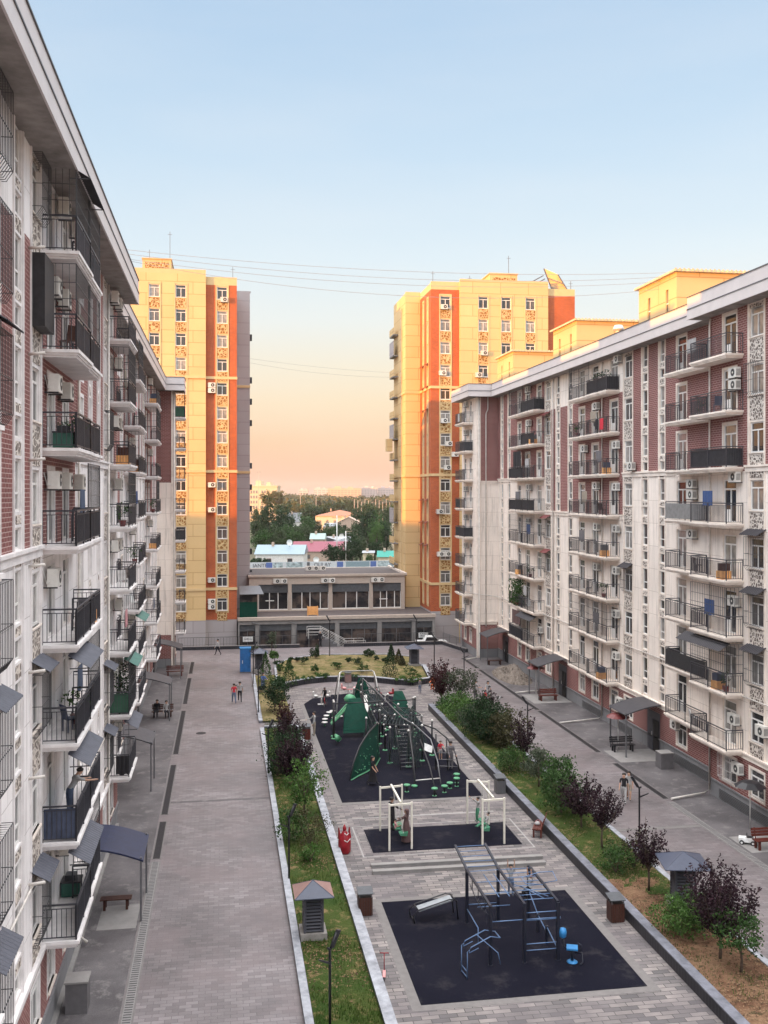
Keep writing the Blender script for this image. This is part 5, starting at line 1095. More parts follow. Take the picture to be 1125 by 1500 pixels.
canopy('deep blue arched canopy over the nearest entrance on the left', -5.35, 41.6, 1, 'canopy_blue', 3.0, 2.2, 2.45); canopy('grey canopy over the second entrance on the left', -6.3, 58.9, 1, 'canopy', 2.8, 2.3); canopy('grey canopy over the third entrance on the left with people seated below', -6.3, 76.4, 1, 'canopy', 2.8, 2.4); canopy('farthest canopy on the left, with a red brick side', -6.3, 93.4, 1, 'canopy', 2.8, 2.5)
canopy('grey arched canopy over the nearest entrance on the right, dark doorway below', 27.9, 61.4, -1, 'canopy', 2.8, 2.5); canopy('grey arched canopy over the second entrance on the right beside the bench and umbrella', 27.9, 79.2, -1, 'canopy', 2.8, 2.5); canopy('farthest arched canopy on the right beside the gravel heap', 27.9, 96.0, -1, 'canopy', 2.9, 2.3)
canopy('canopy at the right picture edge behind the black umbrella', 27.0, 42.3, -1, 'canopy', 2.4, 1.0)
for lab, x, y, m in (('black open umbrella on a pole at the right picture edge', 26.2, 46.2, 'lamp_black'), ('brown umbrella on a pole beside the nearest right canopy', 25.7, 61.9, 'awning_red'), ('brown umbrella on a pole beside the second right canopy', 26.0, 80.2, 'awning_red')):
    t = thing('umbrella', lab, 'umbrella', (x, y, 0), 0, 'umbrellas standing at the entrances'); mb = MB(); mb.tube([(0, 0, 0), (0, 0, 2.45)], .03, 'metal_pale', 6); mb.build('pole', t); mb = MB()
    for k in range(8):
        a0, a1 = k*math.pi/4, (k+1)*math.pi/4
        for r0, z0, r1, z1 in ((0, 2.5, .45, 2.42), (.45, 2.42, .8, 2.2)): mb.face([(r0*math.cos(a0), r0*math.sin(a0), z0), (r0*math.cos(a1), r0*math.sin(a1), z0), (r1*math.cos(a1), r1*math.sin(a1), z1), (r1*math.cos(a0), r1*math.sin(a0), z1)], m)
    mb.build('canopy', t)
t = thing('concrete_box', 'grey concrete box standing against the plinth of the left building', 'box', (-4.75, 33.7, 0)); mb = MB(); mb.box((-.35, -.35, 0), (.35, .35, 1.0), 'stone_box'); mb.box((-.38, -.38, 1.0), (.38, .38, 1.06), 'concrete'); mb.build('box_body', t)
t = thing('concrete_box', 'grey tiled box against the right building beside the nearest canopy', 'box', (26.9, 57.5, 0)); mb = MB(); mb.box((-.4, -.4, 0), (.4, .4, .95), 'stone_box'); mb.box((-.42, -.42, .95), (.42, .42, 1.0), 'concrete'); mb.build('box_body', t)
t = thing('portable_cabin', 'tall bright blue box cabin standing on the left road', 'cabin', (2.0, 94.6, 0)); mb = MB(); mb.box((-.5, -.5, .1), (.5, .5, 2.25), 'blue_box'); mb.box((-.54, -.54, 2.25), (.54, .54, 2.33), 'blue_plastic'); mb.box((-.52, -.52, 0), (.52, .52, .1), 'metal_grey')
for k in range(4): mb.box((-.44+.24*k, -.53, .2), (-.36+.24*k, -.5, 2.1), 'blue_box')
mb.build('cabin_body', t); mb = MB(); mb.box((-.3, -.56, .9), (-.24, -.53, 1.2), 'metal_pale'); mb.build('handle', t)
# heap of gravel
rg = random.Random(4); mb = MB(); nx = 26
for j in range(nx+1):
    for i in range(nx+1):
        u, w_ = i/nx*2-1, j/nx*2-1; d = math.hypot(u, w_); h = max(0, 1-d)**.8*1.15*(1+.3*math.sin(u*5)*math.cos(w_*4))+rg.uniform(-.06, .06) if d < 1 else -.03; mb.v.append((u*1.5, w_*4.0, max(h, -.03)))
for j in range(nx):
    for i in range(nx): a = j*(nx+1)+i; mb.f.append((a, a+1, a+nx+2, a+nx+1)); mb.m.append(mb.mi('rubble')); mb.sm.append(False)
for _ in range(260):
    a = rg.uniform(0, 6.28); d = rg.random()**.5; x, y = math.cos(a)*d*1.5, math.sin(a)*d*4.0; z = max(0, 1-d)**.8*1.1; s_ = rg.uniform(.04, .12); mb.lathe([(s_*.6, -s_*.5), (s_, 0), (s_*.5, s_*.6)], 'rubble', 5, (x, y, z), False)
o = mb.build('gravel_heap', loc=(26.2, 88.0, .01)); tag(o, kind='stuff')
# ================================================================== PLAYGROUND
# calisthenics rig on the near mat
t = thing('calisthenics_rig', 'navy and blue climbing frame with monkey bars on the nearest mat', 'climbing frame', (10.7, 36.2, 0))
RS = .78
xs3 = (9.47, 10.74, 12.0); yn, yf = 34.45, 37.95
for x, y in ((xs3[0], yn), (xs3[0], yf), (xs3[1], yn), (xs3[1], yf), (xs3[2], yn), (xs3[2], yf)):
    mb = MB(); mb.bar((x, y, 0), (x, y, 2.75 if x < 11.5 else 2.7), .11, 'navy_post'); mb.lathe([(.09, 0), (.09, .03)], 'navy_post', 8, (x, y, 0)); mb.build('post', t)
for x, y, h in ((xs3[2], 36.75, .9), (xs3[2], 35.7, .9)): mb = MB(); mb.bar((x, y, 0), (x, y, h), .1, 'navy_post'); mb.build('post', t)
mb = MB()
for x in xs3: mb.bar((x, yn, 2.72), (x, yf, 2.72), .09, 'navy_post')
for x in xs3[:2]: mb.bar((x, yf, 2.72), (x, yf+2.0, 3.05), .09, 'navy_post')
mb.build('top_beam', t); mb = MB()
for k in range(8): y = yn+.35+k*.42; mb.tube([(xs3[1], y, 2.72), (xs3[2], y, 2.72)], .02, 'blue_bar', 6)
for k in range(3): y = yf-.2-k*1.1; mb.tube([(xs3[0], y, 2.72), (xs3[1], y, 2.72)], .02, 'blue_bar', 6)
for k in range(5): y = yf+.2+k*.42; z = 2.72+.165*(y-yf); mb.tube([(xs3[0], y, z), (xs3[1], y, z)], .02, 'blue_bar', 6)
for x, y, z0, z1 in ((10.0, 35.2, 2.72, 2.72), (10.4, 35.2, 2.72, 2.72)): mb.tube([(x, 35.2, z0), (x, 37.4, z1)], .02, 'blue_bar', 6)
for a, b_ in (((xs3[0], yf, .95), (xs3[1], yf, .95)), ((xs3[1], yf, 1.5), (xs3[2]-.0, yf, 1.5)), ((xs3[0], yn, 2.0), (xs3[1], yn, 2.0)), ((xs3[1], yn, 2.3), (xs3[2], yn, 2.3)), ((xs3[1], yn, 2.0), (xs3[2]+.1, yn, 2.0)), ((xs3[1], yn, 1.95), (xs3[2]+.1, yn, 1.95)), ((xs3[1], yn, .55), (xs3[2], yn, .55)), ((xs3[1], yn, .85), (xs3[2], yn, .85)),
              ((xs3[0], yf, .75), (xs3[0], 36.2, .75)), ((xs3[0], 36.2, .75), (xs3[0], 36.2, 0)), ((xs3[2], yf, 1.5), (xs3[2], 36.75, .85)), ((xs3[2], 36.75, .85), (xs3[2], 35.7, .6)), ((xs3[2], 35.7, .85), (xs3[2], yn, .5)), ((xs3[1], 36.3, 1.7), (xs3[0], 36.3, 1.7)), ((xs3[2]-.9, yf-1, 2.35), (xs3[2]+.1, yf-2.1, 2.25)), ((xs3[2]-.7, yf-1.2, 2.35), (xs3[2]-.1, yf-2.3, 2.25))): mb.tube([a, b_], .022, 'blue_bar', 6)
mb.tube([(12.05, 36.2, 2.72), (12.5, 36.0, 2.9), (12.5, 36.5, 3.1), (12.0, 36.6, 3.05), (11.3, 36.6, 2.85), (11.3, 36.1, 2.8), (12.05, 36.0, 2.72)], .022, 'blue_bar', 6)
mb.build('cross_bar', t); mb = MB()
for k, y in enumerate((35.2, 36.2, 37.1)): mb.bar((xs3[0], y, 2.7), (xs3[0], y, 2.2), .03, 'navy_post'); mb.tube([(xs3[0], y-.2, 2.05), (xs3[0], y, 2.2), (xs3[0], y+.2, 2.05)], .015, 'navy_post', 5)
mb.tube([(xs3[0], 34.7, 2.2), (xs3[0], 35.6, 1.95), (xs3[0], 36.6, 2.0), (xs3[0], 37.5, 2.25)], .015, 'navy_post', 5); mb.build('hanging_rings', t)
for ch in t.children:
    for v_ in ch.data.vertices: v_.co.z *= RS; v_.co.x -= 10.7; v_.co.y -= 36.2
t = thing('parallel_bars', 'pale blue angled dip bars standing before the climbing frame', 'exercise bars', (8.45, 33.9, 0), R(8)); t.scale = (1, 1, .82); mb = MB()
for y in (0, .55):
    mb.tube([(-.1, y-.3, 0), (-.1, y-.3, 1.15), (.1, y-.2, 1.28), (1.0, y+.2, 1.38), (1.35, y+.15, 1.3)], .022, 'blue_bar', 6); mb.tube([(.0, y-.26, 1.2), (0, y-.25, 1.08), (.4, y-.12, 1.15)], .018, 'blue_bar', 6)
mb.tube([(1.35, .15, 1.3), (1.38, .7, 1.3)], .022, 'blue_bar', 6); mb.tube([(.6, .6, 1.35), (1.2, .0, .75), (1.25, -.1, .3)], .018, 'blue_bar', 6); mb.tube([(-.1, -.3, .32), (-.1, .25, .32)], .018, 'blue_bar', 6); mb.tube([(-.1, -.3, .08), (-.1, .25, .08)], .018, 'blue_bar', 6); mb.build('bars', t)
t = thing('sit_up_bench', 'dark curved sit up bench with grey board on the nearest mat', 'exercise bench', (8.35, 38.6, 0), R(5)); mb = MB(); mb.hull([(-.75, -.22, .42), (.65, -.22, .72), (.65, .26, .72), (-.75, .26, .42)], [(-.75, -.22, .47), (.65, -.22, .77), (.65, .26, .77), (-.75, .26, .47)], 'grey_board'); mb.build('board', t); mb = MB()
for y in (-.28, .32): mb.tube([(-.95, y, 0), (-1.0, y, .3), (-.8, y, .52), (.5, y, .82), (.78, y, .75), (.85, y, 0)], .03, 'lamp_black', 6)
mb.tube([(-.8, -.28, .52), (-.8, .32, .52)], .025, 'lamp_black', 6); mb.tube([(.7, -.28, .8), (.7, .32, .8)], .025, 'lamp_black', 6); mb.tube([(-.95, -.28, .1), (-.95, .32, .1)], .025, 'lamp_black', 6); mb.build('frame', t)
t = thing('exercise_seat', 'bright blue exercise seat with backrest beside the climbing frame', 'exercise machine', (12.45, 34.2, 0), R(-20)); mb = MB(); mb.lathe([(.2, 0), (.2, .03), (.12, .08)], 'blue_plastic', 12); mb.build('foot', t)
mb = MB(); mb.tube([(0, 0, .05), (0, 0, .5)], .06, 'navy_post', 8); mb.tube([(0, 0, .35), (-.3, .1, .5), (-.32, .1, .85)], .03, 'navy_post', 6); mb.tube([(.1, 0, .35), (.35, -.05, .4), (.38, -.05, .05), (.28, -.2, .03)], .03, 'navy_post', 6); mb.tube([(.3, 0, .4), (.34, .05, .62), (.2, .1, .68)], .02, 'navy_post', 6); mb.build('frame', t)
mb = MB(); mb.box((-.2, -.18, .5), (.2, .2, .56), 'blue_plastic'); mb.build('seat', t); mb = MB(); mb.lathe([(.02, -.2), (.13, -.12), (.15, .05), (.12, .16), (.02, .2)], 'blue_plastic', 10, (-.34, .12, .98)); mb.build('backrest', t)
# two pale swing frames on the middle mat
def swing(lab, pts, seat_off, gl):
    (ax, ay), (bx, by), (cx, cy), (dx_, dy_) = pts; t = thing('swing_frame', lab, 'swing', ((ax+dx_)/2, (ay+dy_)/2, 0), 0, 'pale swing frames on the middle mat'); ox, oy = t.location.x, t.location.y; H = 2.25
    for x, y in pts: mb = MB(); mb.bar((x-ox, y-oy, 0), (x-ox, y-oy, H), .085, 'swing_white'); mb.build('leg', t)
    mb = MB(); mb.bar((ax-ox, ay-oy, H-.08), (bx-ox, by-oy, H-.08), .085, 'swing_white'); mb.bar((cx-ox, cy-oy, H-.08), (dx_-ox, dy_-oy, H-.08), .085, 'swing_white'); mx, my = (ax+bx)/2-ox, (ay+by)/2-oy; nx_, ny_ = (cx+dx_)/2-ox, (cy+dy_)/2-oy
    mb.bar((mx, my, H+.02), (nx_, ny_, H+.02), .09, 'swing_white'); mb.build('top_beam', t)
    for k, u in enumerate((.3, .7)):
        px_, py_ = mx+(nx_-mx)*u, my+(ny_-my)*u; q = MB(); so_ = seat_off*(1 if k else .4)
        q.hull([(px_-.05+so_, py_-.22, .45), (px_+.28+so_, py_-.22, .42), (px_+.28+so_, py_+.22, .42), (px_-.05+so_, py_+.22, .45)], [(px_-.07+so_, py_-.22, .52), (px_+.32+so_, py_-.22, .62), (px_+.32+so_, py_+.22, .62), (px_-.07+so_, py_+.22, .52)], 'cloth_green'); s_ = q.build('seat', t)
        q = MB()
        for yy in (-.2, .2): q.tube([(px_, py_+yy*.6, H-.02), (px_+.1+so_, py_+yy, .55)], .012, 'metal_pale', 4)
        q.build('chain', t)
swing('left pale swing frame on the middle mat with a robed woman beside it', [(7.75, 49.0), (8.9, 49.2), (7.75, 46.2), (8.85, 46.3)], .15, 0); swing('right pale swing frame on the middle mat with children on its green seats', [(12.35, 49.4), (13.4, 49.1), (12.3, 46.2), (13.4, 46.25)], -.3, 1)
# big arched swing at the back
t = thing('arched_swing', 'large pale arched swing frame at the far end of the big mat', 'swing', (10.35, 77.2, 0)); mb = MB()
for y0 in (-1.2, 1.0):
    mb.tube([(-1.75, y0, 0), (-1.45, y0*.3, 2.5), (-1.35, 0, 2.85), (-1.2, 0, 2.95), (1.2, 0, 2.95), (1.35, 0, 2.85), (1.45, y0*.3, 2.5), (1.75, y0, 0)], .05, 'metal_pale', 8)
mb.build('frame', t)
for x in (-.5, .6):
    q = MB(); q.box((x-.22, -.15, .55), (x+.22, .15, .6), 'pink_plastic'); q.box((x-.22, .1, .6), (x+.22, .15, .85), 'pink_plastic'); q.build('seat', t)
    q = MB(); q.tube([(x-.2, 0, .6), (x-.2, 0, 2.93)], .012, 'metal_grey', 4); q.tube([(x+.2, 0, .6), (x+.2, 0, 2.93)], .012, 'metal_grey', 4); q.build('chain', t)
# rope bridge posts with long beam
t = thing('climbing_structure', 'large dark and green rope climbing castle with ladders, nets and slides on the big mat', 'climbing frame', (10.6, 66, 0)); ox, oy = 10.6, 66.0
def Q(x, y, z): return (x-ox, y-oy, z)
mb = MB()
for x, y, h in ((7.5, 67.9, 2.5), (7.55, 68.6, 2.45), (13.1, 67.9, 2.6), (13.35, 68.6, 2.5)): mb.tube([Q(x, y, 0), Q(x, y, h)], .07, 'lamp_black', 8); mb.lathe([(.05, h), (.1, h+.03), (.05, h+.12)], 'metal_pale', 8, Q(x, y, 0)); mb.lathe([(.2, 0), (.18, .05), (.08, .07)], 'green_light', 10, Q(x, y, 0))
mb.build('tall_post', t); mb = MB(); mb.tube([Q(7.5, 68.2, 2.35), Q(13.3, 68.2, 2.45)], .035, 'lamp_black', 6); mb.build('top_beam', t)
posts = [(9.2, 64.0), (12.0, 67.8), (10.4, 66.0), (13.3, 62.6), (11.6, 69.8), (9.5, 72.4), (9.7, 62.4), (10.3, 61.2), (10.5, 64.3), (11.3, 60.2), (11.9, 62.0), (11.2, 64.6), (12.4, 61.4), (12.9, 64.0), (9.9, 67.4), (10.9, 68.0), (9.8, 70.8), (11.2, 71.4), (10.2, 73.6), (12.6, 66.2)]
for i, (x, y) in enumerate(posts):
    h = 2.2 if y < 69 else 2.5; mb = MB(); mb.tube([Q(x, y, 0), Q(x, y, h)], .06, 'lamp_black', 7); mb.lathe([(.045, h), (.09, h+.02), (.09, h+.07), (.03, h+.14)], 'metal_pale', 8, Q(x, y, 0)); mb.lathe([(.2, 0), (.18, .05), (.08, .07)], 'green_light', 10, Q(x, y, 0)); mb.build('post', t)
mb = MB()                                            # ridge pipes running over the whole castle
mb.tube([Q(10.2, 76.2, 1.8), Q(10.35, 73.8, 3.0), Q(10.8, 70.6, 2.75), Q(11.2, 66.8, 2.5), Q(11.5, 63.2, 2.35), Q(12.0, 61.4, 2.25), Q(12.5, 59.2, 1.9), Q(12.55, 57.4, 1.0), Q(12.5, 56.4, 0)], .04, 'metal_grey', 8)
for sx in (-.5, .6): mb.tube([Q(10.3+sx, 73.4, 2.3), Q(10.8+sx, 70.6, 2.35), Q(11.2+sx, 66.8, 2.3), Q(11.5+sx, 63.2, 2.2)], .035, 'lamp_black', 6)
mb.tube([Q(9.6, 75.8, 0), Q(10.2, 73.8, 3.0), Q(11.0, 75.6, 0)], .06, 'lamp_black', 7); mb.tube([Q(10.0, 71.6, 0), Q(10.35, 73.8, 3.0), Q(11.4, 72.0, 1.9), Q(12.2, 71.2, 0)], .06, 'lamp_black', 7)
mb.tube([Q(10.95, 56.2, 0), Q(11.05, 57.4, 1.3), Q(11.25, 59.4, 2.1), Q(11.5, 61, 2.35)], .06, 'lamp_black', 7); mb.tube([Q(11.0, 56.3, .3), Q(12.48, 56.5, .3)], .035, 'metal_pale', 6); mb.tube([Q(11.8, 54.3, 0), Q(11.75, 56, 1.2), Q(11.7, 58.5, 2.1)], .04, 'lamp_black', 6)
for a, b_ in (((9.7, 62.4, 2.2), (12.4, 61.4, 2.2)), ((10.5, 64.3, 2.3), (12.9, 64.0, 2.3)), ((9.9, 67.4, 2.3), (12.6, 66.2, 2.3)), ((9.7, 62.4, 2.2), (9.9, 67.4, 2.3)), ((12.4, 61.4, 2.2), (12.9, 64.0, 2.3)), ((12.9, 64, 2.3), (12.6, 66.2, 2.3)), ((9.9, 67.4, 2.3), (9.8, 70.8, 2.6)), ((10.9, 68, 2.3), (11.2, 71.4, 2.8)), ((9.8, 70.8, 2.6), (11.2, 71.4, 2.8))): mb.tube([Q(*a), Q(*b_)], .035, 'lamp_black', 6)
mb.build('arched_pipe', t)
def net(pts_a, pts_b, n, m='rope', r=.018):          # ropes between two polylines
    q = MB(); k = len(pts_a)
    def at_(P_, u): u *= (k-1); i = min(int(u), k-2); f = u-i; return tuple(P_[i][j]*(1-f)+P_[i+1][j]*f for j in range(3))
    for i in range(n+1): q.tube([at_(pts_a, i/n), at_(pts_b, i/n)], r, m, 4)
    for j in range(5): w_ = j/4; q.tube([tuple(at_(pts_a, i/12)[c]*(1-w_)+at_(pts_b, i/12)[c]*w_ for c in range(3)) for i in range(13)], r, m, 4)
    return q
# near left quarter dome wall with holds
arc = [Q(7.35, 57.9, 0), Q(7.6, 58.3, .9), Q(8.1, 59.2, 1.65), Q(8.8, 60.4, 2.15), Q(9.7, 62.2, 2.35)]; base = [Q(7.4, 57.9, 0), Q(7.9, 58.4, .1), Q(8.5, 59.0, .15), Q(9.2, 60.0, .2), Q(9.7, 61.5, .25)]
mb = MB(); mb.tube(arc, .05, 'lamp_black', 7); mb.tube(base, .04, 'green_light', 6); mb.build('dome_rib', t); mb = MB()
for i in range(4): mb.face([base[i], base[i+1], arc[i+1], arc[i]], 'green_dark')
mb.build('climbing_wall', t); mb = MB(); rg = random.Random(2)
for _ in range(34):
    u = rg.uniform(.2, .98)*3.99; i = int(u); f = u-i; a = [arc[i][c]*(1-f)+arc[i+1][c]*f for c in range(3)]; b_ = [base[i][c]*(1-f)+base[i+1][c]*f for c in range(3)]; w_ = rg.uniform(.15, .85); p = [a[c]*(1-w_)+b_[c]*w_ for c in range(3)]; s_ = rg.uniform(.022, .038); mb.lathe([(s_*.5, -s_), (s_, 0), (s_*.5, s_)], 'green_light', 6, (p[0]+.02, p[1]-.05, p[2]))
mb.build('climbing_hold', t)
arc2 = [Q(12.5, 61.4, 2.3), Q(13.1, 60.6, 2.2), Q(13.7, 59.8, 1.75), Q(14.05, 59.2, 1.0), Q(14.2, 58.7, 0)]; b2_ = [Q(12.75, 59.3, 2.2), Q(12.8, 59.3, 1.6), Q(12.8, 59.3, 1.1), Q(12.85, 59.3, .6), Q(12.9, 59.3, 0)]
mb = MB(); mb.tube(arc2, .05, 'lamp_black', 7); mb.tube([Q(12.85, 59.3, 0), Q(12.85, 59.3, 2.2)], .05, 'lamp_black', 7); mb.tube([Q(13.55, 59.1, 0), Q(13.5, 59.3, 1.9)], .04, 'lamp_black', 6)
for z in (.25, .65, 1.05, 1.35): mb.tube([Q(12.85, 59.3, z), Q(14.15-.1*z, 58.85+.15*z, z)], .022, 'metal_grey', 5)
mb.build('dome_rib', t)
for nm, A_, B_, nn in (('rope_net', [Q(9.7, 62.4, 2.2), Q(9.8, 65, 2.3), Q(9.9, 67.4, 2.3)], [Q(9.2, 62.6, .3), Q(9.3, 65, .3), Q(9.5, 67.2, .3)], 14), ('rope_net', [Q(10.5, 64.3, 2.3), Q(12.9, 64, 2.3)], [Q(9.9, 67.4, 2.3), Q(12.6, 66.2, 2.3)], 12), ('rope_net', [Q(11.2, 64.6, 2.2), Q(11.9, 62, 2.2)], [Q(11.0, 64.4, .2), Q(11.6, 62, .2)], 9), ('rope_net', [Q(11.3, 60.2, 2.1), Q(12.4, 61.4, 2.2)], [Q(11.6, 60.4, .2), Q(12.3, 61.2, .2)], 8), ('rope_net', [Q(11.9, 65, 2.3), Q(12.6, 66, 2.4), Q(13.0, 67.6, 2.2)], [Q(12.8, 62.2, .4), Q(13.4, 64.6, .3), Q(13.5, 67, .3)], 10), ('rope_net', [Q(10.5, 64.3, 2.3), Q(11.6, 64.2, 2.3), Q(12.9, 64, 2.3)], [Q(9.7, 62.4, 2.2), Q(11, 61.9, 2.2), Q(12.4, 61.4, 2.2)], 12),
                  ('rope_net', [Q(11.3, 60.2, 2.1), Q(11.7, 60.1, 2.1)], [Q(11.0, 59.7, .1), Q(12.0, 59.8, .1)], 8), ('rope_net', [Q(10.3, 61.2, 2.2), Q(11.3, 60.2, 2.2)], [Q(10.0, 60.7, .2), Q(10.6, 60.2, .2)], 7), ('rope_net', [Q(9.9, 67.4, 2.3), Q(10.9, 68, 2.3)], [Q(9.8, 70.8, 2.6), Q(11.2, 71.4, 2.8)], 10), ('rope_net', [Q(10.2, 73.6, 2.6), Q(11.2, 71.4, 2.5)], [Q(10.3, 75.6, .3), Q(11.8, 73.6, .3)], 8)):
    net(A_, B_, nn).build(nm, t)
mb = MB()                                            # ladder rungs down the middle
for k in range(11): z = .2+k*.19; y = 59.6+.16*k; mb.tube([Q(10.75, y, z), Q(11.6, y, z)], .022, 'metal_grey', 5)
mb.tube([Q(10.7, 59.5, 0), Q(10.7, 61.4, 2.2)], .035, 'lamp_black', 6); mb.tube([Q(11.65, 59.5, 0), Q(11.65, 61.4, 2.2)], .035, 'lamp_black', 6); mb.build('ladder', t)
def tri(P4, P2, lab='climbing_panel', nr=9):
    mb = MB(); a, b_ = P4; c, d = P2; n = .04
    pa = [a, b_, tuple((b_[i]*.5+c[i]*.5)+(.18 if i == 2 else (.12 if i == 0 else 0)) for i in range(3)), c, d, tuple((a[i]*.5+d[i]*.5)+(.18 if i == 2 else (-.12 if i == 0 else 0)) for i in range(3))]
    mb.hull(pa, [(p[0], p[1]+n, p[2]+.01) for p in pa], 'green_play'); 
    for k in range(1, nr): w_ = k/nr; mb.bar(tuple(a[i]*(1-w_)+d[i]*w_+(-.01 if i == 1 else 0) for i in range(3)), tuple(b_[i]*(1-w_)+c[i]*w_+(-.01 if i == 1 else 0) for i in range(3)), .03, 'green_dark' if k % 2 else 'green_play')
    mb.build(lab, t)
tri((Q(8.15, 67.9, .35), Q(10.1, 68.0, .35)), (Q(9.6, 69.6, 2.4), Q(8.75, 69.5, 2.4)), nr=12); tri((Q(9.8, 74.4, 1.0), Q(11.0, 74.4, 1.0)), (Q(10.6, 75.0, 2.8), Q(10.2, 75.0, 2.8)), nr=8); tri((Q(12.0, 69.4, .9), Q(13.1, 69.4, .9)), (Q(12.8, 70.6, 2.6), Q(12.2, 70.6, 2.6)), nr=3)
mb = MB()                                            # little green slide and turtle
pts = [(Q(9.3, 71.8, 1.6), .3), (Q(8.7, 71.4, 1.3), .3), (Q(8.0, 70.9, .7), .3), (Q(7.6, 70.7, .45), .3)]
for i in range(3): (p, w_), (q_, _) = pts[i], pts[i+1]; mb.hull([(p[0], p[1]-w_, p[2]-.08), (q_[0], q_[1]-w_, q_[2]-.08), (q_[0], q_[1]+w_, q_[2]-.08), (p[0], p[1]+w_, p[2]-.08)], [(p[0], p[1]-w_, p[2]), (q_[0], q_[1]-w_, q_[2]), (q_[0], q_[1]+w_, q_[2]), (p[0], p[1]+w_, p[2])], 'green_light')
mb.tube([pts[0][0][:2]+(1.85,), pts[1][0][:2]+(1.5,), pts[2][0][:2]+(.9,), pts[3][0][:2]+(.6,)], .05, 'green_light', 6); mb.lathe([(.1, 1.6), (.4, 1.7), (.45, 1.9), (.3, 2.1), (.05, 2.2)], 'green_light', 12, Q(9.15, 72.1, 0)); mb.build('slide', t)
mb = MB(); mb.tube([Q(7.75, 66.3, .4), Q(7.6, 66.0, .45), Q(7.5, 66.9, .5)], [.12, .22, .1], 'green_light', 8); mb.build('tube_slide', t)
mb = MB(); mb.hull([Q(9.9, 69.0, 1.5), Q(10.15, 69.0, 1.5), Q(10.15, 70.4, 2.4), Q(9.9, 70.4, 2.4)], [Q(9.9, 69.0, 1.56), Q(10.15, 69.0, 1.56), Q(10.15, 70.4, 2.46), Q(9.9, 70.4, 2.46)], 'metal_pale'); mb.hull([Q(12.3, 60.2, 1.0), Q(12.75, 60.1, .85), Q(12.85, 60.3, 1.2), Q(12.35, 60.4, 1.4)], [Q(12.3, 60.15, 1.0), Q(12.75, 60.05, .85), Q(12.85, 60.25, 1.2), Q(12.35, 60.35, 1.4)], 'signwhite'); mb.build('panel', t)
rg = random.Random(8); mb = MB()                     # couplings
for _ in range(46):
    x, y = rg.uniform(9.8, 12.9), rg.uniform(60.5, 68); mb.lathe([(.03, -.05), (.07, 0), (.03, .05)], rg.choice(['metal_pale', 'green_light', 'metal_grey']), 6, Q(x, y, rg.choice([2.25, 2.3, 2.2, 1.6, 1.2])))
mb.build('coupling', t)
for i, (px, py, z) in enumerate([(669, 1147, .55), (669, 1152, .5), (659, 1155, .35), (651, 1161, .4), (636.5, 1166, .45), (596, 1160, .42), (607, 1153, .1)]):
    x, y = G(px, py); t = thing('stepping_post', '%s green topped stepping post, counted from the grey robed man around to the left' % ['first', 'second', 'third', 'fourth', 'fifth', 'sixth', 'seventh'][i], 'stepping post', (x, y, 0), 0, 'green topped stepping posts on the big mat'); mb = MB(); mb.tube([(0, 0, 0), (0, 0, z-.05)], .06, 'lamp_black', 8); mb.lathe([(.13, 0), (.13, .03)], 'green_light', 10); mb.build('post', t); mb = MB(); mb.lathe([(.16, z-.07), (.19, z-.05), (.19, z), (.15, z+.02)], 'green_light', 14); mb.build('tread', t)
for i, (px, py, z) in enumerate([(475.5, 1064, .3), (476, 1060, .35), (478, 1056, .4), (482, 1051, .4), (487, 1049, .4), (498, 1052, .15), (490, 1055, .2)]):
    x, y = G(px, py); t = thing('stepping_post', '%s pale stepping disc of the short curved row left of the climbing castle' % ['first', 'second', 'third', 'fourth', 'fifth', 'sixth', 'seventh'][i], 'stepping post', (x, y, 0), 0, 'pale stepping discs left of the castle'); mb = MB(); mb.tube([(0, 0, 0), (0, 0, z)], .06, 'green_light', 8); mb.build('post', t); mb = MB(); mb.lathe([(.2, z-.04), (.22, z-.02), (.22, z+.02), (.18, z+.03)], 'metal_pale', 14); mb.build('tread', t)
for px, py, m, lab in ((471, 1032, 'metal_pale', 'grey spring rocker at the far left of the big mat'), (564, 1028, 'red_plastic', 'red seated seesaw at the far right of the big mat'), (512, 1020, 'pink_plastic', 'pink carousel toy under the arched swing')):
    x, y = G(px, py); t = thing('spring_rocker', lab, 'play equipment', (x, y, 0)); mb = MB(); mb.tube([(0, 0, 0), (0, 0, .6)], .06, 'metal_pale', 8); mb.box((-.3, -.2, 0), (.3, .2, .04), 'metal_pale'); mb.box((-.55, -.06, .55), (.55, .06, .62), m if m != 'red_plastic' else 'metal_pale'); mb.build('spring', t)
    for s_ in (-1, 1): mb = MB(); mb.lathe([(.05, 0), (.22, .05), (.24, .15), (.1, .2)], m, 10, (s_*.5, 0, .6)); mb.box((s_*.65-.05, -.2, .65), (s_*.65+.05, .2, 1.05), m); mb.build('seat', t)
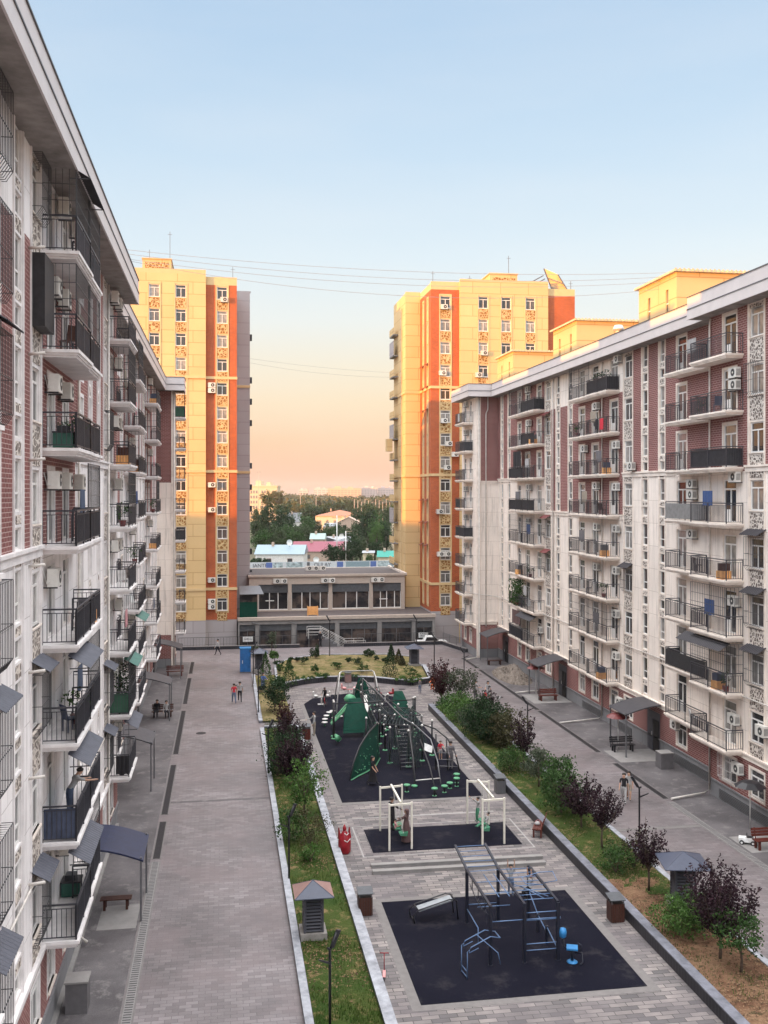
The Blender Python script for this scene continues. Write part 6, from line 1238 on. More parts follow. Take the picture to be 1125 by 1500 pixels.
# red toy at the left planter wall
t = thing('ride_on_toy', 'tall glossy red toy figure standing against the left planter wall', 'toy', (5.62, 46.3, 0), R(20)); mb = MB(); mb.lathe([(.24, 0), (.3, .1), (.3, .55), (.24, .8), (.12, 1.0), (.04, 1.1)], 'red_plastic', 14); mb.build('toy_body', t)
mb = MB(); mb.hull([(-.3, -.1, .7), (-.2, -.12, .7), (-.2, .1, .7), (-.3, .1, .7)], [(-.32, -.02, 1.25), (-.3, -.03, 1.25), (-.3, .02, 1.25), (-.32, .02, 1.25)], 'red_plastic'); mb.hull([(.2, -.1, .7), (.3, -.12, .7), (.3, .1, .7), (.2, .1, .7)], [(.24, -.02, 1.2), (.26, -.03, 1.2), (.26, .02, 1.2), (.24, .02, 1.2)], 'red_plastic'); mb.lathe([(.06, 1.05), (.1, 1.15), (.02, 1.35)], 'red_plastic', 8); mb.tube([(-.15, -.27, .7), (0, -.3, .6), (.15, -.27, .72)], .02, 'metal_pale', 5); mb.tube([(-.1, -.2, 1.0), (0, -.22, .9), (.12, -.2, .98)], .02, 'metal_pale', 5); mb.build('ears', t)
# pink scooter by the left wall
t = thing('kick_scooter', 'pink kick scooter leaning on the left wall near the bottom edge', 'scooter', (5.55, 34.2, 0), R(80)); mb = MB(); mb.box((-.25, -.05, .1), (.25, .05, .13), 'pink_plastic'); mb.build('deck', t); mb = MB(); mb.tube([(.28, 0, .1), (.22, 0, .75)], .018, 'red_plastic', 6); mb.tube([(.22, -.16, .75), (.22, .16, .75)], .018, 'red_plastic', 6); mb.build('handlebar', t)
for x in (-.28, .3): mb = MB(); mb.tube([(x, -.02, .07), (x, .02, .07)], .07, 'lamp_black', 12); mb.build('wheel', t)
# toy jeep and parked car
def car(name, lab, cat, loc, rot, sc, body, m2='lamp_black'):
    t = thing(name, lab, cat, loc, rot); L, w_, h = 2.1*sc, .85*sc, 1.45*sc; mb = MB()
    mb.hull([(-L, -w_, .3*sc), (L, -w_, .3*sc), (L, w_, .3*sc), (-L, w_, .3*sc)], [(-L*.98, -w_*.96, .85*sc), (L*.93, -w_*.96, .78*sc), (L*.93, w_*.96, .78*sc), (-L*.98, w_*.96, .85*sc)], body)
    mb.hull([(-L*.55, -w_*.9, .84*sc), (L*.42, -w_*.9, .82*sc), (L*.42, w_*.9, .82*sc), (-L*.55, w_*.9, .84*sc)], [(-L*.4, -w_*.75, h), (L*.15, -w_*.75, h), (L*.15, w_*.75, h), (-L*.4, w_*.75, h)], body); mb.build('body', t)
    mb = MB(); mb.hull([(-L*.5, -w_*.905, .9*sc), (L*.37, -w_*.905, .9*sc), (L*.37, w_*.905, .9*sc), (-L*.5, w_*.905, .9*sc)], [(-L*.4, -w_*.79, 1.36*sc), (L*.17, -w_*.79, 1.36*sc), (L*.17, w_*.79, 1.36*sc), (-L*.4, w_*.79, 1.36*sc)], 'shop_glass'); mb.build('window', t)
    for sx in (-.62, .62):
        for sy in (-1, 1):
            mb = MB(); mb.tube([(sx*L, sy*w_*.8, .32*sc), (sx*L, sy*w_*1.02, .32*sc)], .32*sc, 'lamp_black', 16); q = mb.build('wheel', t); mb = MB(); mb.tube([(sx*L, sy*w_*1.0, .32*sc), (sx*L, sy*w_*1.04, .32*sc)], .18*sc, 'metal_pale', 10); r_ = mb.build('rim', t); r_.parent = q
    for sy in (-.6, .6): mb = MB(); mb.box((L*.95, sy*w_-.12*sc, .58*sc), (L*.985, sy*w_+.12*sc, .72*sc), 'signwhite'); mb.build('headlight', t)
    return t
car('parked_car', 'white car roof showing above the parapet below the right sign board', 'car', (23.3, 109.75, -.45), 0, .85, 'signwhite')
t = thing('toy_jeep', 'white and black battery toy jeep beside the bench at the right picture edge', 'toy car', (25.05, 44.4, 0), R(150)); t.scale = (.78, .78, .78); mb = MB(); mb.hull([(-.5, -.28, .16), (.5, -.28, .16), (.5, .28, .16), (-.5, .28, .16)], [(-.5, -.28, .42), (.52, -.26, .38), (.52, .26, .38), (-.5, .28, .42)], 'signwhite'); mb.box((-.3, -.2, .42), (.05, .2, .44), 'lamp_black'); mb.build('body', t)
mb = MB(); mb.tube([(-.35, -.25, .42), (-.3, -.24, .72), (-.3, .24, .72), (-.35, .25, .42)], .02, 'lamp_black', 6); mb.tube([(.1, -.24, .42), (.02, -.22, .66), (.02, .22, .66), (.1, .24, .42)], .015, 'lamp_black', 6); mb.build('roll_bar', t)
for x in (-.32, .34):
    for y in (-.3, .3): mb = MB(); mb.tube([(x, y-.05, .14), (x, y+.05, .14)], .14, 'lamp_black', 14); q = mb.build('wheel', t); mb = MB(); mb.tube([(x, y-.06, .14), (x, y+.06, .14)], .07, 'signwhite', 10); r_ = mb.build('rim', t); r_.parent = q
for y in (-.17, .17): mb = MB(); mb.tube([(.5, y, .3), (.54, y, .3)], .05, 'metal_pale', 10); mb.build('headlight', t)
# ================================================================== PEOPLE
def person(label, loc, yaw=0, h=1.7, top='cloth_white', bottom='cloth_denim', legs=((.0, .0), (.0, .0)), arms=((.1, .15, .2), (.1, .15, .2)), lean=0.0, longs=True, shorts=False, skirt=None, hairlong=False, scarf=None, shoe='lamp_black', group='people in the courtyard', girth=1.0):
    """legs: (hip forward angle, knee bend) left, right; arms: (forward angle, outward angle, elbow bend). Faces local +Y."""
    V = []; E_ = []; Rd = []; part = []
    def add(p, r, pt, prev=None):
        V.append(p); Rd.append(r*h*girth if pt in ('top', 'bottom') else r*h); part.append(pt)
        if prev is not None: E_.append((prev, len(V)-1))
        return len(V)-1
    def L(y, z, x=0.0):                                # lean the upper body about the pelvis
        dz = z-.52; return (x*h, (y+dz*math.sin(lean))*h, (.52+dz*math.cos(lean))*h)
    pel = add(L(0, .52), .075, 'bottom'); wa = add(L(0, .60), .068, 'top', pel); ch = add(L(0, .72), .082, 'top', wa); up = add(L(-.005, .79), .070, 'top', ch); nk = add(L(0, .845), .032, 'skin', up)
    hd = add(L(.012, .90), .050, 'skin', nk); h2 = add(L(.008, .945), .056, 'skin', hd); h3 = add(L(0, .98), .034, 'skin', h2); add(L(.066, .915), .010, 'skin', hd)
    for s_, (a, k) in zip((-1, 1), legs):
        hip = (s_*.055*h, 0, .50*h); kn = (s_*.06*h, hip[1]+.245*h*math.sin(a), hip[2]-.245*h*math.cos(a)); an = (s_*.06*h, kn[1]+.225*h*math.sin(a-k), kn[2]-.225*h*math.cos(a-k))
        i = add(hip, .062, 'bottom', pel); j = add(((hip[0]+kn[0])/2, (hip[1]+kn[1])/2, (hip[2]+kn[2])/2), .052, 'bottom', i); j = add(kn, .038, 'bottom' if not shorts else 'skin', j)
        j2 = add(((kn[0]*.6+an[0]*.4), (kn[1]*.6+an[1]*.4), (kn[2]*.6+an[2]*.4)), .034, 'bottom' if not shorts else 'skin', j); j3 = add(an, .024, 'bottom' if not shorts else 'skin', j2)
        add((an[0]+s_*.01*h, an[1]+.085*h*math.cos(a-k), an[2]-.018*h+.085*h*math.sin(a-k)), .022, 'shoe', j3)
    for s_, (a, o_, b_) in zip((-1, 1), arms):
        sh = Vector(L(0, .795, s_*.105)); d = Vector((s_*math.sin(o_), math.sin(a)*math.cos(o_), -math.cos(a)*math.cos(o_))); el = sh+d*.165*h
        d2 = Vector((s_*math.sin(o_)*.6, math.sin(a+b_), -math.cos(a+b_))).normalized(); wr = el+d2*.145*h; pm_ = wr+d2*.045*h
        i = add(tuple(sh), .040, 'top', up); j = add(tuple((sh+el)/2), .031, 'top', i); j = add(tuple(el), .025, 'top' if longs else 'skin', j); w_ = add(tuple(wr), .017, 'top' if longs else 'skin', j); p_ = add(tuple(pm_), .018, 'skin', w_)
        sd = Vector((0, 1, 0)) if abs(d2.y) < .7 else Vector((1, 0, 0))
        for q in range(4): add(tuple(pm_+d2*(.045-.006*abs(q-1.3))*h+sd*(q-1.5)*.010*h), .0052, 'skin', p_)
        add(tuple(wr+d2*.035*h+sd*.026*h), .006, 'skin', w_)
    me = bpy.data.meshes.new('person'); me.from_pydata(V, E_, []); o = bpy.data.objects.new('person', me); COL.objects.link(o)
    md = o.modifiers.new('skin', 'SKIN'); md.use_smooth_shade = True
    sv = me.skin_vertices[0].data
    for i, r in enumerate(Rd): sv[i].radius = (r, r*.78 if part[i] == 'top' and i in (wa, ch, up, pel) else r); sv[i].use_root = (i == 0)
    md2 = o.modifiers.new('sub', 'SUBSURF'); md2.levels = 1; md2.render_levels = 1
    dg = bpy.context.evaluated_depsgraph_get(); m2 = bpy.data.meshes.new_from_object(o.evaluated_get(dg)); bpy.data.objects.remove(o); m2.name = 'person'
    mats = {'skin': 'skin', 'top': top, 'bottom': bottom, 'shoe': shoe}; order = list(mats); m2.materials.clear()
    for k in order: m2.materials.append(MT[mats[k]])
    va = np.array(V); nf = len(m2.polygons); c = np.empty(nf*3, 'f'); m2.polygons.foreach_get('center', c); c = c.reshape(-1, 3)
    segs = [(i, j) for i, j in E_]; best = np.full(nf, 1e9); bi = np.zeros(nf, 'i')
    for i, j in segs:
        a, b_ = va[i], va[j]; ab = b_-a; t_ = np.clip(((c-a)@ab)/max(ab@ab, 1e-9), 0, 1); dd = np.linalg.norm(c-(a+t_[:, None]*ab), axis=1)-.5*(Rd[i]*(1-t_)+Rd[j]*t_)
        pi_ = np.where(t_ < .5, order.index(part[i]), order.index(part[j])); u = dd < best; best[u] = dd[u]; bi[u] = pi_[u]
    m2.polygons.foreach_set('material_index', bi.astype('i')); m2.polygons.foreach_set('use_smooth', [True]*nf); m2.update()
    zmin = min(v.co.z for v in m2.vertices)
    t = bpy.data.objects.new('person', m2); COL.objects.link(t); t.location = loc; t.rotation_euler = (0, 0, yaw); tag(t, label, 'person', group)
    hc = L(-.012, .952); mb = MB(); R_ = .068*h
    mb.lathe([(R_*.9, -.022*h), (R_*1.02, 0), (R_*.95, .022*h), (R_*.65, .042*h), (R_*.1, .05*h)], scarf or 'hair', 12, hc)
    if hairlong or scarf: mb.hull([(hc[0]-R_*.8, hc[1]-R_*.9, hc[2]-.13*h), (hc[0]+R_*.8, hc[1]-R_*.9, hc[2]-.13*h), (hc[0]+R_*.8, hc[1]-R_*.2, hc[2]-.13*h), (hc[0]-R_*.8, hc[1]-R_*.2, hc[2]-.13*h)], [(hc[0]-R_*.85, hc[1]-R_*.9, hc[2]), (hc[0]+R_*.85, hc[1]-R_*.9, hc[2]), (hc[0]+R_*.85, hc[1]+R_*.1, hc[2]), (hc[0]-R_*.85, hc[1]+R_*.1, hc[2])], scarf or 'hair')
    q = mb.build('headscarf' if scarf else 'hair', t)
    mb = MB(); e = L(.055, .928)
    for s_ in (-1, 1): mb.box((e[0]+s_*.02*h-.006*h, e[1]-.004, e[2]-.003*h), (e[0]+s_*.02*h+.006*h, e[1]+.006, e[2]+.003*h), 'hair')
    mb.build('eyes', t)
    if skirt:
        m_, z0 = skirt; mb = MB(); n = 14; rings = []
        for zz, rx, ry in ((.64, .082, .072), (.54, .105, .09), (.3, .115, .12), (z0, .135, .15)):
            rings.append([(rx*h*math.cos(k*2*math.pi/n)*(1+.06*(k % 2)), ry*h*math.sin(k*2*math.pi/n)*(1+.06*(k % 2)), zz*h) for k in range(n)])
        for a_, b_ in zip(rings, rings[1:]):
            for k in range(n): mb.face([a_[k], a_[(k+1) % n], b_[(k+1) % n], b_[k]], m_, True)
        mb.build('dress', t)
    return t
ST = ((.0, .0), (.0, .05)); WK = ((.35, .1), (-.3, .25)); SIT = ((1.5, 1.5), (1.5, 1.45)); HG = ((2.9, .0, .1), (2.9, .0, .1))
person('person in dark top walking alone far down the left road', (-.63, 104.7, .02), R(70), 1.68, 'cloth_white', 'cloth_black', WK, ((.3, .1, .3), (-.3, .1, .2)))
person('person in red and white walking on the left road, left one of the pair', (.80, 80.6, .02), R(10), 1.6, 'cloth_red', 'cloth_denim', WK, longs=False)
person('person in white top and dark trousers, right one of the pair on the left road', (1.28, 81.1, .02), R(0), 1.65, 'cloth_white', 'cloth_black', WK, longs=False)
person('barefaced person in pale clothes standing by the red brown bin', (6.25, 69.1, .02), R(100), 1.66, 'cloth_white', 'cloth_beige', ST, ((.2, .1, .3), (.8, .2, .5)))
cy = person('child in dark clothes riding a bicycle on the big mat', (7.95, 78.4, .22), R(165), 1.35, 'cloth_black', 'cloth_black', ((1.2, 1.2), (.8, 1.0)), ((.9, .1, .2), (.9, .1, .2)), lean=.35)
person('woman in a long black dress with bare arms walking on the big mat', (8.55, 56.8, .02), R(-120), 1.68, 'cloth_black', 'cloth_black', WK, ((.2, .1, .3), (.2, .1, .6)), longs=False, skirt=('cloth_black', .12), hairlong=True)
person('small child in a red shirt standing in the quarter dome bars', (13.2, 59.6, .55), R(180), 1.15, 'cloth_red', 'cloth_white', ST, ((1.0, .3, .3), (.2, .2, .2)), longs=False, shorts=True)
person('man in loose grey clothes, hands behind his back, at the edge of the big mat', (13.75, 59.25, .02), R(15), 1.74, 'cloth_grey', 'cloth_grey', ST, ((-.35, .1, -.4), (-.35, .1, -.4)), girth=1.2)
person('small child standing alone near the right end of the curved wall', (16.4, 82.1, .02), R(160), 1.2, 'cloth_grey', 'cloth_denim', ST)
person('person in orange sitting beside the reddish purple tree', (17.75, 82.8, -.18), R(150), 1.6, 'cloth_orange', 'cloth_orange', SIT, ((.5, .2, .9), (.5, .2, .9)), girth=1.25, hairlong=True)
person('person in white shirt and cap on the right road, left one of the pair', (20.25, 78.3, .02), R(-60), 1.72, 'cloth_white', 'cloth_grey', ST, ((.5, .1, 1.0), (.5, .1, 1.0)), longs=False)
wb = person('woman in white top and shorts holding a red bag on the right road', (21.2, 77.9, .02), R(170), 1.68, 'cloth_white', 'cloth_white', WK, ((.1, .15, .1), (.6, .2, .9)), longs=False, shorts=True, hairlong=True)
person('boy in a black t-shirt and white trousers walking on the right road', (21.6, 51.2, .02), R(150), 1.66, 'cloth_black', 'cloth_white', WK, ((-.3, .1, .3), (.4, .1, .2)), longs=False)
person('person in white half hidden behind the nearest street lamp on the right', (22.1, 51.7, .02), R(150), 1.6, 'cloth_white', 'cloth_beige', WK, longs=False, shorts=True)
person('woman in a long brown robe and headscarf pushing a swing', (8.75, 47.2, .03), R(60), 1.62, 'cloth_brown', 'cloth_brown', ST, ((.9, .1, .3), (.9, .1, .3)), skirt=('cloth_brown', .03), scarf='cloth_brown', girth=1.15)
person('person in black standing behind the left swing frame', (8.35, 49.0, .03), R(-60), 1.66, 'cloth_black', 'cloth_black', ST, ((.8, .1, .3), (.8, .1, .3)), girth=1.15)
person('child sitting on the green seat of the left swing', (8.3, 47.7, .02), R(-90), 1.0, 'cloth_pink', 'cloth_green', SIT, ((.4, .2, 1.6), (.4, .2, 1.6)), longs=False)
person('child in white standing on the far seat of the right swing', (12.7, 48.6, .35), R(100), 1.25, 'cloth_white', 'cloth_green', ((.2, .3), (.2, .3)), ((1.9, .3, .5), (1.9, .3, .5)))
person('child in pink and white swinging low on the right swing', (12.75, 47.3, .1), R(100), 1.15, 'cloth_white', 'cloth_green', ((1.7, .6), (1.6, .5)), ((.9, .2, 1.3), (.9, .2, 1.3)), lean=-.3)
person('child in a white shirt standing on the climbing frame bar', (11.25, 37.9, 1.0), R(170), 1.25, 'cloth_white', 'cloth_denim', ST, HG, longs=False)
person('child in a white shirt hanging tucked up from the climbing frame', (11.75, 37.1, .95), R(110), 1.2, 'cloth_white', 'cloth_black', ((1.5, 2.0), (1.3, 1.9)), HG, lean=-.25, longs=False)
person('person in black standing at the top of the stairs before the shop door', (10.5, 108.9, .02), R(200), 1.75, 'cloth_black', 'cloth_black', ST, scarf='cloth_white', girth=1.15)
person('man in a pale shirt leaning over the blue railing of a left balcony', (-5.0, 33.6, 6.37), R(-60), 1.68, 'cloth_white', 'cloth_denim', ST, ((1.0, .15, .5), (1.2, .15, .3)), lean=.55, longs=False, group='people on balconies')
person('person in blue with a pushchair beside the far left planter', (3.3, 84.9, .02), R(200), 1.6, 'cloth_blue', 'cloth_blue', ST, ((.9, .1, .6), (.9, .1, .6)), girth=1.3)
person('person in white sitting on the bench under the third left canopy', (-4.3, 76.4, -.35), R(190), 1.65, 'cloth_white', 'cloth_black', SIT)
person('person in black sitting on the left part of the bench under the third left canopy', (-5.0, 76.6, -.35), R(170), 1.7, 'cloth_black', 'cloth_black', SIT, girth=1.2)
t = thing('handbag', 'red handbag carried by the woman in shorts on the right road', 'bag', (20.95, 77.8, .55)); mb = MB(); mb.hull([(-.13, -.05, 0), (.13, -.05, 0), (.13, .05, 0), (-.13, .05, 0)], [(-.1, -.03, .22), (.1, -.03, .22), (.1, .03, .22), (-.1, .03, .22)], 'cloth_red'); mb.tube([(-.08, 0, .2), (0, 0, .38), (.08, 0, .2)], .012, 'cloth_red', 5); mb.build('bag_body', t)
t = thing('dog', 'small white dog on a lead beside the woman in shorts', 'dog', (22.0, 77.7, 0), R(40)); mb = MB()
mb.tube([(-.2, 0, .24), (-.1, 0, .25), (.08, 0, .25), (.18, 0, .27), (.25, 0, .36), (.30, 0, .40), (.38, 0, .38)], [.06, .085, .09, .08, .055, .06, .025], 'cloth_white', 8)
for x in (-.15, .14):
    for y in (-.05, .05): mb.tube([(x, y, .22), (x-.02, y, .12), (x, y, .0)], [.035, .022, .02], 'cloth_white', 6)
mb.tube([(-.2, 0, .28), (-.28, 0, .36), (-.25, 0, .42)], [.02, .015, .01], 'cloth_white', 5)
for y in (-.04, .04): mb.hull([(.27, y-.015, .42), (.31, y-.015, .42), (.31, y+.015, .42), (.27, y+.015, .42)], [(.26, y*1.4-.01, .49), (.28, y*1.4-.01, .49), (.28, y*1.4+.01, .49), (.26, y*1.4+.01, .49)], 'cloth_white')
q = mb.build('body', t)
t = thing('bicycle', 'small dark bicycle under the child on the big mat', 'bicycle', (7.95, 78.4, 0), R(255)); mb = MB()
for a, b_ in (((-.35, 0, .22), (-.1, 0, .55)), ((-.1, 0, .55), (0, 0, .22)), ((0, 0, .22), (-.35, 0, .22)), ((-.1, 0, .52), (.28, 0, .58)), ((0, 0, .22), (.28, 0, .55)), ((.28, 0, .72), (.4, 0, .22))): mb.tube([a, b_], .018, 'cloth_red', 5)
mb.build('frame', t)
for x in (-.38, .4):
    mb = MB(); mb.tube([(x+.22*math.cos(k*math.pi/8), 0, .23+.22*math.sin(k*math.pi/8)) for k in range(17)], .018, 'lamp_black', 5, False)
    for k in range(4): a = k*math.pi/4; mb.tube([(x-.2*math.cos(a), 0, .23-.2*math.sin(a)), (x+.2*math.cos(a), 0, .23+.2*math.sin(a))], .004, 'metal_pale', 3)
    mb.build('wheel', t)
mb = MB(); mb.tube([(.27, -.2, .74), (.27, .2, .74)], .015, 'lamp_black', 5); mb.build('handlebar', t); mb = MB(); mb.box((-.2, -.06, .56), (-.02, .06, .6), 'lamp_black'); mb.build('saddle', t)
t = thing('pushchair', 'dark pushchair beside the person in blue at the far left planter', 'pushchair', (3.1, 84.0, 0), R(200)); mb = MB(); mb.hull([(-.2, -.25, .35), (.2, -.25, .35), (.2, .25, .35), (-.2, .25, .35)], [(-.22, -.3, .6), (.22, -.3, .6), (.22, .3, .75), (-.22, .3, .75)], 'cloth_black'); mb.build('seat', t)
mb = MB(); mb.tube([(-.2, -.3, .15), (-.2, .3, .95), (.2, .3, .95), (.2, -.3, .15)], .015, 'metal_grey', 5); mb.tube([(-.2, .25, .12), (-.2, -.15, .7)], .015, 'metal_grey', 5); mb.tube([(.2, .25, .12), (.2, -.15, .7)], .015, 'metal_grey', 5); mb.build('frame', t)
for x in (-.22, .22):
    for y in (-.3, .27): mb = MB(); mb.tube([(x-.02, y, .11), (x+.02, y, .11)], .11, 'lamp_black', 10); mb.build('wheel', t)
# ------------------------------------------------------------------ things kept on balconies
def cloth(label, x, y, z, w, h, m, rot, name='laundry', cat='laundry'):
    mb = MB(); n = 10
    for k in range(n):
        for dz in (0,):
            a, b_ = -w/2+w*k/n, -w/2+w*(k+1)/n; ya, yb_ = .03*math.sin(k*1.9), .03*math.sin((k+1)*1.9); mb.face([(a, ya, -h+.05*math.sin(k)), (b_, yb_, -h+.05*math.sin(k+1)), (b_, yb_*.4, 0), (a, ya*.4, 0)], m); mb.face([(a, ya+.015, -h+.05*math.sin(k)), (b_, yb_+.015, -h+.05*math.sin(k+1)), (b_, yb_*.4+.015, 0), (a, ya*.4+.015, 0)], m)
    o = mb.build(name, loc=(x, y, z), rot=rot); return tag(o, label, cat, 'laundry on the balconies')
cloth('red towel and dark clothes over the rail of the second right balcony stack', 27.02, 68.1, 22.4, .7, .8, 'cloth_red', R(90)); cloth('dark coat hanging beside the red towel on the right', 27.02, 69.0, 22.4, .6, .75, 'cloth_black', R(90))
cloth('brown blankets hung out on a low right balcony beside the gravel heap', 27.3, 90.2, 5.9, 2.6, 1.3, 'cloth_brown', R(90)); cloth('dark clothes hanging high in the third right balcony stack', 27.2, 89.6, 20.9, 2.4, 1.6, 'cloth_black', R(90)); cloth('pale sheet drying beside the leafy balcony on the right', 27.3, 87.4, 8.5, .9, .9, 'cloth_white', R(90))
cloth('black coat hanging over the lowest balcony rail of the second left stack', -4.8, 48.64, 4.4, .6, .9, 'cloth_black', 0); cloth('pale cloth on the wing balcony of the right building, second from the top', 24.72, 102.6, 25.4, .8, .8, 'cloth_white', R(90))
def vine(label, x0, x1, y0, y1, z0, z1, n, m='leaf_green', s_=.07):
    rg = random.Random(int(x0*10+y0)); P = [(rg.uniform(x0, x1), rg.uniform(y0, y1), z0+(z1-z0)*rg.random()**1.3) for _ in range(n)]; t = thing('climbing_plant', label, 'plant', ((x0+x1)/2, (y0+y1)/2, z0)); ox_, oy_ = (x0+x1)/2, (y0+y1)/2
    mb = MB(); leaves(mb, [(a-ox_, b_-oy_, c-z0) for a, b_, c in P], s_, rg, m); mb.build('foliage', t); mb = MB()
    for k in range(5): xx = rg.uniform(x0, x1)-ox_; yy = rg.uniform(y0, y1)-oy_; mb.tube([(xx, yy, 0), (xx+.1, yy+.1, (z1-z0)*.5), (xx-.05, yy, (z1-z0)*.9)], .012, 'bark', 4)
    mb.build('stems', t); mb = MB(); mb.box((-abs(x1-x0)*.35, -abs(y1-y0)*.35, 0), (abs(x1-x0)*.35, abs(y1-y0)*.35, .22), 'awning_red'); mb.build('plant_pot', t)
vine('dark green climbing plant filling the caged balcony of the second left stack', -5.2, -4.5, 48.75, 51.8, 6.4, 8.6, 1100, 'leaf_dark'); vine('big leafy plant spilling from a balcony of the third right stack', 26.95, 27.9, 88.9, 91.8, 6.5, 8.8, 1300, 'leaf_green', .1)
vine('pot plants in the high dark fronted balcony of the second right stack', 27.1, 27.6, 67.4, 70.5, 25.2, 25.9, 220, 'leaf_dark', .08)
for lab, x, y, z in (('dark boxes piled on the near end of a red brick balcony on the left', -4.9, 31.9, 18.4), ('dark cupboard on the lowest left balcony', -5.1, 34.8, 3.4)):
    t = thing('storage_box', lab, 'box', (x, y, z)); mb = MB(); mb.box((-.3, -.3, 0), (.3, .3, .45), 'awning_green'); mb.box((-.33, -.33, .45), (.33, .33, .5), 'sheet_dark'); mb.box((-.2, -.2, .5), (.15, .2, .68), 'sheet_dark'); mb.build('box_body', t)
FLN = ['second', 'third', 'fourth', 'fifth', 'sixth', 'seventh', 'eighth', 'ninth']
rg = random.Random(31)
def clutter(kind, side, st, k, y):
    z = FL(k); lab_side = 'right' if side > 0 else 'left'; X = {1: (26.5 if st == 0 and y < 52 else 27.35), -1: (-4.85 if st < 2 else -5.8)}[side]
    stn = ['nearest', 'second', 'third', 'fourth'][st]; where = 'on the %s floor balcony of the %s %s stack' % (FLN[k], stn, lab_side)
    if kind == 'clothes':
        m_ = rg.choice(['cloth_white', 'cloth_blue', 'cloth_pink', 'cloth_beige', 'cloth_grey', 'cloth_denim']); nm_ = {'cloth_white': 'white', 'cloth_blue': 'navy', 'cloth_pink': 'pink', 'cloth_beige': 'beige', 'cloth_grey': 'grey', 'cloth_denim': 'denim blue'}[m_]
        cloth('%s washing drying %s' % (nm_, where), X, y, z+1.75, 1.1, .85, m_, R(90))
    elif kind == 'chair':
        t = thing('chair', 'plastic chair standing %s' % where, 'chair', (X, y, z), rg.uniform(0, 6), 'chairs on the balconies'); m_ = rg.choice(['wood', 'sheet_blue', 'signwhite']); mb = MB(); mb.box((-.2, -.2, .40), (.2, .2, .44), m_); mb.build('seat', t); mb = MB(); mb.hull([(-.2, .17, .44), (.2, .17, .44), (.2, .2, .44), (-.2, .2, .44)], [(-.2, .26, .88), (.2, .26, .88), (.2, .29, .88), (-.2, .29, .88)], m_); mb.build('backrest', t)
        for a in (-.17, .17):
            for b_ in (-.17, .17): mb = MB(); mb.bar((a, b_, 0), (a, b_, .4), .035, m_); mb.build('leg', t)
    elif kind == 'plant':
        t = thing('potted_plant', 'potted plant standing %s' % where, 'plant', (X, y, z), 0, 'potted plants on the balconies'); mb = MB(); mb.lathe([(.12, 0), (.18, .28), (.19, .3), (.16, .3)], 'awning_red', 10); mb.build('plant_pot', t); mb = MB(); leaves(mb, clumps(rg, .38, .35, .75, 9, 14, .3), .06, rg, 'leaf_green'); mb.build('foliage', t)
    elif kind == 'box':
        t = thing('storage_box', 'stack of stored boxes %s' % where, 'box', (X, y, z), rg.uniform(-.2, .2), 'boxes stored on the balconies'); mb = MB(); mb.box((-.3, -.25, 0), (.3, .25, .45), 'orange_box'); mb.box((-.22, -.2, .455), (.25, .22, .85), rg.choice(['sheet_blue', 'cloth_grey', 'wood'])); mb.build('box_body', t)
for kind, side, st, k, y in [('clothes', 1, 0, 7, 54.8), ('chair', 1, 0, 6, 50.1), ('plant', 1, 0, 6, 53.6), ('clothes', 1, 0, 4, 51.2), ('box', 1, 0, 3, 49.4), ('chair', 1, 0, 3, 54.0), ('clothes', 1, 0, 2, 51.0), ('box', 1, 0, 1, 50.0), ('plant', 1, 0, 1, 49.2), ('chair', 1, 0, 0, 54.5), ('clothes', 1, 1, 6, 70.6), ('plant', 1, 1, 6, 73.8), ('clothes', 1, 1, 5, 69.5), ('box', 1, 1, 5, 68.0), ('clothes', 1, 1, 4, 72.4),
    ('chair', 1, 1, 4, 68.8), ('box', 1, 1, 3, 68.4), ('clothes', 1, 1, 3, 73.0), ('plant', 1, 1, 2, 68.5), ('chair', 1, 1, 2, 71.5), ('clothes', 1, 1, 1, 70.0), ('box', 1, 1, 0, 69.0), ('clothes', 1, 2, 5, 87.0), ('box', 1, 2, 6, 85.2), ('clothes', 1, 2, 3, 86.5), ('plant', 1, 2, 2, 86.0), ('box', 1, 2, 2, 89.4), ('chair', 1, 2, 1, 86.2), ('clothes', 1, 2, 4, 90.0),
    ('clothes', -1, 0, 6, 35.5), ('chair', -1, 0, 6, 32.4), ('plant', -1, 0, 5, 33.2), ('clothes', -1, 0, 4, 35.6), ('chair', -1, 0, 2, 32.8), ('clothes', -1, 0, 2, 35.0), ('plant', -1, 0, 2, 33.9), ('box', -1, 0, 3, 36.5), ('box', -1, 1, 5, 49.6), ('clothes', -1, 1, 6, 50.8), ('chair', -1, 1, 3, 49.6), ('clothes', -1, 1, 2, 51.2), ('plant', -1, 1, 4, 49.3), ('clothes', -1, 2, 6, 68.0), ('box', -1, 2, 5, 66.8), ('plant', -1, 2, 3, 66.7), ('clothes', -1, 2, 4, 68.5), ('chair', -1, 2, 2, 67.0),
    ('clothes', -1, 3, 5, 85.0), ('plant', -1, 3, 4, 83.8), ('box', -1, 3, 3, 84.0), ('clothes', -1, 3, 1, 85.2), ('box', -1, 3, 7, 84.0)]: clutter(kind, side, st, k, y)
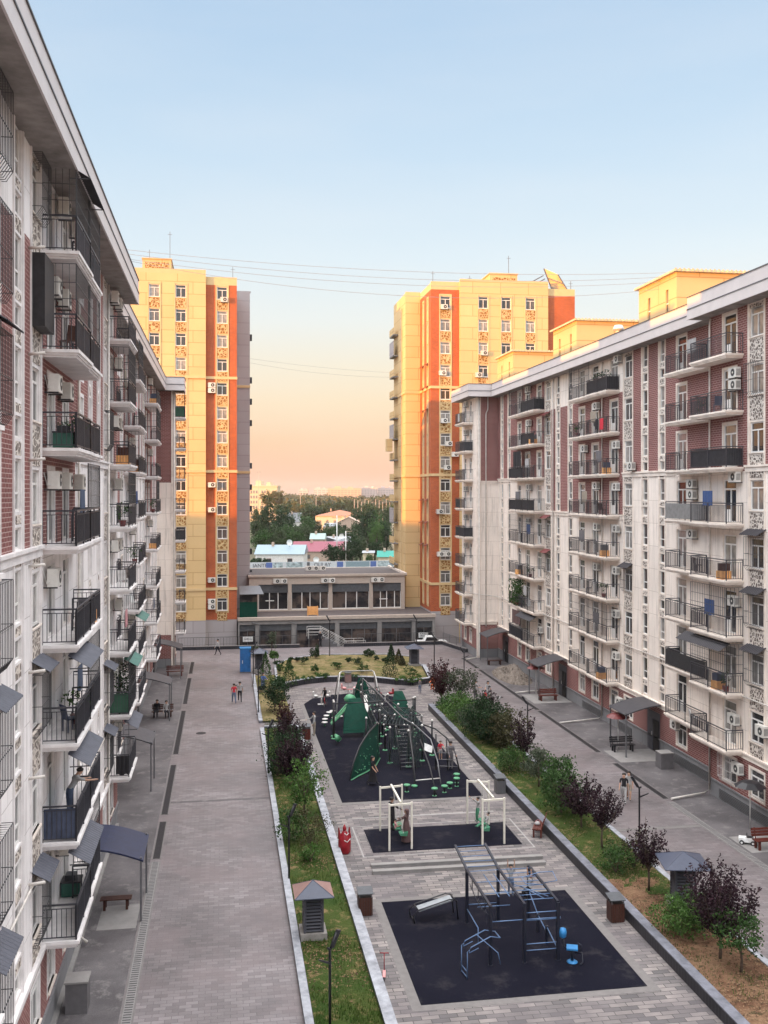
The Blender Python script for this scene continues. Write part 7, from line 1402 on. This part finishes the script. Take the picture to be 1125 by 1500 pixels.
# ================================================================== CABLES
def cable(label, a, b_, sag, r=.022):
    n = 24; P = [Vector(a).lerp(Vector(b_), k/n)-Vector((0, 0, sag*4*(k/n)*(1-k/n))) for k in range(n+1)]; o0 = P[0]; mb = MB(); mb.tube([p-o0 for p in P], r*.62, 'wire', 4); tag(mb.build('overhead_cable', loc=tuple(o0)), label, 'cable', 'cables strung between the roofs')
for i, (za, zb_, sg, lb) in enumerate(((31.6, 31.75, .75, 'highest'), (31.5, 31.55, 1.0, 'second highest'), (31.3, 31.3, 1.1, 'third highest'), (31.45, 30.9, 1.6, 'lowest'))): cable('%s of the cables crossing the sky between the left and right roofs' % lb, (-8.6, 60+.3*i, za), (30, 62+.3*i, zb_), sg)
cable('upper of two cables strung between the two towers', (3.2, 123, 33.6), (22.1, 121, 31.9), .25); cable('lower of two cables strung between the two towers', (3.2, 124, 33.2), (22.1, 122, 31.5), .45)
# ================================================================== BEYOND THE COURTYARD
zg = -1.6
def house(label, p0, p1, dep, zr_, ze, depth, roof, wall, hip=True, gable=False, wins_=2):
    x0, y0 = far(p0, dep); x1, y1 = far(p1, dep); L = math.hypot(x1-x0, y1-y0); rot = math.atan2(y1-y0, x1-x0); t = thing('house', label, 'house', ((x0+x1)/2, (y0+y1)/2, zg), rot); ze -= zg; zr2 = zr_-zg
    mb = MB(); mb.box((-L/2+.3, .3, 0), (L/2-.3, depth-.3, ze), wall); 
    if gable: mb.hull([(-L/2+.3, .3, ze), (L/2-.3, .3, ze), (L/2-.3, depth-.3, ze), (-L/2+.3, depth-.3, ze)], [(-.05, .3, zr2-.2), (.05, .3, zr2-.2), (.05, depth-.3, zr2-.2), (-.05, depth-.3, zr2-.2)], wall)
    mb.build('wall', t); mb = MB()
    if gable:
        for s_ in (-1, 1): mb.hull([(s_*L/2, 0, ze-.1), (0, 0, zr2-.1), (0, depth, zr2-.1), (s_*L/2, depth, ze-.1)], [(s_*L/2, 0, ze+.1), (0, 0, zr2+.1), (0, depth, zr2+.1), (s_*L/2, depth, ze+.1)], roof)
    else:
        i_ = depth*.45 if hip else 0; mb.hull([(-L/2, 0, ze), (L/2, 0, ze), (L/2, depth, ze), (-L/2, depth, ze)], [(-L/2+i_, depth*.48, zr2), (L/2-i_, depth*.48, zr2), (L/2-i_, depth*.52, zr2), (-L/2+i_, depth*.52, zr2)], roof)
    mb.box((-L*.2, depth*.4, zr2-.6), (-L*.2+.6, depth*.4+.6, zr2+.7), 'house_tan'); mb.build('roof', t)
    for k in range(wins_): x = -L/2+L*(k+.7)/(wins_+.4); mb = MB(); mb.box((x-.6, .24, ze*.35), (x+.6, .3, ze*.75), 'pvc_brown'); mb.box((x-.5, .22, ze*.38), (x+.5, .24, ze*.72), 'glass'); mb.build('window', t)
    return t
house('long low house with a pale blue metal roof and white walls', 372, 446, 235, zat(797.5, 243), zat(812, 235), 13, 'roof_blue', 'house_white', False)
house('house with a pink metal roof behind the pale blue roofed one', 426, 512, 262, zat(793, 270), zat(808, 262), 16, 'roof_pink', 'house_tan', False)
house('small shed with a mint coloured roof above the pink roofed house', 453, 476, 292, zat(781, 298), zat(790, 292), 10, 'roof_mint', 'house_tan', False, wins_=1)
house('white roofed house between the pink roof and the green trees', 474, 512, 300, zat(786, 308), zat(797, 300), 18, 'roof_white', 'house_white', True)
house('grey roofed house showing among the dark trees on the left', 418, 440, 400, zat(751, 408), zat(765, 400), 16, 'roof_grey2', 'house_white', False)
house('long cream house with an orange tiled hip roof', 461, 531, 450, zat(747, 462), zat(756, 450), 24, 'roof_orange', 'house_cream', True, wins_=6)
house('tan gable fronted house before the orange roofed one', 493, 528, 395, zat(757, 400), zat(766, 395), 14, 'house_tan', 'house_tan', gable=True)
house('small house with a white roof left of the gable fronted house', 472, 494, 380, zat(766, 386), zat(771, 380), 12, 'roof_white', 'house_tan', True)
house('low shed with a teal roof at the right, beside the right tower', 552, 584, 232, zat(806, 240), zat(816, 232), 12, 'roof_teal', 'house_cream', False)
house('cream walled shed left of the teal roofed one', 530, 549, 238, zat(807, 244), zat(810, 238), 10, 'roof_white', 'house_cream', False, wins_=1)
house('cream building behind the trees at the right tower edge', 573, 600, 330, zat(757, 336), zat(762, 330), 20, 'roof_orange', 'house_cream', False, wins_=3)
def block(label, p0, p1, dep, ztop, m, rows, cols_, depth=14):
    x0, y0 = far(p0, dep); x1, y1 = far(p1, dep); L = math.hypot(x1-x0, y1-y0); t = thing('apartment_block', label, 'building', ((x0+x1)/2, (y0+y1)/2, zg), math.atan2(y1-y0, x1-x0)); H_ = ztop-zg; mb = MB(); mb.box((-L/2, 0, 0), (L/2, depth, H_), m); mb.box((-L/2-.3, -.3, H_), (L/2+.3, depth+.3, H_+.8), m); mb.build('wall', t)
    mb = MB()
    for r in range(rows):
        for c in range(cols_):
            if (c % 4) == 3: continue
            x = -L/2+L*(c+.5)/cols_; z = 2+(H_-3)*r/rows; mb.box((x-L/cols_*.28, -.15, z), (x+L/cols_*.28, -.02, z+(H_-3)/rows*.55), 'far_window')
    mb.build('windows', t); mb = MB(); mb.box((-L*.3, 1, H_+.8), (-L*.1, depth-1, H_+4), m); mb.box((L*.1, 1, H_+.8), (L*.25, depth-1, H_+3), m); mb.build('roof_house', t); return t
block('long pale apartment block on the horizon with an orange tinted top', 480, 529, 1500, zat(716, 1500), 'far_block_warm', 8, 40); block('middle pale apartment block on the horizon', 529.5, 553, 1520, zat(715, 1520), 'far_block', 8, 22); block('grey apartment block on the horizon nearest the right tower', 553.5, 579, 1540, zat(715.5, 1540), 'far_block', 8, 26)
block('faint low apartment block on the horizon left of the long one', 460, 481, 2200, zat(716, 2200), 'far_block', 6, 14); block('small faint apartment block on the horizon at the far left', 438, 452, 2300, zat(717.5, 2300), 'far_block', 5, 9)
block('sunlit golden building beside the left tower on the horizon', 366, 406, 640, zat(713, 640), 'house_cream', 6, 10, 20)
o_ = thing('apartment_block', 'long unseen block added behind the left building to shade the lower tower floors', 'building', (-95, 90, zg)); mb = MB(); mb.box((-7, -130, 0), (7, 260, 18.9), 'far_block'); mb.build('wall', o_); mb = MB(); mb.hull([(-7.4, -130, 18.9), (7.4, -130, 18.9), (7.4, 260, 18.9), (-7.4, 260, 18.9)], [(-1, -129, 20.5), (1, -129, 20.5), (1, 259, 20.5), (-1, 259, 20.5)], 'roof_grey2'); mb.build('roof', o_)  # added out of view to keep the low sun off the lower tower floors
nth2 = nth+['fourteenth', 'fifteenth', 'sixteenth', 'seventeenth', 'eighteenth', 'nineteenth']
FT = [(395, 733, 800, 17, 305, 'leaf_dark', 'largest dark tree beside the left tower'), (414, 742, 802, 13, 315, 'leaf_dark', 'dark tree leaning right of the largest dark one'), (377, 745, 800, 12, 300, 'leaf_far', 'green tree half hidden by the left tower'), (384, 778, 803, 12, 262, 'leaf_green', 'low bright green tree above the pale blue roof'), (400, 782, 802, 10, 270, 'leaf_far', 'low dark tree right of the bright green one'),
      (428, 760, 800, 13, 330, 'leaf_far', 'olive tree before the grey roofed house'), (444, 757, 796, 14, 345, 'leaf_green', 'mid green tree in the middle of the gap'), (434, 778, 800, 10, 290, 'leaf_green', 'low green tree left of the mint roof'), (462, 762, 785, 9, 350, 'leaf_dark', 'dark tree below the orange roofed house'), (413, 738, 752, 12, 480, 'leaf_far', 'far green tree above the grey roof'),
      (432, 738, 755, 14, 520, 'leaf_gold', 'far golden tree left of the centre'), (456, 744, 760, 14, 500, 'leaf_dark', 'dark hedge tree left of the orange roof'), (484, 768, 792, 9, 340, 'leaf_green', 'tree right of the small white roofed house'), (498, 767, 795, 11, 345, 'leaf_dark', 'dark tree below the gable fronted house'), (515, 768, 795, 11, 350, 'leaf_far', 'tree right of the gable fronted house'),
      (488, 797, 822, 13, 248, 'leaf_dark', 'dark tree before the pink roof'), (516, 788, 818, 12, 255, 'leaf_dark', 'round dark tree right of the tall pole'), (528, 790, 818, 10, 258, 'leaf_far', 'smaller tree touching the round dark one'), (540, 745, 800, 16, 320, 'leaf_dark', 'tall dark tree of the right group'), (556, 752, 805, 14, 310, 'leaf_green', 'mid green tree of the right group'),
      (566, 765, 806, 10, 300, 'leaf_dark', 'dark tree next to the right tower'), (552, 762, 800, 9, 300, 'leaf_fresh', 'light green tree in the right group'), (549, 793, 812, 10, 262, 'leaf_dark', 'low dark tree above the teal roof'), (541, 812, 826, 6, 230, 'leaf_green', 'small tree before the cream walled shed'), (378, 817, 832, 12, 225, 'leaf_dark', 'low dark tree below the pale blue roof'),
      (405, 720, 738, 12, 600, 'leaf_gold', 'golden tree on the horizon beside the golden building'), (392, 722, 740, 9, 590, 'leaf_gold', 'orange golden tree before the golden building')]
for i, (px, yt, yb, rp, dep, lf, lab) in enumerate(FT):
    x, y = far(px, dep); zt = zat(yt, dep); r = rp/F_PX*dep; h = zt-zg; rg = random.Random(i+300); t = thing('tree', lab, 'tree', (x, y, zg), rg.uniform(0, 6), 'trees beyond the shops'); cr_ = MB(); bottom = max(.8, zat(yb, dep)-zg); zc = (bottom+h)/2
    leaves(cr_, clumps(rg, r*1.12, (h-bottom)/2*1.05, zc, 62, 44, .17, .2), r*.10, rg, lf); cr_.build('crown', t); mb = MB(); mb.tube([(0, 0, 0), (0, 0, zc)], [.35, .2], 'bark', 7)
    for k in range(4): a = k*1.6; mb.tube([(0, 0, bottom*.9), (math.cos(a)*r*.5, math.sin(a)*r*.5, zc)], [.15, .05], 'bark', 5)
    mb.build('trunk', t)
FT2 = [(408, 765, 800, 12, 295), (420, 770, 800, 11, 300), (450, 768, 798, 10, 310), (458, 775, 795, 8, 330), (466, 742, 756, 9, 520), (446, 738, 754, 12, 540), (478, 738, 750, 9, 560), (503, 775, 800, 10, 320), (530, 762, 800, 11, 335), (524, 744, 764, 10, 430), (538, 738, 752, 10, 480), (549, 742, 758, 9, 470), (566, 745, 770, 10, 400), (574, 740, 770, 8, 420), (507, 798, 822, 10, 246), (471, 778, 792, 8, 350), (387, 752, 800, 12, 330), (498, 736, 746, 9, 620), (515, 735, 746, 9, 640)]
for i, (px, yt, yb, rp, dep) in enumerate(FT2): FT_n = 1; x, y = far(px, dep); zt = zat(yt, dep); r = rp/F_PX*dep*1.1; h = zt-zg; rg = random.Random(i+500); t = thing('tree', 'green tree filling the town behind the shops, %s from the left among the smaller ones' % nth2[sorted(q[0] for q in FT2).index(px)], 'tree', (x, y, zg), 0, 'trees beyond the shops'); cr_ = MB(); bottom = max(.8, zat(yb, dep)-zg); zc = (bottom+h)/2; leaves(cr_, clumps(rg, r, (h-bottom)/2, zc, 50, 40, .18, .2), r*.10, rg, rg.choice(['leaf_dark', 'leaf_far', 'leaf_green', 'leaf_far']) if dep < 450 else rg.choice(['leaf_gold', 'leaf_far'])); cr_.build('crown', t); mb = MB(); mb.tube([(0, 0, 0), (0, 0, zc)], [.35, .2], 'bark', 7); mb.build('trunk', t)
rg = random.Random(77); mb = MB()                    # the far wooded town as one mass
for _ in range(2600):
    dep = 660*(3.6**rg.random()); px = rg.uniform(340, 640); x, y = far(px, dep); r = rg.uniform(4, 8)*(1+dep/2600); h = rg.uniform(6, 13) if dep < 1400 else rg.uniform(8, 15)
    P = clumps(rg, r, h*.5, h*.5, 7, 9, .25, .5); leaves(mb, P+np.array([x, y, zg]), r*.22, rg, rg.choice(['leaf_far', 'leaf_far', 'leaf_gold', 'leaf_olive', 'leaf_grey']))
tag(mb.build('woodland'), kind='stuff')
POLES = [(493.5, 755, 250, 'tall grey pole rising before the pink and white roofs'), (506.5, 778, 245, 'shorter grey pole right of the tall one'), (440, 722, 560, 'pale mast with a box on top left of the centre'), (463, 727, 560, 'thin pale mast right of the boxed one'), (379, 690, 600, 'thin tall mast beside the left tower'), (422.5, 740, 520, 'short pale mast among the far trees')]
for i in range(11): POLES.append((519+i*5.2, 731+(i % 3)*2, 470+i*9, 'pale street mast number %s from the left in the row before the far blocks' % ['one', 'two', 'three', 'four', 'five', 'six', 'seven', 'eight', 'nine', 'ten', 'eleven'][i]))
for px, yt, dep, lab in POLES:
    x, y = far(px, dep); zt = zat(yt, dep)-zg; r = .16 if dep < 300 else .17; t = thing('utility_pole', lab, 'pole', (x, y, zg), 0, 'poles and masts beyond the shops'); mb = MB(); mb.tube([(0, 0, 0), (0, 0, zt)], [r, r*.7], 'house_tan' if dep > 300 else 'metal_pale', 6); mb.build('pole', t)
    mb = MB(); mb.bar((-1.2, 0, zt-.6), (1.2, 0, zt-.6), r*.8, 'metal_grey'); mb.bar((0, 0, zt-.2), (1.6, 0, zt), r*.6, 'house_tan'); mb.build('crossarm', t)
# printed banner fence along the street behind the shops
x0, y0 = far(366, 215); x1, y1 = far(586, 222); L = math.hypot(x1-x0, y1-y0); bz = zat(836.5, 215); bh = zat(824, 215)-bz; t = thing('banner_fence', 'long printed banner fence with blue emblems and pictures behind the shop roof', 'fence', (x0, y0, bz), math.atan2(y1-y0, x1-x0)); mb = MB(); mb.box((0, 0, zg-bz), (L, .1, bh), 'banner_white'); mb.build('fence_panel', t)
def bu(px): return (px-366)/220*L
mb = MB()
for a, b_, m in ((389, 398, 'banner_blue'), (492, 501, 'banner_blue'), (541.5, 550, 'banner_blue'), (399, 413, 'banner_pic'), (418, 442, 'banner_pic'), (505, 540, 'roof_blue'), (448, 452, 'roof_grey2'), (553, 575, 'banner_pic')):
    mb.box((bu(a), -.05, bh*.22), (bu(b_), 0, bh*.95), m)
    if m == 'banner_blue':
        for k in range(3): mb.box((bu(a)+(bu(b_)-bu(a))*(.15+.3*k), -.05, bh*.05), (bu(a)+(bu(b_)-bu(a))*(.3+.3*k), 0, bh*.22), m)
mb.build('printed_picture', t)
def textmesh(s, size, m, name, parent, loc, rot):
    c = bpy.data.curves.new('letters', 'FONT'); c.body = s; c.size = size; c.extrude = .012; c.align_x = 'CENTER'; c.align_y = 'CENTER'
    o = bpy.data.objects.new('letters', c); COL.objects.link(o); dg = bpy.context.evaluated_depsgraph_get(); me = bpy.data.meshes.new_from_object(o.evaluated_get(dg)); bpy.data.objects.remove(o)
    me.materials.clear(); me.materials.append(MT[m]); q = bpy.data.objects.new(name, me); COL.objects.link(q); q.parent = parent; q.location = loc; q.rotation_euler = rot; return q
textmesh('IANTP', 1.15, 'ink', 'lettering', t, (bu(380.5), -.03, bh*.6), (R(90), 0, 0)); textmesh('QULAY', 1.15, 'ink', 'lettering', t, (bu(470.5), -.03, bh*.6), (R(90), 0, 0))
for lab, px, dep, z in (('white satellite dish on the pale blue roof', 424, 240, zat(797, 240)), ('white satellite dish beside the tall pole on the white roof', 500, 300, zat(787, 300)), ('small white satellite dish on the wall below the pink roof', 463, 236, zat(822, 236))):
    x, y = far(px, dep); t = thing('satellite_dish', lab, 'dish', (x, y, z-.3)); t.scale = (.55, .55, .55); mb = MB(); mb.tube([(0, 0, -.8), (0, 0, 1.2)], .07, 'metal_grey', 6); mb.build('mount', t); mb = MB()
    n = 14
    for k in range(n):
        a0, a1 = k*2*math.pi/n, (k+1)*2*math.pi/n
        for r0, r1 in ((0, .7), (.7, 1.3)): mb.face([(r0*math.cos(a0), -.3+.25*r0*r0*-1+.2, 1.3+r0*math.sin(a0)), (r0*math.cos(a1), -.3-.25*r0*r0+.2, 1.3+r0*math.sin(a1)), (r1*math.cos(a1), -.1-.25*r1*r1, 1.3+r1*math.sin(a1)), (r1*math.cos(a0), -.1-.25*r1*r1, 1.3+r1*math.sin(a0))], 'signwhite', True)
    mb.build('dish', t)
# ------------------------------------------------------------------ the evening air
HAZE = 0.00009
if HAZE:
    mb = MB(); mb.box((-300, -40, -3.2), (2100, 3200, 48), 'signwhite'); o = mb.build('haze'); tag(o, kind='stuff'); m = bpy.data.materials.new('haze'); m.use_nodes = True; tt = m.node_tree
    for n_ in list(tt.nodes): tt.nodes.remove(n_)
    ou = tt.nodes.new('ShaderNodeOutputMaterial'); pv = tt.nodes.new('ShaderNodeVolumePrincipled'); pv.inputs['Color'].default_value = (1, .88, .78, 1); pv.inputs['Density'].default_value = HAZE; tt.links.new(pv.outputs[0], ou.inputs['Volume']); o.data.materials.clear(); o.data.materials.append(m)
